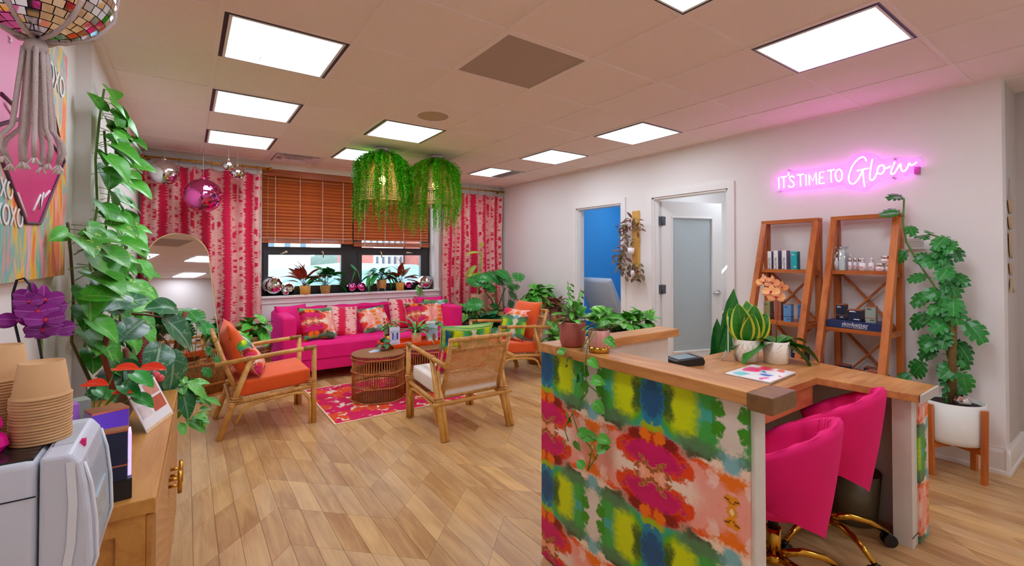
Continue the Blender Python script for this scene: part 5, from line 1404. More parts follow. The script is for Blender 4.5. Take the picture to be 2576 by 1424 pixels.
# ---- neon sign
def neon_pt(x, y, X_): return onx(1880 + x / 4.954, 360 + y / 4.954, X_)
ne = thing('neon_sign', 'glowing pink neon sign reading IT\'S TIME TO Glow on clear acrylic', 'neon sign', (4.29, 1.48, 2.10))
def NE(m, name, mat):
    me = m.mesh(name); me.transform(Matrix.Translation((-4.29, -1.48, -2.10))); return obj(name, me, mat, ne)
tn = NT('neon_tube'); tn.set((1, 0.3, 1), 0.4); tn.b.inputs['Emission Color'].default_value = (1.0, 0.035, 0.85, 1); tn.b.inputs['Emission Strength'].default_value = NEON_W
M_CORE = emit('neon_core', (255, 225, 255), 6.0)
ell = lambda cx_, cy_, rx, ry, n=16: [(cx_ + rx * cos(2 * pi * k / n), cy_ + ry * sin(2 * pi * k / n)) for k in range(n + 1)]
STROKES = {'letter_i': [[(393, 430), (397, 568)]], 'letter_t': [[(418, 427), (492, 415)], [(455, 421), (457, 560)]], 'apostrophe': [[(515, 362), (514, 408)]],
 'letter_s': [[(588, 430), (562, 412), (532, 424), (534, 455), (570, 487), (586, 515), (566, 545), (526, 546), (517, 530)]],
 'letter_t.001': [[(622, 400), (705, 388)], [(662, 394), (667, 538)]], 'letter_i.001': [[(732, 395), (735, 528)]],
 'letter_m': [[(776, 524), (770, 392), (816, 470), (856, 372), (866, 515)]], 'letter_e': [[(958, 358), (903, 366), (900, 508), (962, 497)], [(902, 436), (945, 428)]],
 'letter_t.002': [[(1000, 346), (1090, 331)], [(1045, 339), (1048, 490)]], 'letter_o': [ell(1142, 402, 42, 74)],
 'letter_g': [[(1484, 226), (1466, 186), (1428, 176), (1370, 212), (1310, 290), (1272, 390), (1266, 460), (1292, 505), (1332, 504), (1388, 444), (1440, 338)], [(1370, 346), (1440, 330), (1512, 314)], [(1440, 332), (1450, 440), (1463, 545)]],
 'letter_l': [[(1560, 200), (1538, 320), (1528, 430), (1548, 464), (1584, 440), (1618, 372)]],
 'letter_o.001': [[(1618, 372), (1636, 300), (1680, 276), (1708, 300), (1704, 350), (1668, 384), (1632, 376)], [(1700, 296), (1740, 312), (1785, 285)]],
 'letter_w': [[(1840, 236), (1800, 330), (1796, 384), (1832, 376), (1880, 300), (1910, 262), (1918, 322), (1948, 354), (1990, 318), (2018, 252), (2044, 280), (2085, 258), (2114, 236)]]}
def smooth(pts, n=5):
    if len(pts) < 3: return pts
    P = [Vector((a, b, 0)) for a, b in pts]; out = []
    for i in range(len(P) - 1):
        p0, p1, p2, p3 = P[max(i - 1, 0)], P[i], P[i + 1], P[min(i + 2, len(P) - 1)]
        for k in range(n):
            t_ = k / n; out.append(0.5 * ((2 * p1) + (p2 - p0) * t_ + (2 * p0 - 5 * p1 + 4 * p2 - p3) * t_ ** 2 + (3 * p1 - p0 - 3 * p2 + p3) * t_ ** 3))
    out.append(P[-1]); return [(q.x, q.y) for q in out]
for nm, ss in STROKES.items():
    m = MB()
    for s in ss:
        q = s if nm.startswith(('letter_m', 'letter_e', 'letter_t', 'letter_i')) else smooth(s)
        m.tube([neon_pt(x, y, 4.272) for x, y in q], 0.0052, 8)
    lo_ = NE(m, nm.split('.')[0], tn.m); mc = MB()
    for s in ss:
        q = s if nm.startswith(('letter_m', 'letter_e', 'letter_t', 'letter_i')) else smooth(s)
        mc.tube([neon_pt(x, y, 4.272) + Vector((-0.0032, 0, 0)) for x, y in q], 0.0042, 8)
    NE(mc, 'bright_core', M_CORE).parent = lo_
outl = [(350, 430), (345, 590), (400, 612), (620, 585), (820, 565), (1000, 545), (1190, 520), (1240, 560), (1400, 590), (1480, 597), (1540, 545), (1680, 465), (1790, 440), (1850, 452), (1900, 415), (2000, 395), (2080, 320), (2170, 280), (2192, 220), (2150, 172), (2040, 190), (1850, 170), (1700, 208), (1600, 150), (1440, 118), (1340, 175), (1230, 265), (1000, 295), (650, 345), (570, 345), (515, 325), (470, 360), (400, 385)]
so = smooth(outl + [outl[0]], 4)[:-1]
P = [neon_pt(x, y, 4.285) for x, y in so]
m = MB(); n = len(P); m.v = [tuple(p) for p in P] + [(p.x + 0.004, p.y, p.z) for p in P]
m.f = [tuple(range(n)), tuple(reversed(range(n, 2 * n)))] + [(k, (k + 1) % n, n + (k + 1) % n, n + k) for k in range(n)]; m.sm = [False] * (n + 2)
NE(m, 'acrylic_plate', clear_glass('sign_acrylic', 0.02, 0.35))
NE(MB().tube(P, 0.0009, 5, closed=True), 'plate_edge', plain('frosted_edge', (236, 190, 236), 0.4))
for (x, y) in ((515, 340), (392, 596), (1838, 200), (1822, 430)):
    p = neon_pt(x, y, 4.28); NE(MB().cyl(p, (XR, p.y, p.z), 0.006, 12), 'standoff', M_CHROME)
p = neon_pt(2118, 340, 4.30); NE(MB().cbox(p, (0.03, 0.03, 0.05)), 'driver_box', plain('magenta_driver', (190, 60, 170), 0.4))

# ---- wall board with planters, wall hanging, small wall box
wb = thing('planter_board', 'narrow wooden wall board with small white planters beside the door', 'planter', (XR - 0.001, 3.555, 1.16))
MB().box((-0.016, -0.055, 0), (0, 0.055, 0.79)).build('board', wood('board_pine', (196, 140, 60), (228, 178, 92), (20, 20, 3), 0.4), wb, bevel=0.006)
for zz_ in (0.60, 0.28, 0.02):
    MB().lathe([(0, 0), (0.036, 0), (0.042, 0.075), (0.038, 0.075), (0.034, 0.01), (0, 0.01)], 20, (-0.062, 0.03 if zz_ > 0.1 else -0.01, zz_)).build('planter_cup', M_GLOSSW, wb)
hgr = thing('wall_hanging', 'string wall hanging of pale wooden half-moons on the corridor wall', 'wall decoration', (4.45, YE, 1.85))
def HG(m, name, mat):
    me = m.mesh(name); me.transform(Matrix.Translation((-4.45, -YE, -1.85))); return obj(name, me, mat, hgr)
M_BEECH = plain('pale_beech', (206, 182, 150), 0.6, noise=0.1)
a_ = ony(2539, 448, YE - 0.006); xh = a_.x
HG(MB().tube([a_, (xh - 0.05, YE - 0.006, a_.z - 0.17)], 0.0018, 5), 'string', M_ROPE); HG(MB().tube([a_, (xh + 0.05, YE - 0.006, a_.z - 0.17)], 0.0018, 5), 'string', M_ROPE)
zt = a_.z - 0.15
for k, (h_, w_) in enumerate(((0.10, 0.11), (0.095, 0.12), (0.19, 0.10), (0.09, 0.10), (0.10, 0.09))):
    pl = [(xh - w_ / 2, zt), (xh + w_ / 2, zt)] + [(xh + w_ / 2 * cos(q * pi / 10), zt - h_ * 0.9 * sin(q * pi / 10)) for q in range(1, 10)]
    if k == 4: pl = [(xh - w_ / 2, zt - h_), (xh - 0.02, zt), (xh + 0.02, zt), (xh + w_ / 2, zt - h_), (xh, zt - h_ * 0.6)]
    HG(MB().prism(pl, YE - 0.016, YE - 0.006, 1), 'wooden_moon', M_BEECH); zt -= h_ + 0.012
p = onx(2305, 610, XR)
bx_ = thing('wall_box', 'small white louvered wall box behind the monstera vine', 'wall box', (XR, p.y, p.z - 0.05))
MB().box((-0.035, -0.055, 0), (0, 0.055, 0.09)).build('casing', M_WHITE, bx_, bevel=0.004)
for q in range(4): MB().box((-0.0365, -0.048, 0.02 + q * 0.016), (-0.034, 0.048, 0.024 + q * 0.016)).build('louver', plain('grey_louver', (200, 200, 200), 0.5), bx_)
sw = thing('outlet_cover', 'small white wall plate low on the wall behind the corner plants', 'outlet', (XR, 4.80, 0.62))
MB().box((-0.006, -0.05, -0.07), (0, 0.05, 0.07)).build('plate', M_WHITE, sw, bevel=0.003); MB().box((-0.007, -0.018, -0.04), (-0.005, 0.018, 0.04)).build('socket', plain('socket_grey', (215, 212, 210), 0.5), sw)

# ---- tray and small things on the drum tables
ty = thing('serving_tray', 'shallow orange lacquer tray across the two wicker tables', 'tray', (2.02, 4.755, 0.4555), radians(-2))
M_TRAY = plain('orange_lacquer', (245, 82, 8), 0.25)
MB().box((-0.33, -0.165, 0), (0.33, 0.165, 0.010)).build('tray_floor', M_TRAY, ty)
for (a, b) in (((-0.33, -0.165), (0.33, -0.155)), ((-0.33, 0.155), (0.33, 0.165)), ((-0.33, -0.165), (-0.32, 0.165)), ((0.32, -0.165), (0.33, 0.165))): MB().box((a[0], a[1], 0.0), (b[0], b[1], 0.042)).build('tray_side', M_TRAY, ty, bevel=0.002)
def leaflet(label, x, y, z, w, h, rz, rgb, person=False):
    t = thing('leaflet_stand', label, 'brochure', (x, y, z), rz, 'brochures on the orange tray')
    M = Matrix.Rotation(radians(-8), 4, 'X')
    MB().box((-w / 2, -0.001, 0), (w / 2, 0.001, h), M).build('card', plain('card_%d' % rgb[2], rgb, 0.4), t)
    MB().box((-w / 2, 0.03, 0), (w / 2, 0.032, h * 0.8), Matrix.Rotation(radians(6), 4, 'X')).build('holder_back', M_GLASS, t)
    if not person:
        for k, c in enumerate(((70, 80, 150), (150, 170, 225), (44, 50, 120))):
            x0 = -w * 0.26 + k * w * 0.22
            MB().box((x0, -0.0022, h * (0.34 - 0.06 * (k == 1))), (x0 + w * 0.16, -0.001, h * (0.70 - 0.10 * (k == 1))), M).build('printed_bottle', plain('print_%d' % c[0], c, 0.5), t)
        for q in (0.08, 0.13, 0.18): MB().box((-w * 0.3, -0.0018, h * q), (w * 0.3, -0.001, h * q + 0.003), M).build('print_line', plain('print_grey', (150, 150, 175), 0.6), t)
    else:
        MB().box((-w / 2, -0.0018, 0), (w / 2, -0.001, h * 0.25), M).build('printed_ground', plain('print_pale', (225, 228, 236), 0.5), t)
        MB().prism([(-0.03, 0.0), (0.02, 0.0), (0.028, 0.05), (0.022, 0.085), (0.006, 0.10), (-0.006, 0.085), (-0.004, 0.04)], -0.0024, -0.001, 1).build('printed_figure', plain('print_tan', (150, 100, 76), 0.6), t)
        MB().box((-w * 0.15, -0.0018, h * 0.78), (w * 0.2, -0.001, h * 0.80), M).build('print_line', plain('print_grey', (150, 150, 175), 0.6), t)
    return t
leaflet('lavender leaflet with three printed bottles at the tray corner by the coasters', 1.80, 4.67, 0.466, 0.105, 0.20, radians(-14), (214, 216, 240))
leaflet('pale blue leaflet with a printed figure beside the bromeliad', 2.235, 4.66, 0.466, 0.105, 0.185, radians(-20), (176, 196, 222), True)
leaflet('white leaflet with dark heading behind the pale blue leaflet', 2.235, 4.715, 0.466, 0.10, 0.225, radians(-20), (232, 236, 242), True)
co = thing('coaster_pile', 'fan of pale blue cards on the round wicker table', 'cards', (1.56, 4.58, 0.4555))
for k in range(4): MB().box((-0.06 + k * 0.02, -0.035 + 0.006 * k, 0.0008 * k), (0.02 + k * 0.02, 0.035 + 0.006 * k, 0.0008 * k + 0.0008), Matrix.Rotation(0.25 * k, 4, 'Z')).build('card', plain('pale_card_%d' % k, (214 - 8 * k, 222 - 4 * k, 236), 0.5), co)

# ---- side table with tray at the left end of the sofa
drum('small wicker side table at the sofa end by the left curtain', 0.60, 5.66, 0.165, 0.44, 40, 'wicker drum tables')
tr_ = thing('round_tray', 'round whitewashed tray on the small side table', 'tray', (0.60, 5.66, 0.4405))
MB().lathe([(0, 0.0), (0.155, 0.0), (0.165, 0.01), (0.168, 0.06), (0.162, 0.06), (0.157, 0.012), (0, 0.010)], 36).build('tray_shell', plain('whitewash', (226, 218, 206), 0.6, noise=0.08), tr_)

# ---- rooms behind the doors
bd = thing('treatment_bed', 'grey padded treatment bed in the blue room', 'treatment bed', (5.05, 4.62, 0), radians(0))
M_VINYL = plain('grey_vinyl', (206, 214, 224), 0.4)
me = rbox((-0.30, -0.05, 0.0), (0.30, 0.05, 0.62), 0.045, 4); me.transform(Matrix.Translation((-0.06, 0.0, 0.56)) @ Matrix.Rotation(radians(90), 4, 'Z') @ Matrix.Rotation(radians(-28), 4, 'X')); obj('back_pad', me, M_VINYL, bd)
obj('seat_pad', rbox((-0.05, -0.30, 0.50), (0.95, 0.30, 0.60), 0.04, 3), M_VINYL, bd)
MB().box((0.0, -0.22, 0.10), (0.75, 0.22, 0.50)).build('pedestal', plain('pedestal_grey', (205, 208, 214), 0.5), bd); MB().box((-0.1, -0.3, 0), (0.9, 0.3, 0.10)).build('base', MATS['pedestal_grey'], bd)
pL = onx(1797, 782, 5.75)
ct_ = thing('white_counter', 'white cabinet with wooden top in the lit treatment room', 'cabinet', (5.78, 2.75, 0))
MB().box((-0.28, -0.55, 0), (0.28, 0.62, pL.z - 0.03)).build('carcass', M_WHITE, ct_); MB().box((-0.30, -0.57, pL.z - 0.03), (0.30, 0.64, pL.z)).build('worktop', M_MAPLE, ct_)
pt_ = onx(1809, 776, 5.62); la = thing('desk_lamp', 'slim white LED desk lamp glowing in the treatment room', 'lamp', (5.62, pt_.y, pL.z))
p1 = onx(1803, 700, 5.62) - la.location; p2 = onx(1834, 664, 5.62) - la.location
MB().lathe([(0, 0), (0.07, 0), (0.07, 0.014), (0, 0.018)], 24).build('base', M_WHITE, la); MB().tube([(0, 0, 0.015), p1], 0.010, 8).build('stem', M_WHITE, la)
MB().tube([p1, p2], 0.012, 8).build('light_bar', emit('led_bar', (225, 238, 255), 14.0), la)
# ================================================================== plants
def leaf_mat(name, a, b, vein=(150, 200, 110), rough=0.35, patch=None, patch_amt=0.0, under=None, veinw=0.03, sidev=0.25):
    t = NT(name); v = t.coord('Object'); sep = t.add('ShaderNodeSeparateXYZ'); t.link(v, sep.inputs[0])
    oi = t.add('ShaderNodeObjectInfo')
    ax = t.math('ABSOLUTE', sep.outputs[0])
    n = t.noise(v, 5.0, 3)
    f = t.math('ADD', t.math('MULTIPLY', oi.outputs['Random'], 0.75), t.math('MULTIPLY', n.outputs[0], 0.3))
    c = t.mix(f, lin(a), lin(b))
    if patch:
        n2 = t.noise(v, 9.0, 3, 0.6, 0.5); c = t.mix(t.math('MULTIPLY', t.ramp(n2.outputs[0], 0.56, 0.64), patch_amt), c, lin(patch))
    sv = t.math('SINE', t.math('MULTIPLY', t.math('SUBTRACT', sep.outputs[1], t.math('MULTIPLY', ax, 0.6)), 42.0))
    c = t.mix(t.math('MULTIPLY', t.ramp(sv, 0.86, 1.0), sidev), c, lin(vein))
    c = t.mix(t.math('MULTIPLY', t.ramp(ax, veinw, veinw * 0.3), 0.6), c, lin(vein))
    if under:
        g = t.add('ShaderNodeNewGeometry'); c = t.mix(g.outputs['Backfacing'], c, lin(under))
    t.set(c, rough); t.b.inputs['Specular IOR Level'].default_value = 0.4
    return t.m
LM = {
 'pothos': leaf_mat('pothos_leaf', (40, 128, 28), (88, 190, 52)),
 'pothosv': leaf_mat('variegated_pothos_leaf', (38, 130, 30), (84, 184, 48), patch=(214, 226, 120), patch_amt=0.8),
 'monstera': leaf_mat('monstera_leaf', (18, 92, 32), (46, 146, 56), (110, 180, 110), 0.28),
 'philo': leaf_mat('philodendron_leaf', (16, 78, 44), (40, 124, 66), (130, 180, 140), 0.28),
 'philov': leaf_mat('marbled_philodendron_leaf', (28, 88, 52), (66, 132, 92), (170, 200, 170), 0.3, patch=(150, 190, 160), patch_amt=0.5),
 'begonia': leaf_mat('spotted_begonia_leaf', (92, 84, 40), (150, 74, 44), (200, 120, 90), 0.4, patch=(224, 220, 190), patch_amt=0.5, under=(176, 62, 40)),
 'lily': leaf_mat('peace_lily_leaf', (20, 110, 36), (52, 160, 60), (90, 180, 90), 0.25),
 'snake': leaf_mat('snake_leaf', (24, 92, 34), (40, 120, 48), (60, 140, 60), 0.4, sidev=0.5),
 'snakey': leaf_mat('snake_yellow_leaf', (40, 120, 34), (60, 140, 46), (90, 160, 60), 0.35, sidev=0.35),
 'fern': leaf_mat('small_green_leaf', (50, 140, 40), (110, 190, 70)),
 'trad': leaf_mat('tradescantia_leaf', (104, 46, 62), (110, 104, 62), (160, 110, 100), 0.5),
 'brom': leaf_mat('bromeliad_leaf', (40, 120, 50), (80, 160, 70), (120, 190, 110), 0.3, sidev=0.0),
 'bromr': leaf_mat('bromeliad_bract', (240, 80, 20), (250, 130, 40), (250, 160, 60), 0.35, sidev=0.0),
 'cala': leaf_mat('calathea_leaf', (84, 78, 52), (130, 70, 60), (220, 90, 80), 0.4, sidev=0.4),
 'aglao': leaf_mat('chinese_evergreen_leaf', (60, 150, 50), (130, 200, 90), (210, 230, 140), 0.35, sidev=0.8),
 'orchid': leaf_mat('orchid_leaf', (24, 88, 30), (60, 140, 40), (80, 160, 60), 0.3, sidev=0.0),
 'red': leaf_mat('red_spathe', (214, 24, 16), (236, 60, 30), (240, 110, 70), 0.15, sidev=0.0),
 'hypo': leaf_mat('speckled_leaf', (84, 130, 70), (150, 160, 110), (220, 200, 200), 0.5, patch=(236, 200, 206), patch_amt=0.7),
}
M_STEM = plain('green_stalk', (96, 140, 52), 0.5); M_VINE = plain('brown_vine', (92, 84, 44), 0.6); M_REDST = plain('red_stalk', (134, 62, 42), 0.45)
M_SOIL = plain('potting_soil', (52, 36, 28), 0.95, noise=0.3, nscale=60)
def W_heart(s): return 0.40 * (sin(pi * min(1, s * 0.9 + 0.1) ** 0.78)) ** 0.75 * (1.0 if s > 0.03 else 0.75) * (1 - 0.15 * s)
def W_lance(s): return 0.17 * sin(pi * min(1, s * 0.96 + 0.04) ** 0.8) ** 0.8
def W_oval(s): return 0.27 * sin(pi * min(1, s * 0.95 + 0.05) ** 0.9) ** 0.7
def W_petal(s):
    q = (s - 0.56) / (0.56 if s < 0.56 else 0.44); return max(0.05, 0.42 * sqrt(max(0.0, 1 - q * q)))
def W_strap(s): return 0.05 * (1 - s ** 3) ** 0.6 * (0.7 + 0.3 * sin(pi * s))
def W_sword(s): return 0.075 * (0.75 + 0.5 * s * (1 - s) * 2) * (1 - s ** 6) ** 0.5
LEAFS = {}
def leaf_mesh(kind, mat, pet=0.35, bend=40, droop=0.25, fold=0.18, stem=None, pr=0.012):
    key = (kind, mat, pet, bend, droop, fold)
    if key in LEAFS: return LEAFS[key]
    m = MB(); B = radians(bend)
    def place(x, s, z):                 # blade coordinates -> leaf space (starts at petiole end, bends down)
        z2 = z - droop * s * s; y2 = s * (1 - 0.25 * droop * s)
        return (x, pet + y2 * cos(B) + z2 * sin(B), -y2 * sin(B) + z2 * cos(B))
    if kind in ('monstera', 'adansonii'):
        K = 6 if kind == 'monstera' else 4
        def half(s): return 0.46 * sin(pi * min(1, s * 0.86 + 0.14)) ** 0.6
        for sd in (-1, 1):
            for k in range(K):
                s0 = k / K * 0.94; s1 = (k + 1) / K * 0.94
                wi0, wi1 = half(s0) * 0.52, half(s1) * 0.52
                if k == K - 1: wi1 = 0.02
                m.quad(place(0, s0, 0), place(sd * wi0, s0 + 0.015, fold * wi0), place(sd * wi1, s1 + 0.015, fold * wi1), place(0, s1, 0), smooth=True)
                sm_ = (s0 + s1) / 2; g = 0.022; wo = half(sm_ + 0.05)
                a0 = place(sd * wi0, s0 + 0.015 + g * 0.4, fold * wi0); a1 = place(sd * wi1, s1 + 0.015 - g * 0.4, fold * wi1)
                b0 = place(sd * wo * 0.90, s0 + 0.055 + g, fold * wo * 0.7 - 0.02); b1 = place(sd * wo * 0.9, s1 + 0.075 - g, fold * wo * 0.7 - 0.02); tp = place(sd * wo, sm_ + 0.085, fold * wo * 0.6 - 0.04)
                m.quad(a0, b0, tp, b1, a1, smooth=True)
        m.quad(place(-0.02, 0.94, 0), place(0.02, 0.94, 0), place(0, 1.02, -0.01), smooth=True)
        for sd in (-1, 1): m.quad(place(0, 0, 0), place(sd * 0.22, 0.0, 0.03), place(sd * 0.24, -0.10, 0.02), place(sd * 0.06, -0.09, 0.01), smooth=True)
    else:
        Wf = {'heart': W_heart, 'lance': W_lance, 'oval': W_oval, 'petal': W_petal, 'strap': W_strap, 'sword': W_sword}[kind]
        cols = (-1, -0.8, 0, 0.8, 1) if mat == 'snakey' else (-1, -0.5, 0, 0.5, 1); rows = 9 if kind in ('strap', 'sword', 'lance') else 8
        b = len(m.v)
        for r in range(rows + 1):
            s = r / rows; w = Wf(s) if r < rows else 0.002
            for c in cols:
                back = -0.10 * abs(c) * (1 - s) ** 6 if kind == 'heart' else 0
                wav = 0.012 * sin(9 * s + 2 * c) * abs(c)
                m.v.append(place(c * w, s + back, fold * abs(c) * w * 1.6 + wav))
        for r in range(rows):
            for c in range(4):
                q = b + r * 5 + c; m.f.append((q, q + 1, q + 6, q + 5)); m.sm.append(True)
    nb = len(m.f)
    if pet > 0.02: m.tube([(0, 0, 0), (0, pet * 0.5, 0.02), (0, pet, 0), place(0, 0.15, 0.0)], [pr, pr * 0.9, pr * 0.8, pr * 0.4], 5)
    me = bpy.data.meshes.new('leaf'); me.from_pydata(m.v, [], m.f); me.polygons.foreach_set('use_smooth', m.sm)
    me.materials.append(LM[mat]); me.materials.append(stem or M_STEM)
    me.polygons.foreach_set('material_index', [(1 if mat == 'snakey' and q % 4 in (0, 3) else 0) for q in range(nb)] + [1] * (len(m.f) - nb)); me.update()
    LEAFS[key] = me
    return me
def put_leaf(root, me, p, d, n, size, name='leaf'):
    d = Vector(d).normalized(); n = Vector(n); z = n - d * n.dot(d)
    if z.length < 1e-3: z = d.orthogonal()
    z.normalize(); x = d.cross(z)
    o = obj(name, me, None, root)
    o.matrix_local = Matrix(((x.x * size, d.x * size, z.x * size, p[0]), (x.y * size, d.y * size, z.y * size, p[1]), (x.z * size, d.z * size, z.z * size, p[2]), (0, 0, 0, 1)))
    return o
def pot_lathe(root, prof, mat, soil_r, soil_z, n=32, name='pot'):
    MB().lathe(prof, n).build(name, mat, root)
    MB().lathe([(0, soil_z), (soil_r, soil_z), (soil_r, soil_z - 0.004)], 24).build('soil', M_SOIL, root)
def simple_pot(r0, r1, h, t=0.006):
    return [(0, 0), (r0, 0), (r0 + 0.003, 0.004), (r1, h), (r1 - t, h), (r0 - t + 0.002, 0.012), (0, 0.012)]
def bush(root, me, n, base, size, R, el=(15, 80), seed=1, spread=0.02, up=0.6, squash=1.0):
    """leaves fanning from the pot mouth; R: reach multiplier per leaf through size"""
    Q = random.Random(seed)
    for k in range(n):
        a = k * 2.39996 + Q.uniform(-.3, .3); e = radians(el[0] + (el[1] - el[0]) * ((k + 0.5) / n) ** 0.8 + Q.uniform(-8, 8))
        d = Vector((cos(a) * cos(e), sin(a) * cos(e) * squash, sin(e)))
        p = Vector(base) + Vector((Q.uniform(-1, 1) * spread, Q.uniform(-1, 1) * spread, Q.uniform(-0.01, 0.01)))
        put_leaf(root, me if not isinstance(me, list) else me[k % len(me)], p, d, Vector((0, 0, 1)) * up + Vector((cos(a), sin(a), 0)) * (0.2 if e > 1.0 else 0) + Vector((Q.uniform(-.3, .3), Q.uniform(-.3, .3), 0)), size * Q.uniform(0.75, 1.15) * R)
def vine(root, pts, r, mat, name='vine'):
    return MB().tube(pts, r, 6).build(name, mat, root)
def along(pts, step):
    out = []; acc = 0.0
    P = [Vector(p) for p in pts]
    for a, b in zip(P, P[1:]):
        L_ = (b - a).length; q = step - acc
        while q < L_:
            out.append((a + (b - a) * (q / L_), (b - a).normalized())); q += step
        acc = (acc + L_) % step
    return out
def vine_leaves(root, me, pts, step, size, seed, out=(0, -1, 0), droop=0.5, nrm=(0, -0.6, 0.8)):
    Q = random.Random(seed)
    for k, (p, t) in enumerate(along(pts, step)):
        side = t.cross(Vector(out)); side = side.normalized() if side.length > 1e-3 else Vector((1, 0, 0))
        d = side * (1 if k % 2 else -1) * Q.uniform(0.5, 1.0) + Vector(out) * Q.uniform(0.3, 0.8) + Vector((0, 0, -1)) * droop * Q.uniform(0.2, 1.2)
        put_leaf(root, me, p, d, Vector(nrm) + Vector((Q.uniform(-.3, .3), Q.uniform(-.3, .3), Q.uniform(-.2, .3))), size * Q.uniform(0.7, 1.2))
GSI = 'plants on the window sill'
M_TERRA = plain('rose_terracotta', (176, 92, 80), 0.4, noise=0.08); M_BLUSH = plain('blush_glaze', (214, 150, 140), 0.25); M_TANPOT = plain('mustard_clay', (214, 150, 62), 0.6, noise=0.05)
M_IVORY = plain('ivory_ceramic', (236, 226, 208), 0.35, bump=0.0); M_PEACH = plain('peach_pot', (244, 178, 132), 0.5); M_WPOT = plain('white_planter', (232, 230, 222), 0.5, noise=0.03)
M_BASKET = wood('seagrass', (150, 104, 50), (206, 156, 88), (60, 60, 60), 0.7, rand=0.1)
M_GREYP = plain('grey_ceramic', (172, 172, 170), 0.5)

# --- 1 climbing pothos on the left wall
cp = thing('climbing_pothos', 'tall pothos climbing the left wall up to the ceiling', 'plant', (-0.24, 3.20, 0))
loc = Vector((-0.24, 3.20, 0))
pot_lathe(cp, simple_pot(0.13, 0.16, 0.30), M_BASKET, 0.15, 0.28, name='basket_pot')
mains = [[(205, 905), (235, 780), (225, 640), (245, 520), (240, 400), (250, 300), (262, 225)], [(180, 860), (185, 740), (178, 640), (170, 560)], [(270, 900), (285, 760), (262, 620), (275, 480), (262, 330)], [(320, 860), (325, 740), (320, 650), (300, 560)]]
Q = random.Random(21)
me_p = leaf_mesh('heart', 'pothos', 0.4, 35, 0.25); me_pv = leaf_mesh('heart', 'pothosv', 0.4, 35, 0.25)
for k, ml in enumerate(mains):
    Xm = (-0.40, -0.41, -0.385, -0.37)[k]
    P3 = [Vector((-0.24, 3.20, 0.28)) - loc] + [onx(x, y, Xm) - loc for x, y in ml]
    vine(cp, P3, 0.006, M_VINE if k % 2 else M_STEM)
    npx = (44, 16, 36, 26)[k]
    for q in range(npx):
        s = (q + Q.random()) / npx * (len(ml) - 1); i = int(s); f_ = s - i
        x = ml[i][0] * (1 - f_) + ml[min(i + 1, len(ml) - 1)][0] * f_; y = ml[i][1] * (1 - f_) + ml[min(i + 1, len(ml) - 1)][1] * f_
        p = onx(x + Q.uniform(-16, 16), y, Xm + 0.01) - loc
        d = Vector((Q.uniform(0.35, 1.0), Q.uniform(-0.9, 0.7), Q.uniform(-0.25, 0.45)))
        put_leaf(cp, me_pv if Q.random() < 0.25 else me_p, p, d, (0.5, -0.5, 0.8), Q.uniform(0.12, 0.19) * (1.1 if y > 600 else 0.95))
for (x0, y0, x1, y1, sz) in ((256, 300, 262, 222, 0.12), (280, 370, 352, 330, 0.07), (285, 400, 350, 345, 0.08), (285, 420, 345, 400, 0.15), (290, 460, 335, 455, 0.15), (290, 330, 316, 290, 0.09), (175, 590, 168, 565, 0.10)):
    p0 = ony(x0, y0, 3.25); p1 = ony(x1, y1, 3.2)
    if p0.x < -0.42: p0 = onx(x0, y0, -0.40); p1 = onx(x1, y1, -0.38)
    put_leaf(cp, me_p, p0 - loc, p1 - p0, (0.6, -0.6, 0.6), sz)

# --- 2 marbled philodendron with red stalks at the sideboard end
ph = thing('marbled_philodendron', 'large philodendron with pale marbled leaves and red stalks behind the sideboard', 'plant', (-0.225, 3.50, 0)); loc = Vector((-0.225, 3.50, 0))
pot_lathe(ph, simple_pot(0.13, 0.17, 0.42), M_GREYP, 0.16, 0.40)
me_a = leaf_mesh('oval', 'philov', 0.5, 45, 0.3, 0.15, M_REDST, 0.02); me_b = leaf_mesh('oval', 'philo', 0.5, 45, 0.3, 0.15, M_REDST, 0.02)
trunks = [[(-0.225, 3.50, 0.40), (-0.22, 3.0, 0.7), (-0.24, 2.95, 0.95)], [(-0.225, 3.50, 0.40), (-0.06, 3.06, 0.75), (-0.03, 3.10, 1.0), (0.0, 3.1, 1.10)], [(-0.225, 3.50, 0.40), (-0.27, 2.85, 0.75), (-0.30, 2.75, 0.96), (-0.28, 2.72, 1.08)]]
for tr3 in trunks: vine(ph, [Vector(p) - loc for p in tr3], 0.012, M_REDST, 'stalk')
for (x, y, tx, ty, sz, v_) in ((300, 800, 262, 815, 0.20, 0), (250, 905, 195, 860, 0.24, 1), (240, 880, 300, 905, 0.24, 1), (330, 790, 420, 800, 0.26, 0), (400, 840, 450, 900, 0.24, 0), (380, 870, 410, 860, 0.25, 0), (300, 840, 240, 790, 0.22, 0), (270, 930, 170, 945, 0.26, 1), (330, 930, 260, 960, 0.22, 1), (210, 950, 150, 930, 0.22, 1), (390, 930, 440, 975, 0.22, 1), (350, 900, 420, 930, 0.22, 1), (420, 960, 455, 975, 0.18, 1), (300, 760, 330, 720, 0.20, 1), (230, 800, 190, 760, 0.18, 0), (430, 800, 455, 760, 0.2, 1)):
    Xq = -0.20 + (x - 250) * 0.0011; p = onz(x, y, 1.395) if False else None
    Yq = 3.0; a3 = ony(x, y, Yq + Q.uniform(-0.1, 0.12)); b3 = ony(tx, ty, Yq - 0.10 + Q.uniform(-0.1, 0.1))
    a3.x = max(a3.x, -0.36); b3.x = max(b3.x, -0.26)
    put_leaf(ph, me_a if v_ == 0 else me_b, a3 - loc, b3 - a3, (0.5, -0.8, 0.7), sz)
for (x, y) in ((390, 740), (85, 700)):
    pass
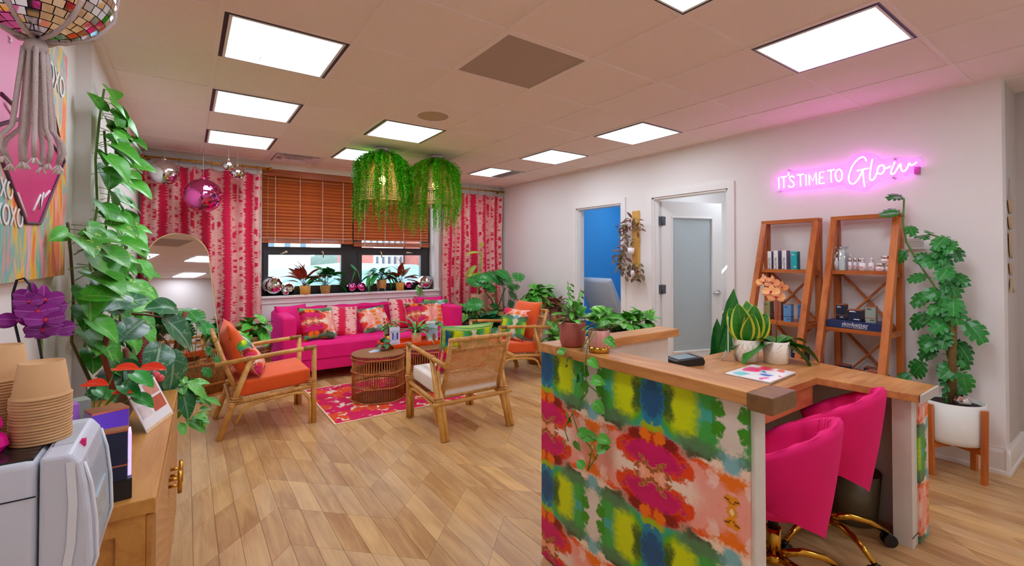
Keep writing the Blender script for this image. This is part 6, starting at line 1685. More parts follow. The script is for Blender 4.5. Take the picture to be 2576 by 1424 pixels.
# --- 3 monstera in a rod planter in front of the mirror
mo = thing('monstera_planter', 'monstera in a rod-walled planter in front of the arched mirror', 'plant', (0.10, 5.62, 0), radians(27)); 
mrod = MB()
for i in range(34):
    for (x, y) in ((-0.22 + 0.44 * i / 33, -0.10), (-0.22 + 0.44 * i / 33, 0.10)): mrod.cyl((x, y, 0.01), (x, y, 0.34), 0.0045, 5)
for i in range(14):
    for (x, y) in ((-0.22, -0.10 + 0.2 * i / 13), (0.22, -0.10 + 0.2 * i / 13)): mrod.cyl((x, y, 0.01), (x, y, 0.34), 0.0045, 5)
o = mrod.build('rod_wall', M_WICKER, mo); o['kind'] = 'stuff'
for z_ in (0.01, 0.12, 0.33): 
    slab(2, [-0.232, -0.216, 0.216, 0.232], [-0.112, -0.096, 0.096, 0.112], {(1, 1)}, z_ - 0.008, z_ + 0.008).build('rim', M_WICKER, mo)
MB().box((-0.20, -0.085, 0.02), (0.20, 0.085, 0.30)).build('liner', plain('black_liner', (30, 26, 22), 0.8), mo)
me_m = leaf_mesh('monstera', 'monstera', 1.3, 50, 0.3, 0.12, None, 0.014); me_ms = leaf_mesh('monstera', 'monstera', 1.7, 45, 0.3, 0.12, None, 0.014)
def px_leaves(root, spots, Y, me, nrm=(0.2, -0.9, 0.6), rz=0.0, jit=0.12, seed=3):
    Qx = random.Random(seed); Mi = root.matrix_basis.inverted()
    R_ = Matrix.Rotation(-rz, 3, 'Z')
    for (x, y, tx, ty, sz) in spots:
        yy = Y + Qx.uniform(-jit, jit); a3 = ony(x, y, yy); b3 = ony(tx, ty, yy - abs(Qx.uniform(0.02, 0.12))); b3.x = min(max(b3.x, -0.03), 4.0); a3.x = min(max(a3.x, -0.2), 3.95)
        sz = min(max((b3 - a3).length / 2.1, 0.12), 0.27)
        put_leaf(root, me if not isinstance(me, list) else Qx.choice(me), R_ @ (a3 - root.location), R_ @ (b3 - a3), R_ @ (Vector(nrm) + Vector((Qx.uniform(-.5, .5), Qx.uniform(-.2, .3), Qx.uniform(-.3, .5)))), sz)
px_leaves(mo, [(480, 900, 440, 770, 0.26), (490, 900, 500, 745, 0.26), (470, 900, 410, 760, 0.26), (500, 900, 535, 800, 0.24), (480, 920, 545, 870, 0.26), (500, 900, 550, 900, 0.24), (470, 930, 520, 930, 0.26), (460, 920, 430, 830, 0.26), (450, 900, 400, 820, 0.26), (490, 910, 470, 800, 0.28), (470, 930, 480, 950, 0.26), (440, 930, 410, 900, 0.26), (450, 870, 430, 760, 0.24), (420, 880, 385, 790, 0.26), (510, 880, 525, 840, 0.22)], 5.42, me_m, rz=radians(27))
# --- small trailing plant at the sideboard corner
fe = thing('trailing_fittonia', 'small-leaved green plant spilling beside the sideboard corner', 'plant', (-0.14, 3.03, 0)); loc = fe.location.copy()
pot_lathe(fe, simple_pot(0.07, 0.09, 0.60), M_GREYP, 0.085, 0.58, name='tall_pot')
me_f = leaf_mesh('oval', 'fern', 0.3, 30, 0.2); me_fs = leaf_mesh('heart', 'pothosv', 0.3, 30, 0.2)
for k in range(60):
    a = Q.uniform(0, 2 * pi); rr = Q.uniform(0.0, 0.20); z_ = 0.80 - rr * 1.0 + Q.uniform(-0.16, 0.05)
    p = Vector((rr * cos(a) * 0.7 + 0.09, rr * sin(a) * 0.8, z_))
    put_leaf(fe, me_f if k % 3 else me_fs, p, (cos(a), sin(a), Q.uniform(-0.5, 0.6)), (0.2, -0.4, 0.9), Q.uniform(0.07, 0.11))
vine(fe, [(0, 0, 0.58), (0.02, -0.02, 0.72), (0.05, 0.02, 0.80)], 0.006, M_STEM); vine(fe, [(0, 0, 0.58), (0.07, 0.0, 0.64), (0.10, -0.02, 0.42)], 0.004, M_STEM); vine(fe, [(0, 0, 0.58), (-0.05, 0.02, 0.72), (-0.09, 0.05, 0.80)], 0.004, M_STEM)
# --- 5 pothos on the side table
def potted(name, label, loc_, pot, potmat, soil, kind, mat, n, size, pet=0.9, bend=55, el=(10, 85), seed=1, R=1.0, spread=0.02, cat='plant', group=None, droop=0.25, stem=None, potname='pot', up=0.7):
    t = thing(name, label, cat, loc_, 0, group); pot_lathe(t, pot, potmat, soil[0], soil[1], name=potname)
    me = leaf_mesh(kind, mat, pet, bend, droop, 0.18, stem) if isinstance(mat, str) else [leaf_mesh(kind, q, pet, bend, droop, 0.18, stem) for q in mat]
    bush(t, me, n, (0, 0, soil[1]), size, R, el, seed, spread, up, 0.22 if group == GSI else 1.0)
    return t
potted('potted_pothos', 'bushy bright pothos in the round tray beside the sofa arm', (0.60, 5.66, 0.4515), simple_pot(0.09, 0.12, 0.11), M_BASKET, (0.11, 0.10), 'heart', ['pothos', 'pothosv'], 44, 0.13, 1.1, 60, (2, 80), 4, 1.0, 0.06, potname='basket_pot')
# --- 6 plants on the tray
potted('jar_cutting', 'tiny leafy cutting in a clear jar on the wicker table', (1.66, 4.585, 0.4555), simple_pot(0.035, 0.042, 0.06), M_GLASS, (0.034, 0.03), 'heart', 'philo', 12, 0.075, 0.6, 50, (15, 75), 6, 1.0, 0.008, potname='glass_jar')
bz = thing('bushy_peperomia', 'small-leaved bushy plant in a mirrored pot behind the lavender leaflet', 'plant', (1.80, 4.83, 0.466)); pot_lathe(bz, simple_pot(0.05, 0.06, 0.10), plain('amber_foil', (190, 130, 60), 0.2, 0.9), 0.055, 0.09)
me_j = leaf_mesh('oval', 'fern', 0.2, 30, 0.1)
for k in range(6):
    a = k * 1.05; top_ = Vector((0.09 * cos(a), 0.07 * sin(a), 0.22 + 0.03 * (k % 3))); vine(bz, [(0, 0, 0.09), top_ * 0.6, top_], 0.0025, M_REDST)
    vine_leaves(bz, me_j, [(0.2 * top_.x, 0.2 * top_.y, 0.12), top_ * 0.7 + Vector((0, 0, 0.03)), top_], 0.018, 0.052, k, (cos(a), sin(a), 0), 0.0, (0, 0, 1))
br = thing('bromeliad', 'bromeliad with an orange flower in a peach pot on the tray', 'plant', (2.075, 4.745, 0.466)); pot_lathe(br, simple_pot(0.048, 0.058, 0.115), M_PEACH, 0.052, 0.105)
me_s = leaf_mesh('strap', 'brom', 0.02, 0, 0.75, 0.3); me_sr = leaf_mesh('strap', 'bromr', 0.02, 0, 0.3, 0.3)
for k in range(20):
    a = k * 2.4; e = radians(28 + 45 * (k / 20)); put_leaf(br, me_s, (0.008 * cos(a), 0.008 * sin(a), 0.10), (cos(a) * cos(e), sin(a) * cos(e), sin(e)), (0, 0, 1), 0.24 + 0.05 * (k % 3))
vine(br, [(0, 0, 0.10), (0, 0, 0.26)], 0.006, M_REDST, 'flower_stalk')
for k in range(12):
    a = k * 2.4; e = radians(48 + 28 * (k / 12)); put_leaf(br, me_sr, (0, 0, 0.19 + 0.006 * k), (cos(a) * cos(e), sin(a) * cos(e), sin(e)), (0, 0, 1), 0.095, 'bract')
db = thing('mirror_pot_pothos', 'small pothos in a mirror ball pot at the tray end', 'plant', (2.285, 4.80, 0.466))
MB().sphere((0, 0, 0.062), 0.064, 22, 14).build('mirror_pot', M_MIRROR, db)
bush(db, leaf_mesh('heart', 'pothosv', 0.8, 50, 0.25), 16, (0, 0, 0.12), 0.09, 1.0, (5, 80), 8, 0.02)
# --- 7 plants on the sill
YS = 6.41
potted('begonia', 'spotted red begonia in a mustard pot by the tiny mirror ball', (1.26, YS, WZ0), simple_pot(0.058, 0.066, 0.115), M_TANPOT, (0.058, 0.105), 'lance', 'begonia', 20, 0.25, 0.45, 25, (25, 85), 11, 1.0, 0.02, group=GSI, stem=M_REDST)
potted('peace_lily', 'glossy green plant in a woven pot on the sill', (1.51, YS, WZ0), simple_pot(0.052, 0.068, 0.11), M_BASKET, (0.06, 0.10), 'oval', 'lily', 28, 0.20, 0.75, 55, (10, 82), 12, 1.0, 0.02, group=GSI, potname='woven_pot')
t = potted('hanging_lily', 'long-leaved green plant in a wire-legged pot on the sill', (2.27, YS, WZ0 + 0.045), simple_pot(0.060, 0.070, 0.12), plain('tan_clay', (206, 146, 84), 0.6), (0.06, 0.11), 'lance', 'lily', 30, 0.255, 0.4, 60, (15, 85), 13, 1.0, 0.02, group=GSI, droop=0.5)
for k in range(4):
    a = k * pi / 2 + 0.6; MB().tube([(0.055 * cos(a), 0.055 * sin(a), 0.02), (0.075 * cos(a), 0.075 * sin(a), -0.045)], 0.0022, 6).build('wire_leg', M_WHITE, t)
potted('begonia', 'spotted red begonia in a mustard pot by the pink mirror ball', (2.545, YS, WZ0), simple_pot(0.052, 0.058, 0.12), M_TANPOT, (0.05, 0.11), 'lance', 'begonia', 18, 0.25, 0.45, 30, (15, 80), 14, 1.0, 0.02, group=GSI, stem=M_REDST)
sf_ = thing('sill_fern_sprig', 'loose green fern sprig hanging over the sill edge', 'plant', (2.80, 6.365, WZ0), 0)
vine(sf_, [(0, 0.05, 0.06), (0.02, 0.0, 0.03), (0.03, -0.015, -0.01), (0.05, -0.02, -0.07)], 0.003, M_STEM)
vine_leaves(sf_, leaf_mesh('lance', 'fern', 0.1, 10, 0.1), [(0, 0.05, 0.06), (0.02, 0.0, 0.03), (0.03, -0.015, -0.01), (0.05, -0.02, -0.07)], 0.008, 0.06, 2, (0, -0.6, 0), 0.4)
# --- 8 corner jungle
GJ = 'plants crowded in the corner by the right curtain'
dc = thing('bare_stem_dieffenbachia', 'leggy plant with one bare stem and yellowing leaves before the right curtain', 'plant', (3.60, 5.92, 0), 0, GJ)
pot_lathe(dc, simple_pot(0.11, 0.13, 0.86), plain('tan_tall_pot', (206, 150, 120), 0.6), 0.12, 0.84, name='tall_pot')
vine(dc, [(0, 0, 0.84), (-0.03, 0, 1.05), (0.02, 0, 1.28), (0.02, 0, 1.50)], 0.013, plain('yellow_stem', (150, 160, 50), 0.5), 'stem')
LM['yellow'] = leaf_mat('yellowing_leaf', (150, 160, 50), (190, 190, 60))
for (z_, d_, s_) in ((1.50, (0.3, 0, 1), 0.22), (1.44, (-0.6, -0.2, 0.5), 0.20), (1.30, (-0.9, -0.2, -0.2), 0.30), (1.25, (-0.5, -0.5, -0.6), 0.28), (1.10, (-0.4, -0.3, 0.5), 0.2)): put_leaf(dc, leaf_mesh('lance', 'yellow', 0.3, 40, 0.4), (0.01, 0, z_), d_, (0, -0.5, 0.8), s_)
mj = thing('corner_monstera', 'large split-leaf monstera in an olive pot in the corner', 'plant', (3.78, 5.72, 0), 0, GJ)
pot_lathe(mj, simple_pot(0.15, 0.18, 0.62), plain('olive_pot', (150, 130, 48), 0.5, noise=0.1), 0.17, 0.60)
px_leaves(mj, [(1255, 790, 1225, 695, 0.34), (1262, 780, 1240, 720, 0.30), (1268, 780, 1250, 690, 0.30), (1275, 790, 1285, 690, 0.34), (1285, 780, 1300, 720, 0.30), (1290, 800, 1320, 740, 0.34), (1275, 800, 1320, 770, 0.30), (1260, 800, 1200, 755, 0.36), (1290, 800, 1300, 760, 0.34), (1255, 800, 1250, 760, 0.30), (1268, 760, 1262, 690, 0.25), (1300, 770, 1312, 690, 0.26), (1265, 760, 1222, 690, 0.24), (1285, 760, 1275, 685, 0.24), (1295, 770, 1325, 700, 0.22), (1255, 770, 1205, 700, 0.22), (1270, 810, 1240, 790, 0.3)], 5.62, [me_m, me_ms], (0, -1, 0.5))
for q in ((3.75, 0.62, 1.0), (3.82, 0.62, 0.95), (3.70, 0.62, 0.9)): vine(mj, [(0, 0, 0.58), ((q[0] - 3.78) * 1.5, -0.03, 0.8), ((q[0] - 3.78) * 3, -0.05, q[2])], 0.010, M_STEM, 'stem')
he = thing('heartleaf_philodendron', 'dark bushy philodendron at the knee of the corner monstera', 'plant', (3.42, 5.42, 0), 0, GJ)
pot_lathe(he, simple_pot(0.13, 0.15, 0.36), M_BASKET, 0.14, 0.34, name='basket_pot'); bush(he, leaf_mesh('heart', 'philo', 0.8, 55, 0.25), 46, (0, 0, 0.36), 0.20, 1.0, (0, 82), 17, 0.08)
rs = drum('slim wicker stand carrying a pothos at the right sofa end', 3.29, 5.72, 0.16, 0.46, 36, 'wicker drum tables', name='wicker_stand', cat='stand')
potted('potted_pothos', 'bushy pothos on the wicker stand at the right sofa end', (3.29, 5.72, 0.4605), simple_pot(0.09, 0.11, 0.12), M_GREYP, (0.10, 0.11), 'heart', ['pothos', 'pothosv'], 40, 0.125, 1.1, 60, (2, 80), 18, 1.0, 0.05, group=GJ)
ps = thing('plant_stand', 'tall white plant stand against the right wall', 'stand', (4.06, 5.08, 0)); 
MB().box((-0.15, -0.15, 0.60), (0.15, 0.15, 0.63)).build('stand_top', M_WHITE, ps)
for sx in (-1, 1):
    for sy in (-1, 1): MB().box((sx * 0.13 - 0.012, sy * 0.13 - 0.012, 0), (sx * 0.13 + 0.012, sy * 0.13 + 0.012, 0.60)).build('leg', M_WHITE, ps)
t = potted('potted_pothos', 'full variegated pothos on the tall white stand', (4.06, 5.08, 0.6305), simple_pot(0.11, 0.13, 0.17), M_BASKET, (0.12, 0.16), 'heart', ['pothos', 'pothosv'], 70, 0.13, 1.3, 60, (-12, 85), 19, 1.0, 0.09, group=GJ, potname='basket_pot')
ps2 = thing('plant_stand', 'grey box stand under the red-tinged calathea', 'stand', (4.10, 4.62, 0)); MB().box((-0.14, -0.14, 0), (0.14, 0.14, 0.46)).build('stand_body', M_GREYP, ps2, bevel=0.006); MB().box((-0.15, -0.15, 0.46), (0.15, 0.15, 0.48)).build('stand_top', M_WHITE, ps2)
potted('calathea', 'red-tinged calathea in a seagrass pot against the right wall', (4.03, 4.62, 0.4805), simple_pot(0.10, 0.12, 0.20), M_BASKET, (0.11, 0.19), 'lance', 'cala', 40, 0.23, 0.35, 45, (10, 85), 20, 1.0, 0.05, group=GJ, potname='seagrass_pot', stem=M_REDST)
potted('chinese_evergreen', 'pale striped leafy plant in a small pot behind the far armchair', (3.86, 4.42, 0), simple_pot(0.10, 0.12, 0.34), M_GREYP, (0.11, 0.33), 'oval', 'aglao', 22, 0.22, 0.5, 50, (10, 80), 22, 1.0, 0.03, group=GJ)
wbk = thing('woven_basket', 'low round woven basket on the floor behind the far armchair', 'basket', (3.82, 4.82, 0))
MB().lathe([(0, 0.0), (0.10, 0.0), (0.14, 0.06), (0.145, 0.12), (0.12, 0.18), (0.112, 0.18), (0.135, 0.12), (0.13, 0.06), (0.09, 0.01), (0, 0.01)], 30).build('basket_wall', M_WTOP, wbk)
# --- 9 plants on the ledge
t = thing('rose_pot_plant', 'mixed ferny plant in a rose terracotta pot on the ledge', 'plant', (1.405, 1.515, 1.0055)); pot_lathe(t, [(0, 0), (0.046, 0), (0.052, 0.006), (0.0575, 0.03), (0.0575, 0.105), (0.055, 0.109), (0.052, 0.105), (0.052, 0.02), (0, 0.02)], M_TERRA, 0.052, 0.098)
bush(t, [leaf_mesh('oval', 'hypo', 0.5, 40, 0.2), leaf_mesh('oval', 'fern', 0.6, 40, 0.2)], 26, (0, 0, 0.098), 0.066, 1.0, (28, 85), 25, 0.03)
for k, tp in enumerate(((-0.01, 0.02, 0.285), (0.03, -0.02, 0.25), (-0.03, -0.02, 0.215), (0.0, 0.05, 0.21))):
    vine(t, [(0, 0, 0.098), (tp[0] * 0.5, tp[1] * 0.5, 0.16), tp], 0.0022, M_STEM)
    vine_leaves(t, leaf_mesh('oval', 'fern', 0.25, 20, 0.15), [(0, 0, 0.12), (tp[0] * 0.5, tp[1] * 0.5, 0.16), tp], 0.013, 0.034, 30 + k, (0.3, -0.5, 0), 0.0, (0, 0, 1))
t = thing('blush_pot_pothos', 'trailing pothos in a blush pot with gold base on the ledge', 'plant', (1.405, 1.355, 1.0055)); MB().lathe([(0, 0), (0.040, 0), (0.043, 0.004), (0.043, 0.024), (0, 0.024)], 30).build('gold_base', M_GOLD, t)
pot_lathe(t, [(0.041, 0.0242), (0.0435, 0.03), (0.0445, 0.090), (0.042, 0.092), (0.040, 0.088), (0.040, 0.03), (0, 0.03)], M_BLUSH, 0.040, 0.082)
bush(t, [leaf_mesh('heart', 'pothos', 0.9, 45, 0.25), leaf_mesh('heart', 'pothosv', 0.9, 45, 0.25)], 16, (0, 0, 0.085), 0.072, 1.0, (32, 85), 27, 0.02)
T0 = Vector((1.405, 1.355, 1.0055))
trail = [[(1490, 800), (1478, 870), (1470, 925), (1478, 985), (1440, 1040), (1455, 1090), (1490, 1130), (1478, 1185)], [(1490, 830), (1462, 880), (1425, 905)], [(1470, 960), (1500, 985), (1510, 1000)], [(1440, 1040), (1420, 1080), (1430, 1110)], [(1455, 1090), (1500, 1100), (1520, 1115), (1478, 1185)]]
for k, tl in enumerate(trail):
    P3 = [onx(x, y, 1.325 if y > 880 else 1.36) - T0 for x, y in tl]
    if k == 0: P3[0] = Vector((-0.01, 0, 0.09)); P3.insert(1, Vector((-0.055, -0.03, 0.085))); P3[2] = onx(1478, 870, 1.325) - T0
    vine(t, P3, 0.0024, M_STEM)
for (x, y, tx, ty, s_) in ((1440, 905, 1400, 915, 0.055), (1478, 900, 1500, 912, 0.05), (1462, 925, 1428, 960, 0.075), (1470, 935, 1440, 970, 0.07), (1482, 955, 1525, 950, 0.06), (1478, 985, 1420, 1000, 0.06), (1490, 1005, 1510, 1020, 0.06), (1440, 1040, 1405, 1060, 0.06), (1445, 1050, 1420, 1075, 0.05), (1450, 1090, 1480, 1080, 0.06), (1460, 1100, 1500, 1085, 0.065), (1500, 1100, 1530, 1100, 0.055), (1460, 1100, 1450, 1130, 0.06), (1430, 1110, 1400, 1130, 0.05), (1478, 1185, 1460, 1160, 0.05), (1500, 1140, 1525, 1110, 0.055), (1520, 850, 1540, 855, 0.05), (1430, 895, 1415, 880, 0.05)):
    a3 = onx(x, y, 1.322); b3 = onx(tx, ty, 1.312); put_leaf(t, me_pv if (x + y) % 3 == 0 else me_p, a3 - T0, (b3 - a3) + Vector((-0.012, 0, 0)), (-0.8, -0.3, 0.7), s_)
# --- 10 planter trough behind the desk
pp = ray(1585, 812); k_ = 2.45 / pp.y; tp_ = Vector((0, 0, EYE)) + pp * k_
tg = thing('planter_trough', 'long white trough filled with bright green pothos behind the desk', 'planter', (tp_.x, 2.45, 0)); th_ = tp_.z - 0.05
MB().box((-0.26, -0.11, 0), (0.22, 0.11, th_)).build('trough', M_WHITE, tg, bevel=0.006); MB().box((-0.25, -0.10, th_), (0.21, 0.10, th_ + 0.004)).build('soil', M_SOIL, tg)
for q in range(7): bush(tg, [leaf_mesh('heart', 'pothos', 0.9, 50, 0.25), leaf_mesh('heart', 'pothosv', 0.9, 50, 0.25)], 13, (-0.24 + q * 0.07, 0.0, th_), 0.105, 1.0, (10, 80), 40 + q, 0.04)
# --- 11 snake plants on the floor behind the desk
sp = thing('tall_snake_plant', 'tall dark snake plant standing behind the desk edge', 'plant', (3.30, 2.02, 0)); pot_lathe(sp, simple_pot(0.11, 0.13, 0.28), M_GREYP, 0.12, 0.26)
me_sw = leaf_mesh('sword', 'snake', 0.0, 0, 0.05, 0.5)
for (x, y, bx, s_) in ((1848, 725, 1828, 0.0), (1805, 800, 1815, 0), (1790, 880, 1800, 0), (1832, 820, 1826, 0), (1858, 860, 1838, 0), (1818, 840, 1820, 0), (1842, 800, 1832, 0)):
    tip = onx(x, y, 3.30) - sp.location; b0 = Vector((random.Random(x).uniform(-.04, .04), (onx(bx, 900, 3.30).y - 2.02) * 0.4, 0.26)); put_leaf(sp, me_sw, b0, tip - b0, (-0.8, -0.6, 0.2), (tip - b0).length)
# --- 12/13 pots on the desk
t = thing('desk_snake_plant', 'yellow-edged snake plant in a white quilted pot on the desk', 'plant', (2.835, 1.488, 0.7605))
pot_lathe(t, simple_pot(0.058, 0.079, 0.135, 0.007), M_IVORY, 0.07, 0.122, 40)
me_sy = leaf_mesh('oval', 'snakey', 0.0, 0, 0.1, 0.5, plain('yellow_margin', (206, 214, 70), 0.4))
for k, (a, e, s_) in enumerate(((0.3, 80, 0.26), (2.2, 70, 0.22), (4.0, 66, 0.20), (5.2, 62, 0.21), (1.2, 60, 0.20), (3.1, 74, 0.25), (4.6, 80, 0.24), (5.9, 58, 0.18))): put_leaf(t, me_sy, (0.02 * cos(a), 0.02 * sin(a), 0.118), (cos(a) * cos(radians(e)), sin(a) * cos(radians(e)), sin(radians(e))), (-0.7 + 0.3 * cos(a), -0.6, 0.3), s_)
# quilting on the pot
m = MB()
for k in range(16):
    for sgn in (-1, 1):
        m.tube([((0.0592 + 0.0208 * z_ / 0.135) * cos(2 * pi * k / 16 + sgn * z_ * 6) , (0.0592 + 0.0208 * z_ / 0.135) * sin(2 * pi * k / 16 + sgn * z_ * 6), z_) for z_ in (0.01, 0.04, 0.07, 0.10, 0.125)], 0.0013, 4)
o = m.build('quilt_relief', M_IVORY, t); o['kind'] = 'stuff'
t = thing('peach_orchid', 'peach orchid in a white leaf-relief pot on the desk', 'plant', (2.925, 1.355, 0.7605))
pot_lathe(t, simple_pot(0.062, 0.074, 0.132, 0.007), M_IVORY, 0.065, 0.118, 40)
m = MB(); Q = random.Random(9)
for k in range(70):
    a = Q.uniform(0, 2 * pi); z_ = Q.uniform(0.015, 0.115); rr = 0.0635 + 0.011 * z_ / 0.132; da = Q.choice((-1, 1)) * 0.22
    m.tube([(rr * cos(a), rr * sin(a), z_), ((rr + 0.001) * cos(a + da / 2), (rr + 0.001) * sin(a + da / 2), z_ + 0.006), (rr * cos(a + da), rr * sin(a + da), z_ + 0.010)], 0.0014, 4)
o = m.build('leaf_relief', M_IVORY, t); o['kind'] = 'stuff'
me_o = leaf_mesh('oval', 'orchid', 0.0, 0, 0.55, 0.25)
for (a, e, s_) in ((-0.75, 5, 0.25), (-1.0, -12, 0.24), (2.3, 22, 0.24), (2.7, 2, 0.24), (1.5, 30, 0.20), (0.4, 25, 0.22), (-0.4, 30, 0.2)): put_leaf(t, me_o, (0.02 * cos(a), 0.02 * sin(a), 0.115), (cos(a) * cos(radians(e)), sin(a) * cos(radians(e)), sin(radians(e))), (0, 0, 1), s_)
o0 = t.location.copy(); stake = [Vector((0, 0, 0.11)), onx(1958, 760, 2.90) - o0, onx(1950, 715, 2.86) - o0, onx(1930, 705, 2.84) - o0]
vine(t, stake, 0.003, plain('orchid_stake', (150, 96, 50), 0.6), 'flower_spike')
M_PET = leaf_mat('peach_petal', (250, 190, 120), (244, 160, 110), (250, 140, 130), 0.5, sidev=0.1); M_LIP = plain('magenta_lip', (190, 30, 80), 0.4); M_PETP = leaf_mat('purple_petal', (112, 6, 110), (150, 22, 146), (214, 120, 210), 0.45, sidev=0.15)
LM['petal'] = M_PET; LM['petalp'] = M_PETP
def orchid_flower(root, p, nrm, size, pet, seed):
    nrm = Vector(nrm).normalized(); upv = Vector((0, 0, 1)); xx = upv.cross(nrm).normalized(); yy = nrm.cross(xx)
    fl_ = bpy.data.objects.new('flower', None); COL.objects.link(fl_); fl_.parent = root; fl_.location = p
    wide = leaf_mesh('petal', pet, 0.0, -8, 0.12, 0.1); slim = leaf_mesh('oval', pet, 0.0, -8, 0.1, 0.1)
    for k, (a, me, s_) in enumerate(((90, slim, 1.0), (205, slim, 0.95), (335, slim, 0.95), (10, wide, 0.98), (170, wide, 0.98))):
        d = xx * cos(radians(a)) + yy * sin(radians(a)); put_leaf(fl_, me, nrm * (0.002 * k), d, nrm, size * 1.1 * s_, 'petal')
    MB().sphere(nrm * 0.006, size * 0.17, 10, 6).build('lip', M_LIP, fl_)
Pd = [(1920, 712, 0.040), (1943, 712, 0.042), (1958, 725, 0.042), (1940, 735, 0.048), (1952, 748, 0.048), (1968, 722, 0.034), (1925, 705, 0.028)]
for k, (x, y, s_) in enumerate(Pd): orchid_flower(t, onx(x, y, 2.84 + 0.02 * (k % 3)) - o0, (-0.8, -0.5 + 0.3 * (k % 2), 0.25 - 0.2 * (k % 3)), s_, 'petal', k)
# --- 14 climbing monstera in the white planter
pc = Vector((4.085, 0.795, 0))
cm_ = thing('planter_on_legs', 'round white planter on a teak four-leg stand', 'planter', pc, radians(20))
MB().lathe([(0, 0.215), (0.145, 0.215), (0.155, 0.222), (0.160, 0.25), (0.160, 0.470), (0.152, 0.472), (0.150, 0.25), (0, 0.24)], 44).build('pot', M_WPOT, cm_)
MB().lathe([(0, 0.445), (0.151, 0.445), (0.151, 0.44)], 30).build('soil', M_SOIL, cm_)
for k in range(4):
    a = pi / 4 + k * pi / 2; MB().bar((0.172 * cos(a), 0.172 * sin(a), 0), (0.180 * cos(a), 0.180 * sin(a), 0.455), 0.034, 0.020, (cos(a), sin(a), 0)).build('leg', M_TEAK, cm_)
for a in (pi / 4, 3 * pi / 4): MB().bar((-0.165 * cos(a), -0.165 * sin(a), 0.195), (0.165 * cos(a), 0.165 * sin(a), 0.195), 0.022, 0.036).build('cross_bar', M_TEAKH, cm_)
mn = thing('climbing_monstera', 'small-leaved monstera climbing a moss pole beside the shelf', 'plant', (pc.x, pc.y, 0.4455)); m0 = mn.location.copy()
MB().cyl((0, 0, 0), (0.05, 0.0, 0.70), 0.022, 12).build('moss_pole', plain('moss_bark', (120, 96, 50), 0.95, noise=0.3, nscale=60, bump=0.6, bscale=80), mn)
me_ml = leaf_mesh('adansonii', 'monstera', 0.5, 40, 0.25, 0.12, None, 0.016)
mains = [[(2400, 985), (2385, 850), (2375, 720), (2375, 640), (2378, 600), (2340, 590), (2300, 598)], [(2385, 900), (2350, 720), (2310, 660), (2280, 610), (2272, 560), (2274, 500)]]
for ml in mains: vine(mn, [onx(x, y, 4.20 if y < 700 else 4.12) - m0 for x, y in ml], 0.006, M_STEM)
Q = random.Random(33)
for k in range(28):
    yy_ = 960 - (960 - 590) * (k / 28) ** 0.9; wd = 80 if yy_ > 800 else 55 if yy_ > 690 else 35
    xc = 2382 + Q.uniform(-15, 15); tx = 2382 + Q.uniform(-wd, wd); a3 = onx(xc, yy_ - 5, 4.17); b3 = onx(tx, yy_ + Q.uniform(-15, 30), 4.17 - Q.uniform(0.02, 0.16)) 
    put_leaf(mn, me_ml, a3 - m0, b3 - a3 + Vector((-0.05, 0, 0)), (-0.6 + Q.uniform(-.5, .3), -0.3 + Q.uniform(-.6, .5), 0.8), Q.uniform(0.10, 0.145))
for (x, y, tx, ty, s_) in ((2276, 545, 2245, 525, 0.10), (2275, 505, 2262, 486, 0.09), (2280, 570, 2295, 570, 0.08), (2290, 625, 2262, 640, 0.09), (2310, 600, 2325, 580, 0.07), (2340, 592, 2345, 565, 0.06), (2345, 700, 2310, 690, 0.09), (2360, 740, 2310, 745, 0.11), (2360, 790, 2295, 800, 0.12), (2400, 800, 2460, 820, 0.14), (2380, 690, 2420, 690, 0.10), (2380, 620, 2405, 625, 0.10), (2345, 640, 2320, 640, 0.08), (2350, 900, 2285, 930, 0.13), (2300, 940, 2275, 945, 0.08), (2400, 920, 2450, 975, 0.12), (2380, 850, 2445, 880, 0.12), (2395, 870, 2440, 910, 0.11)):
    a3 = onx(x, y, 4.20); b3 = onx(tx, ty, 4.12); put_leaf(mn, me_ml, a3 - m0, b3 - a3, (-0.6, -0.3, 0.7), s_ * 1.15)
pb = onx(2427, 1000, 4.05); ball('silver mirror ball resting on the soil of the white planter', (4.03, 0.735, 0.4455 + 0.042), 0.042, False, False, 'mirror ball in the planter', 'planter_mirror_ball')
# --- 15 purple vines on the wall board
tv = thing('purple_tradescantia', 'dark purple trailing vine growing from the wall board', 'plant', (XR - 0.065, 3.58, 1.80)); v0 = tv.location.copy()
me_t = leaf_mesh('lance', 'trad', 0.1, 25, 0.2, 0.25); me_tg = leaf_mesh('oval', 'trad', 0.15, 25, 0.2, 0.25)
for k, ml in enumerate(([(1600, 548), (1585, 550), (1572, 575), (1570, 610), (1565, 650), (1560, 690)], [(1598, 548), (1580, 570), (1550, 575)], [(1600, 550), (1610, 560), (1612, 580), (1598, 585)], [(1595, 610), (1575, 600), (1570, 570), (1582, 548)], [(1600, 660), (1580, 665), (1572, 700)], [(1602, 660), (1612, 675), (1610, 700)], [(1596, 664), (1590, 690), (1600, 705)], [(1570, 610), (1556, 640), (1550, 665)])):
    P3 = [onx(x, y, XR - 0.075 - 0.012 * (k % 3)) - v0 for x, y in ml]; vine(tv, P3, 0.0022, M_REDST); vine_leaves(tv, me_t if k < 4 else me_tg, P3, 0.030, 0.085, 60 + k, (-0.8, -0.3, 0), 0.4, (-0.6, -0.4, 0.7))
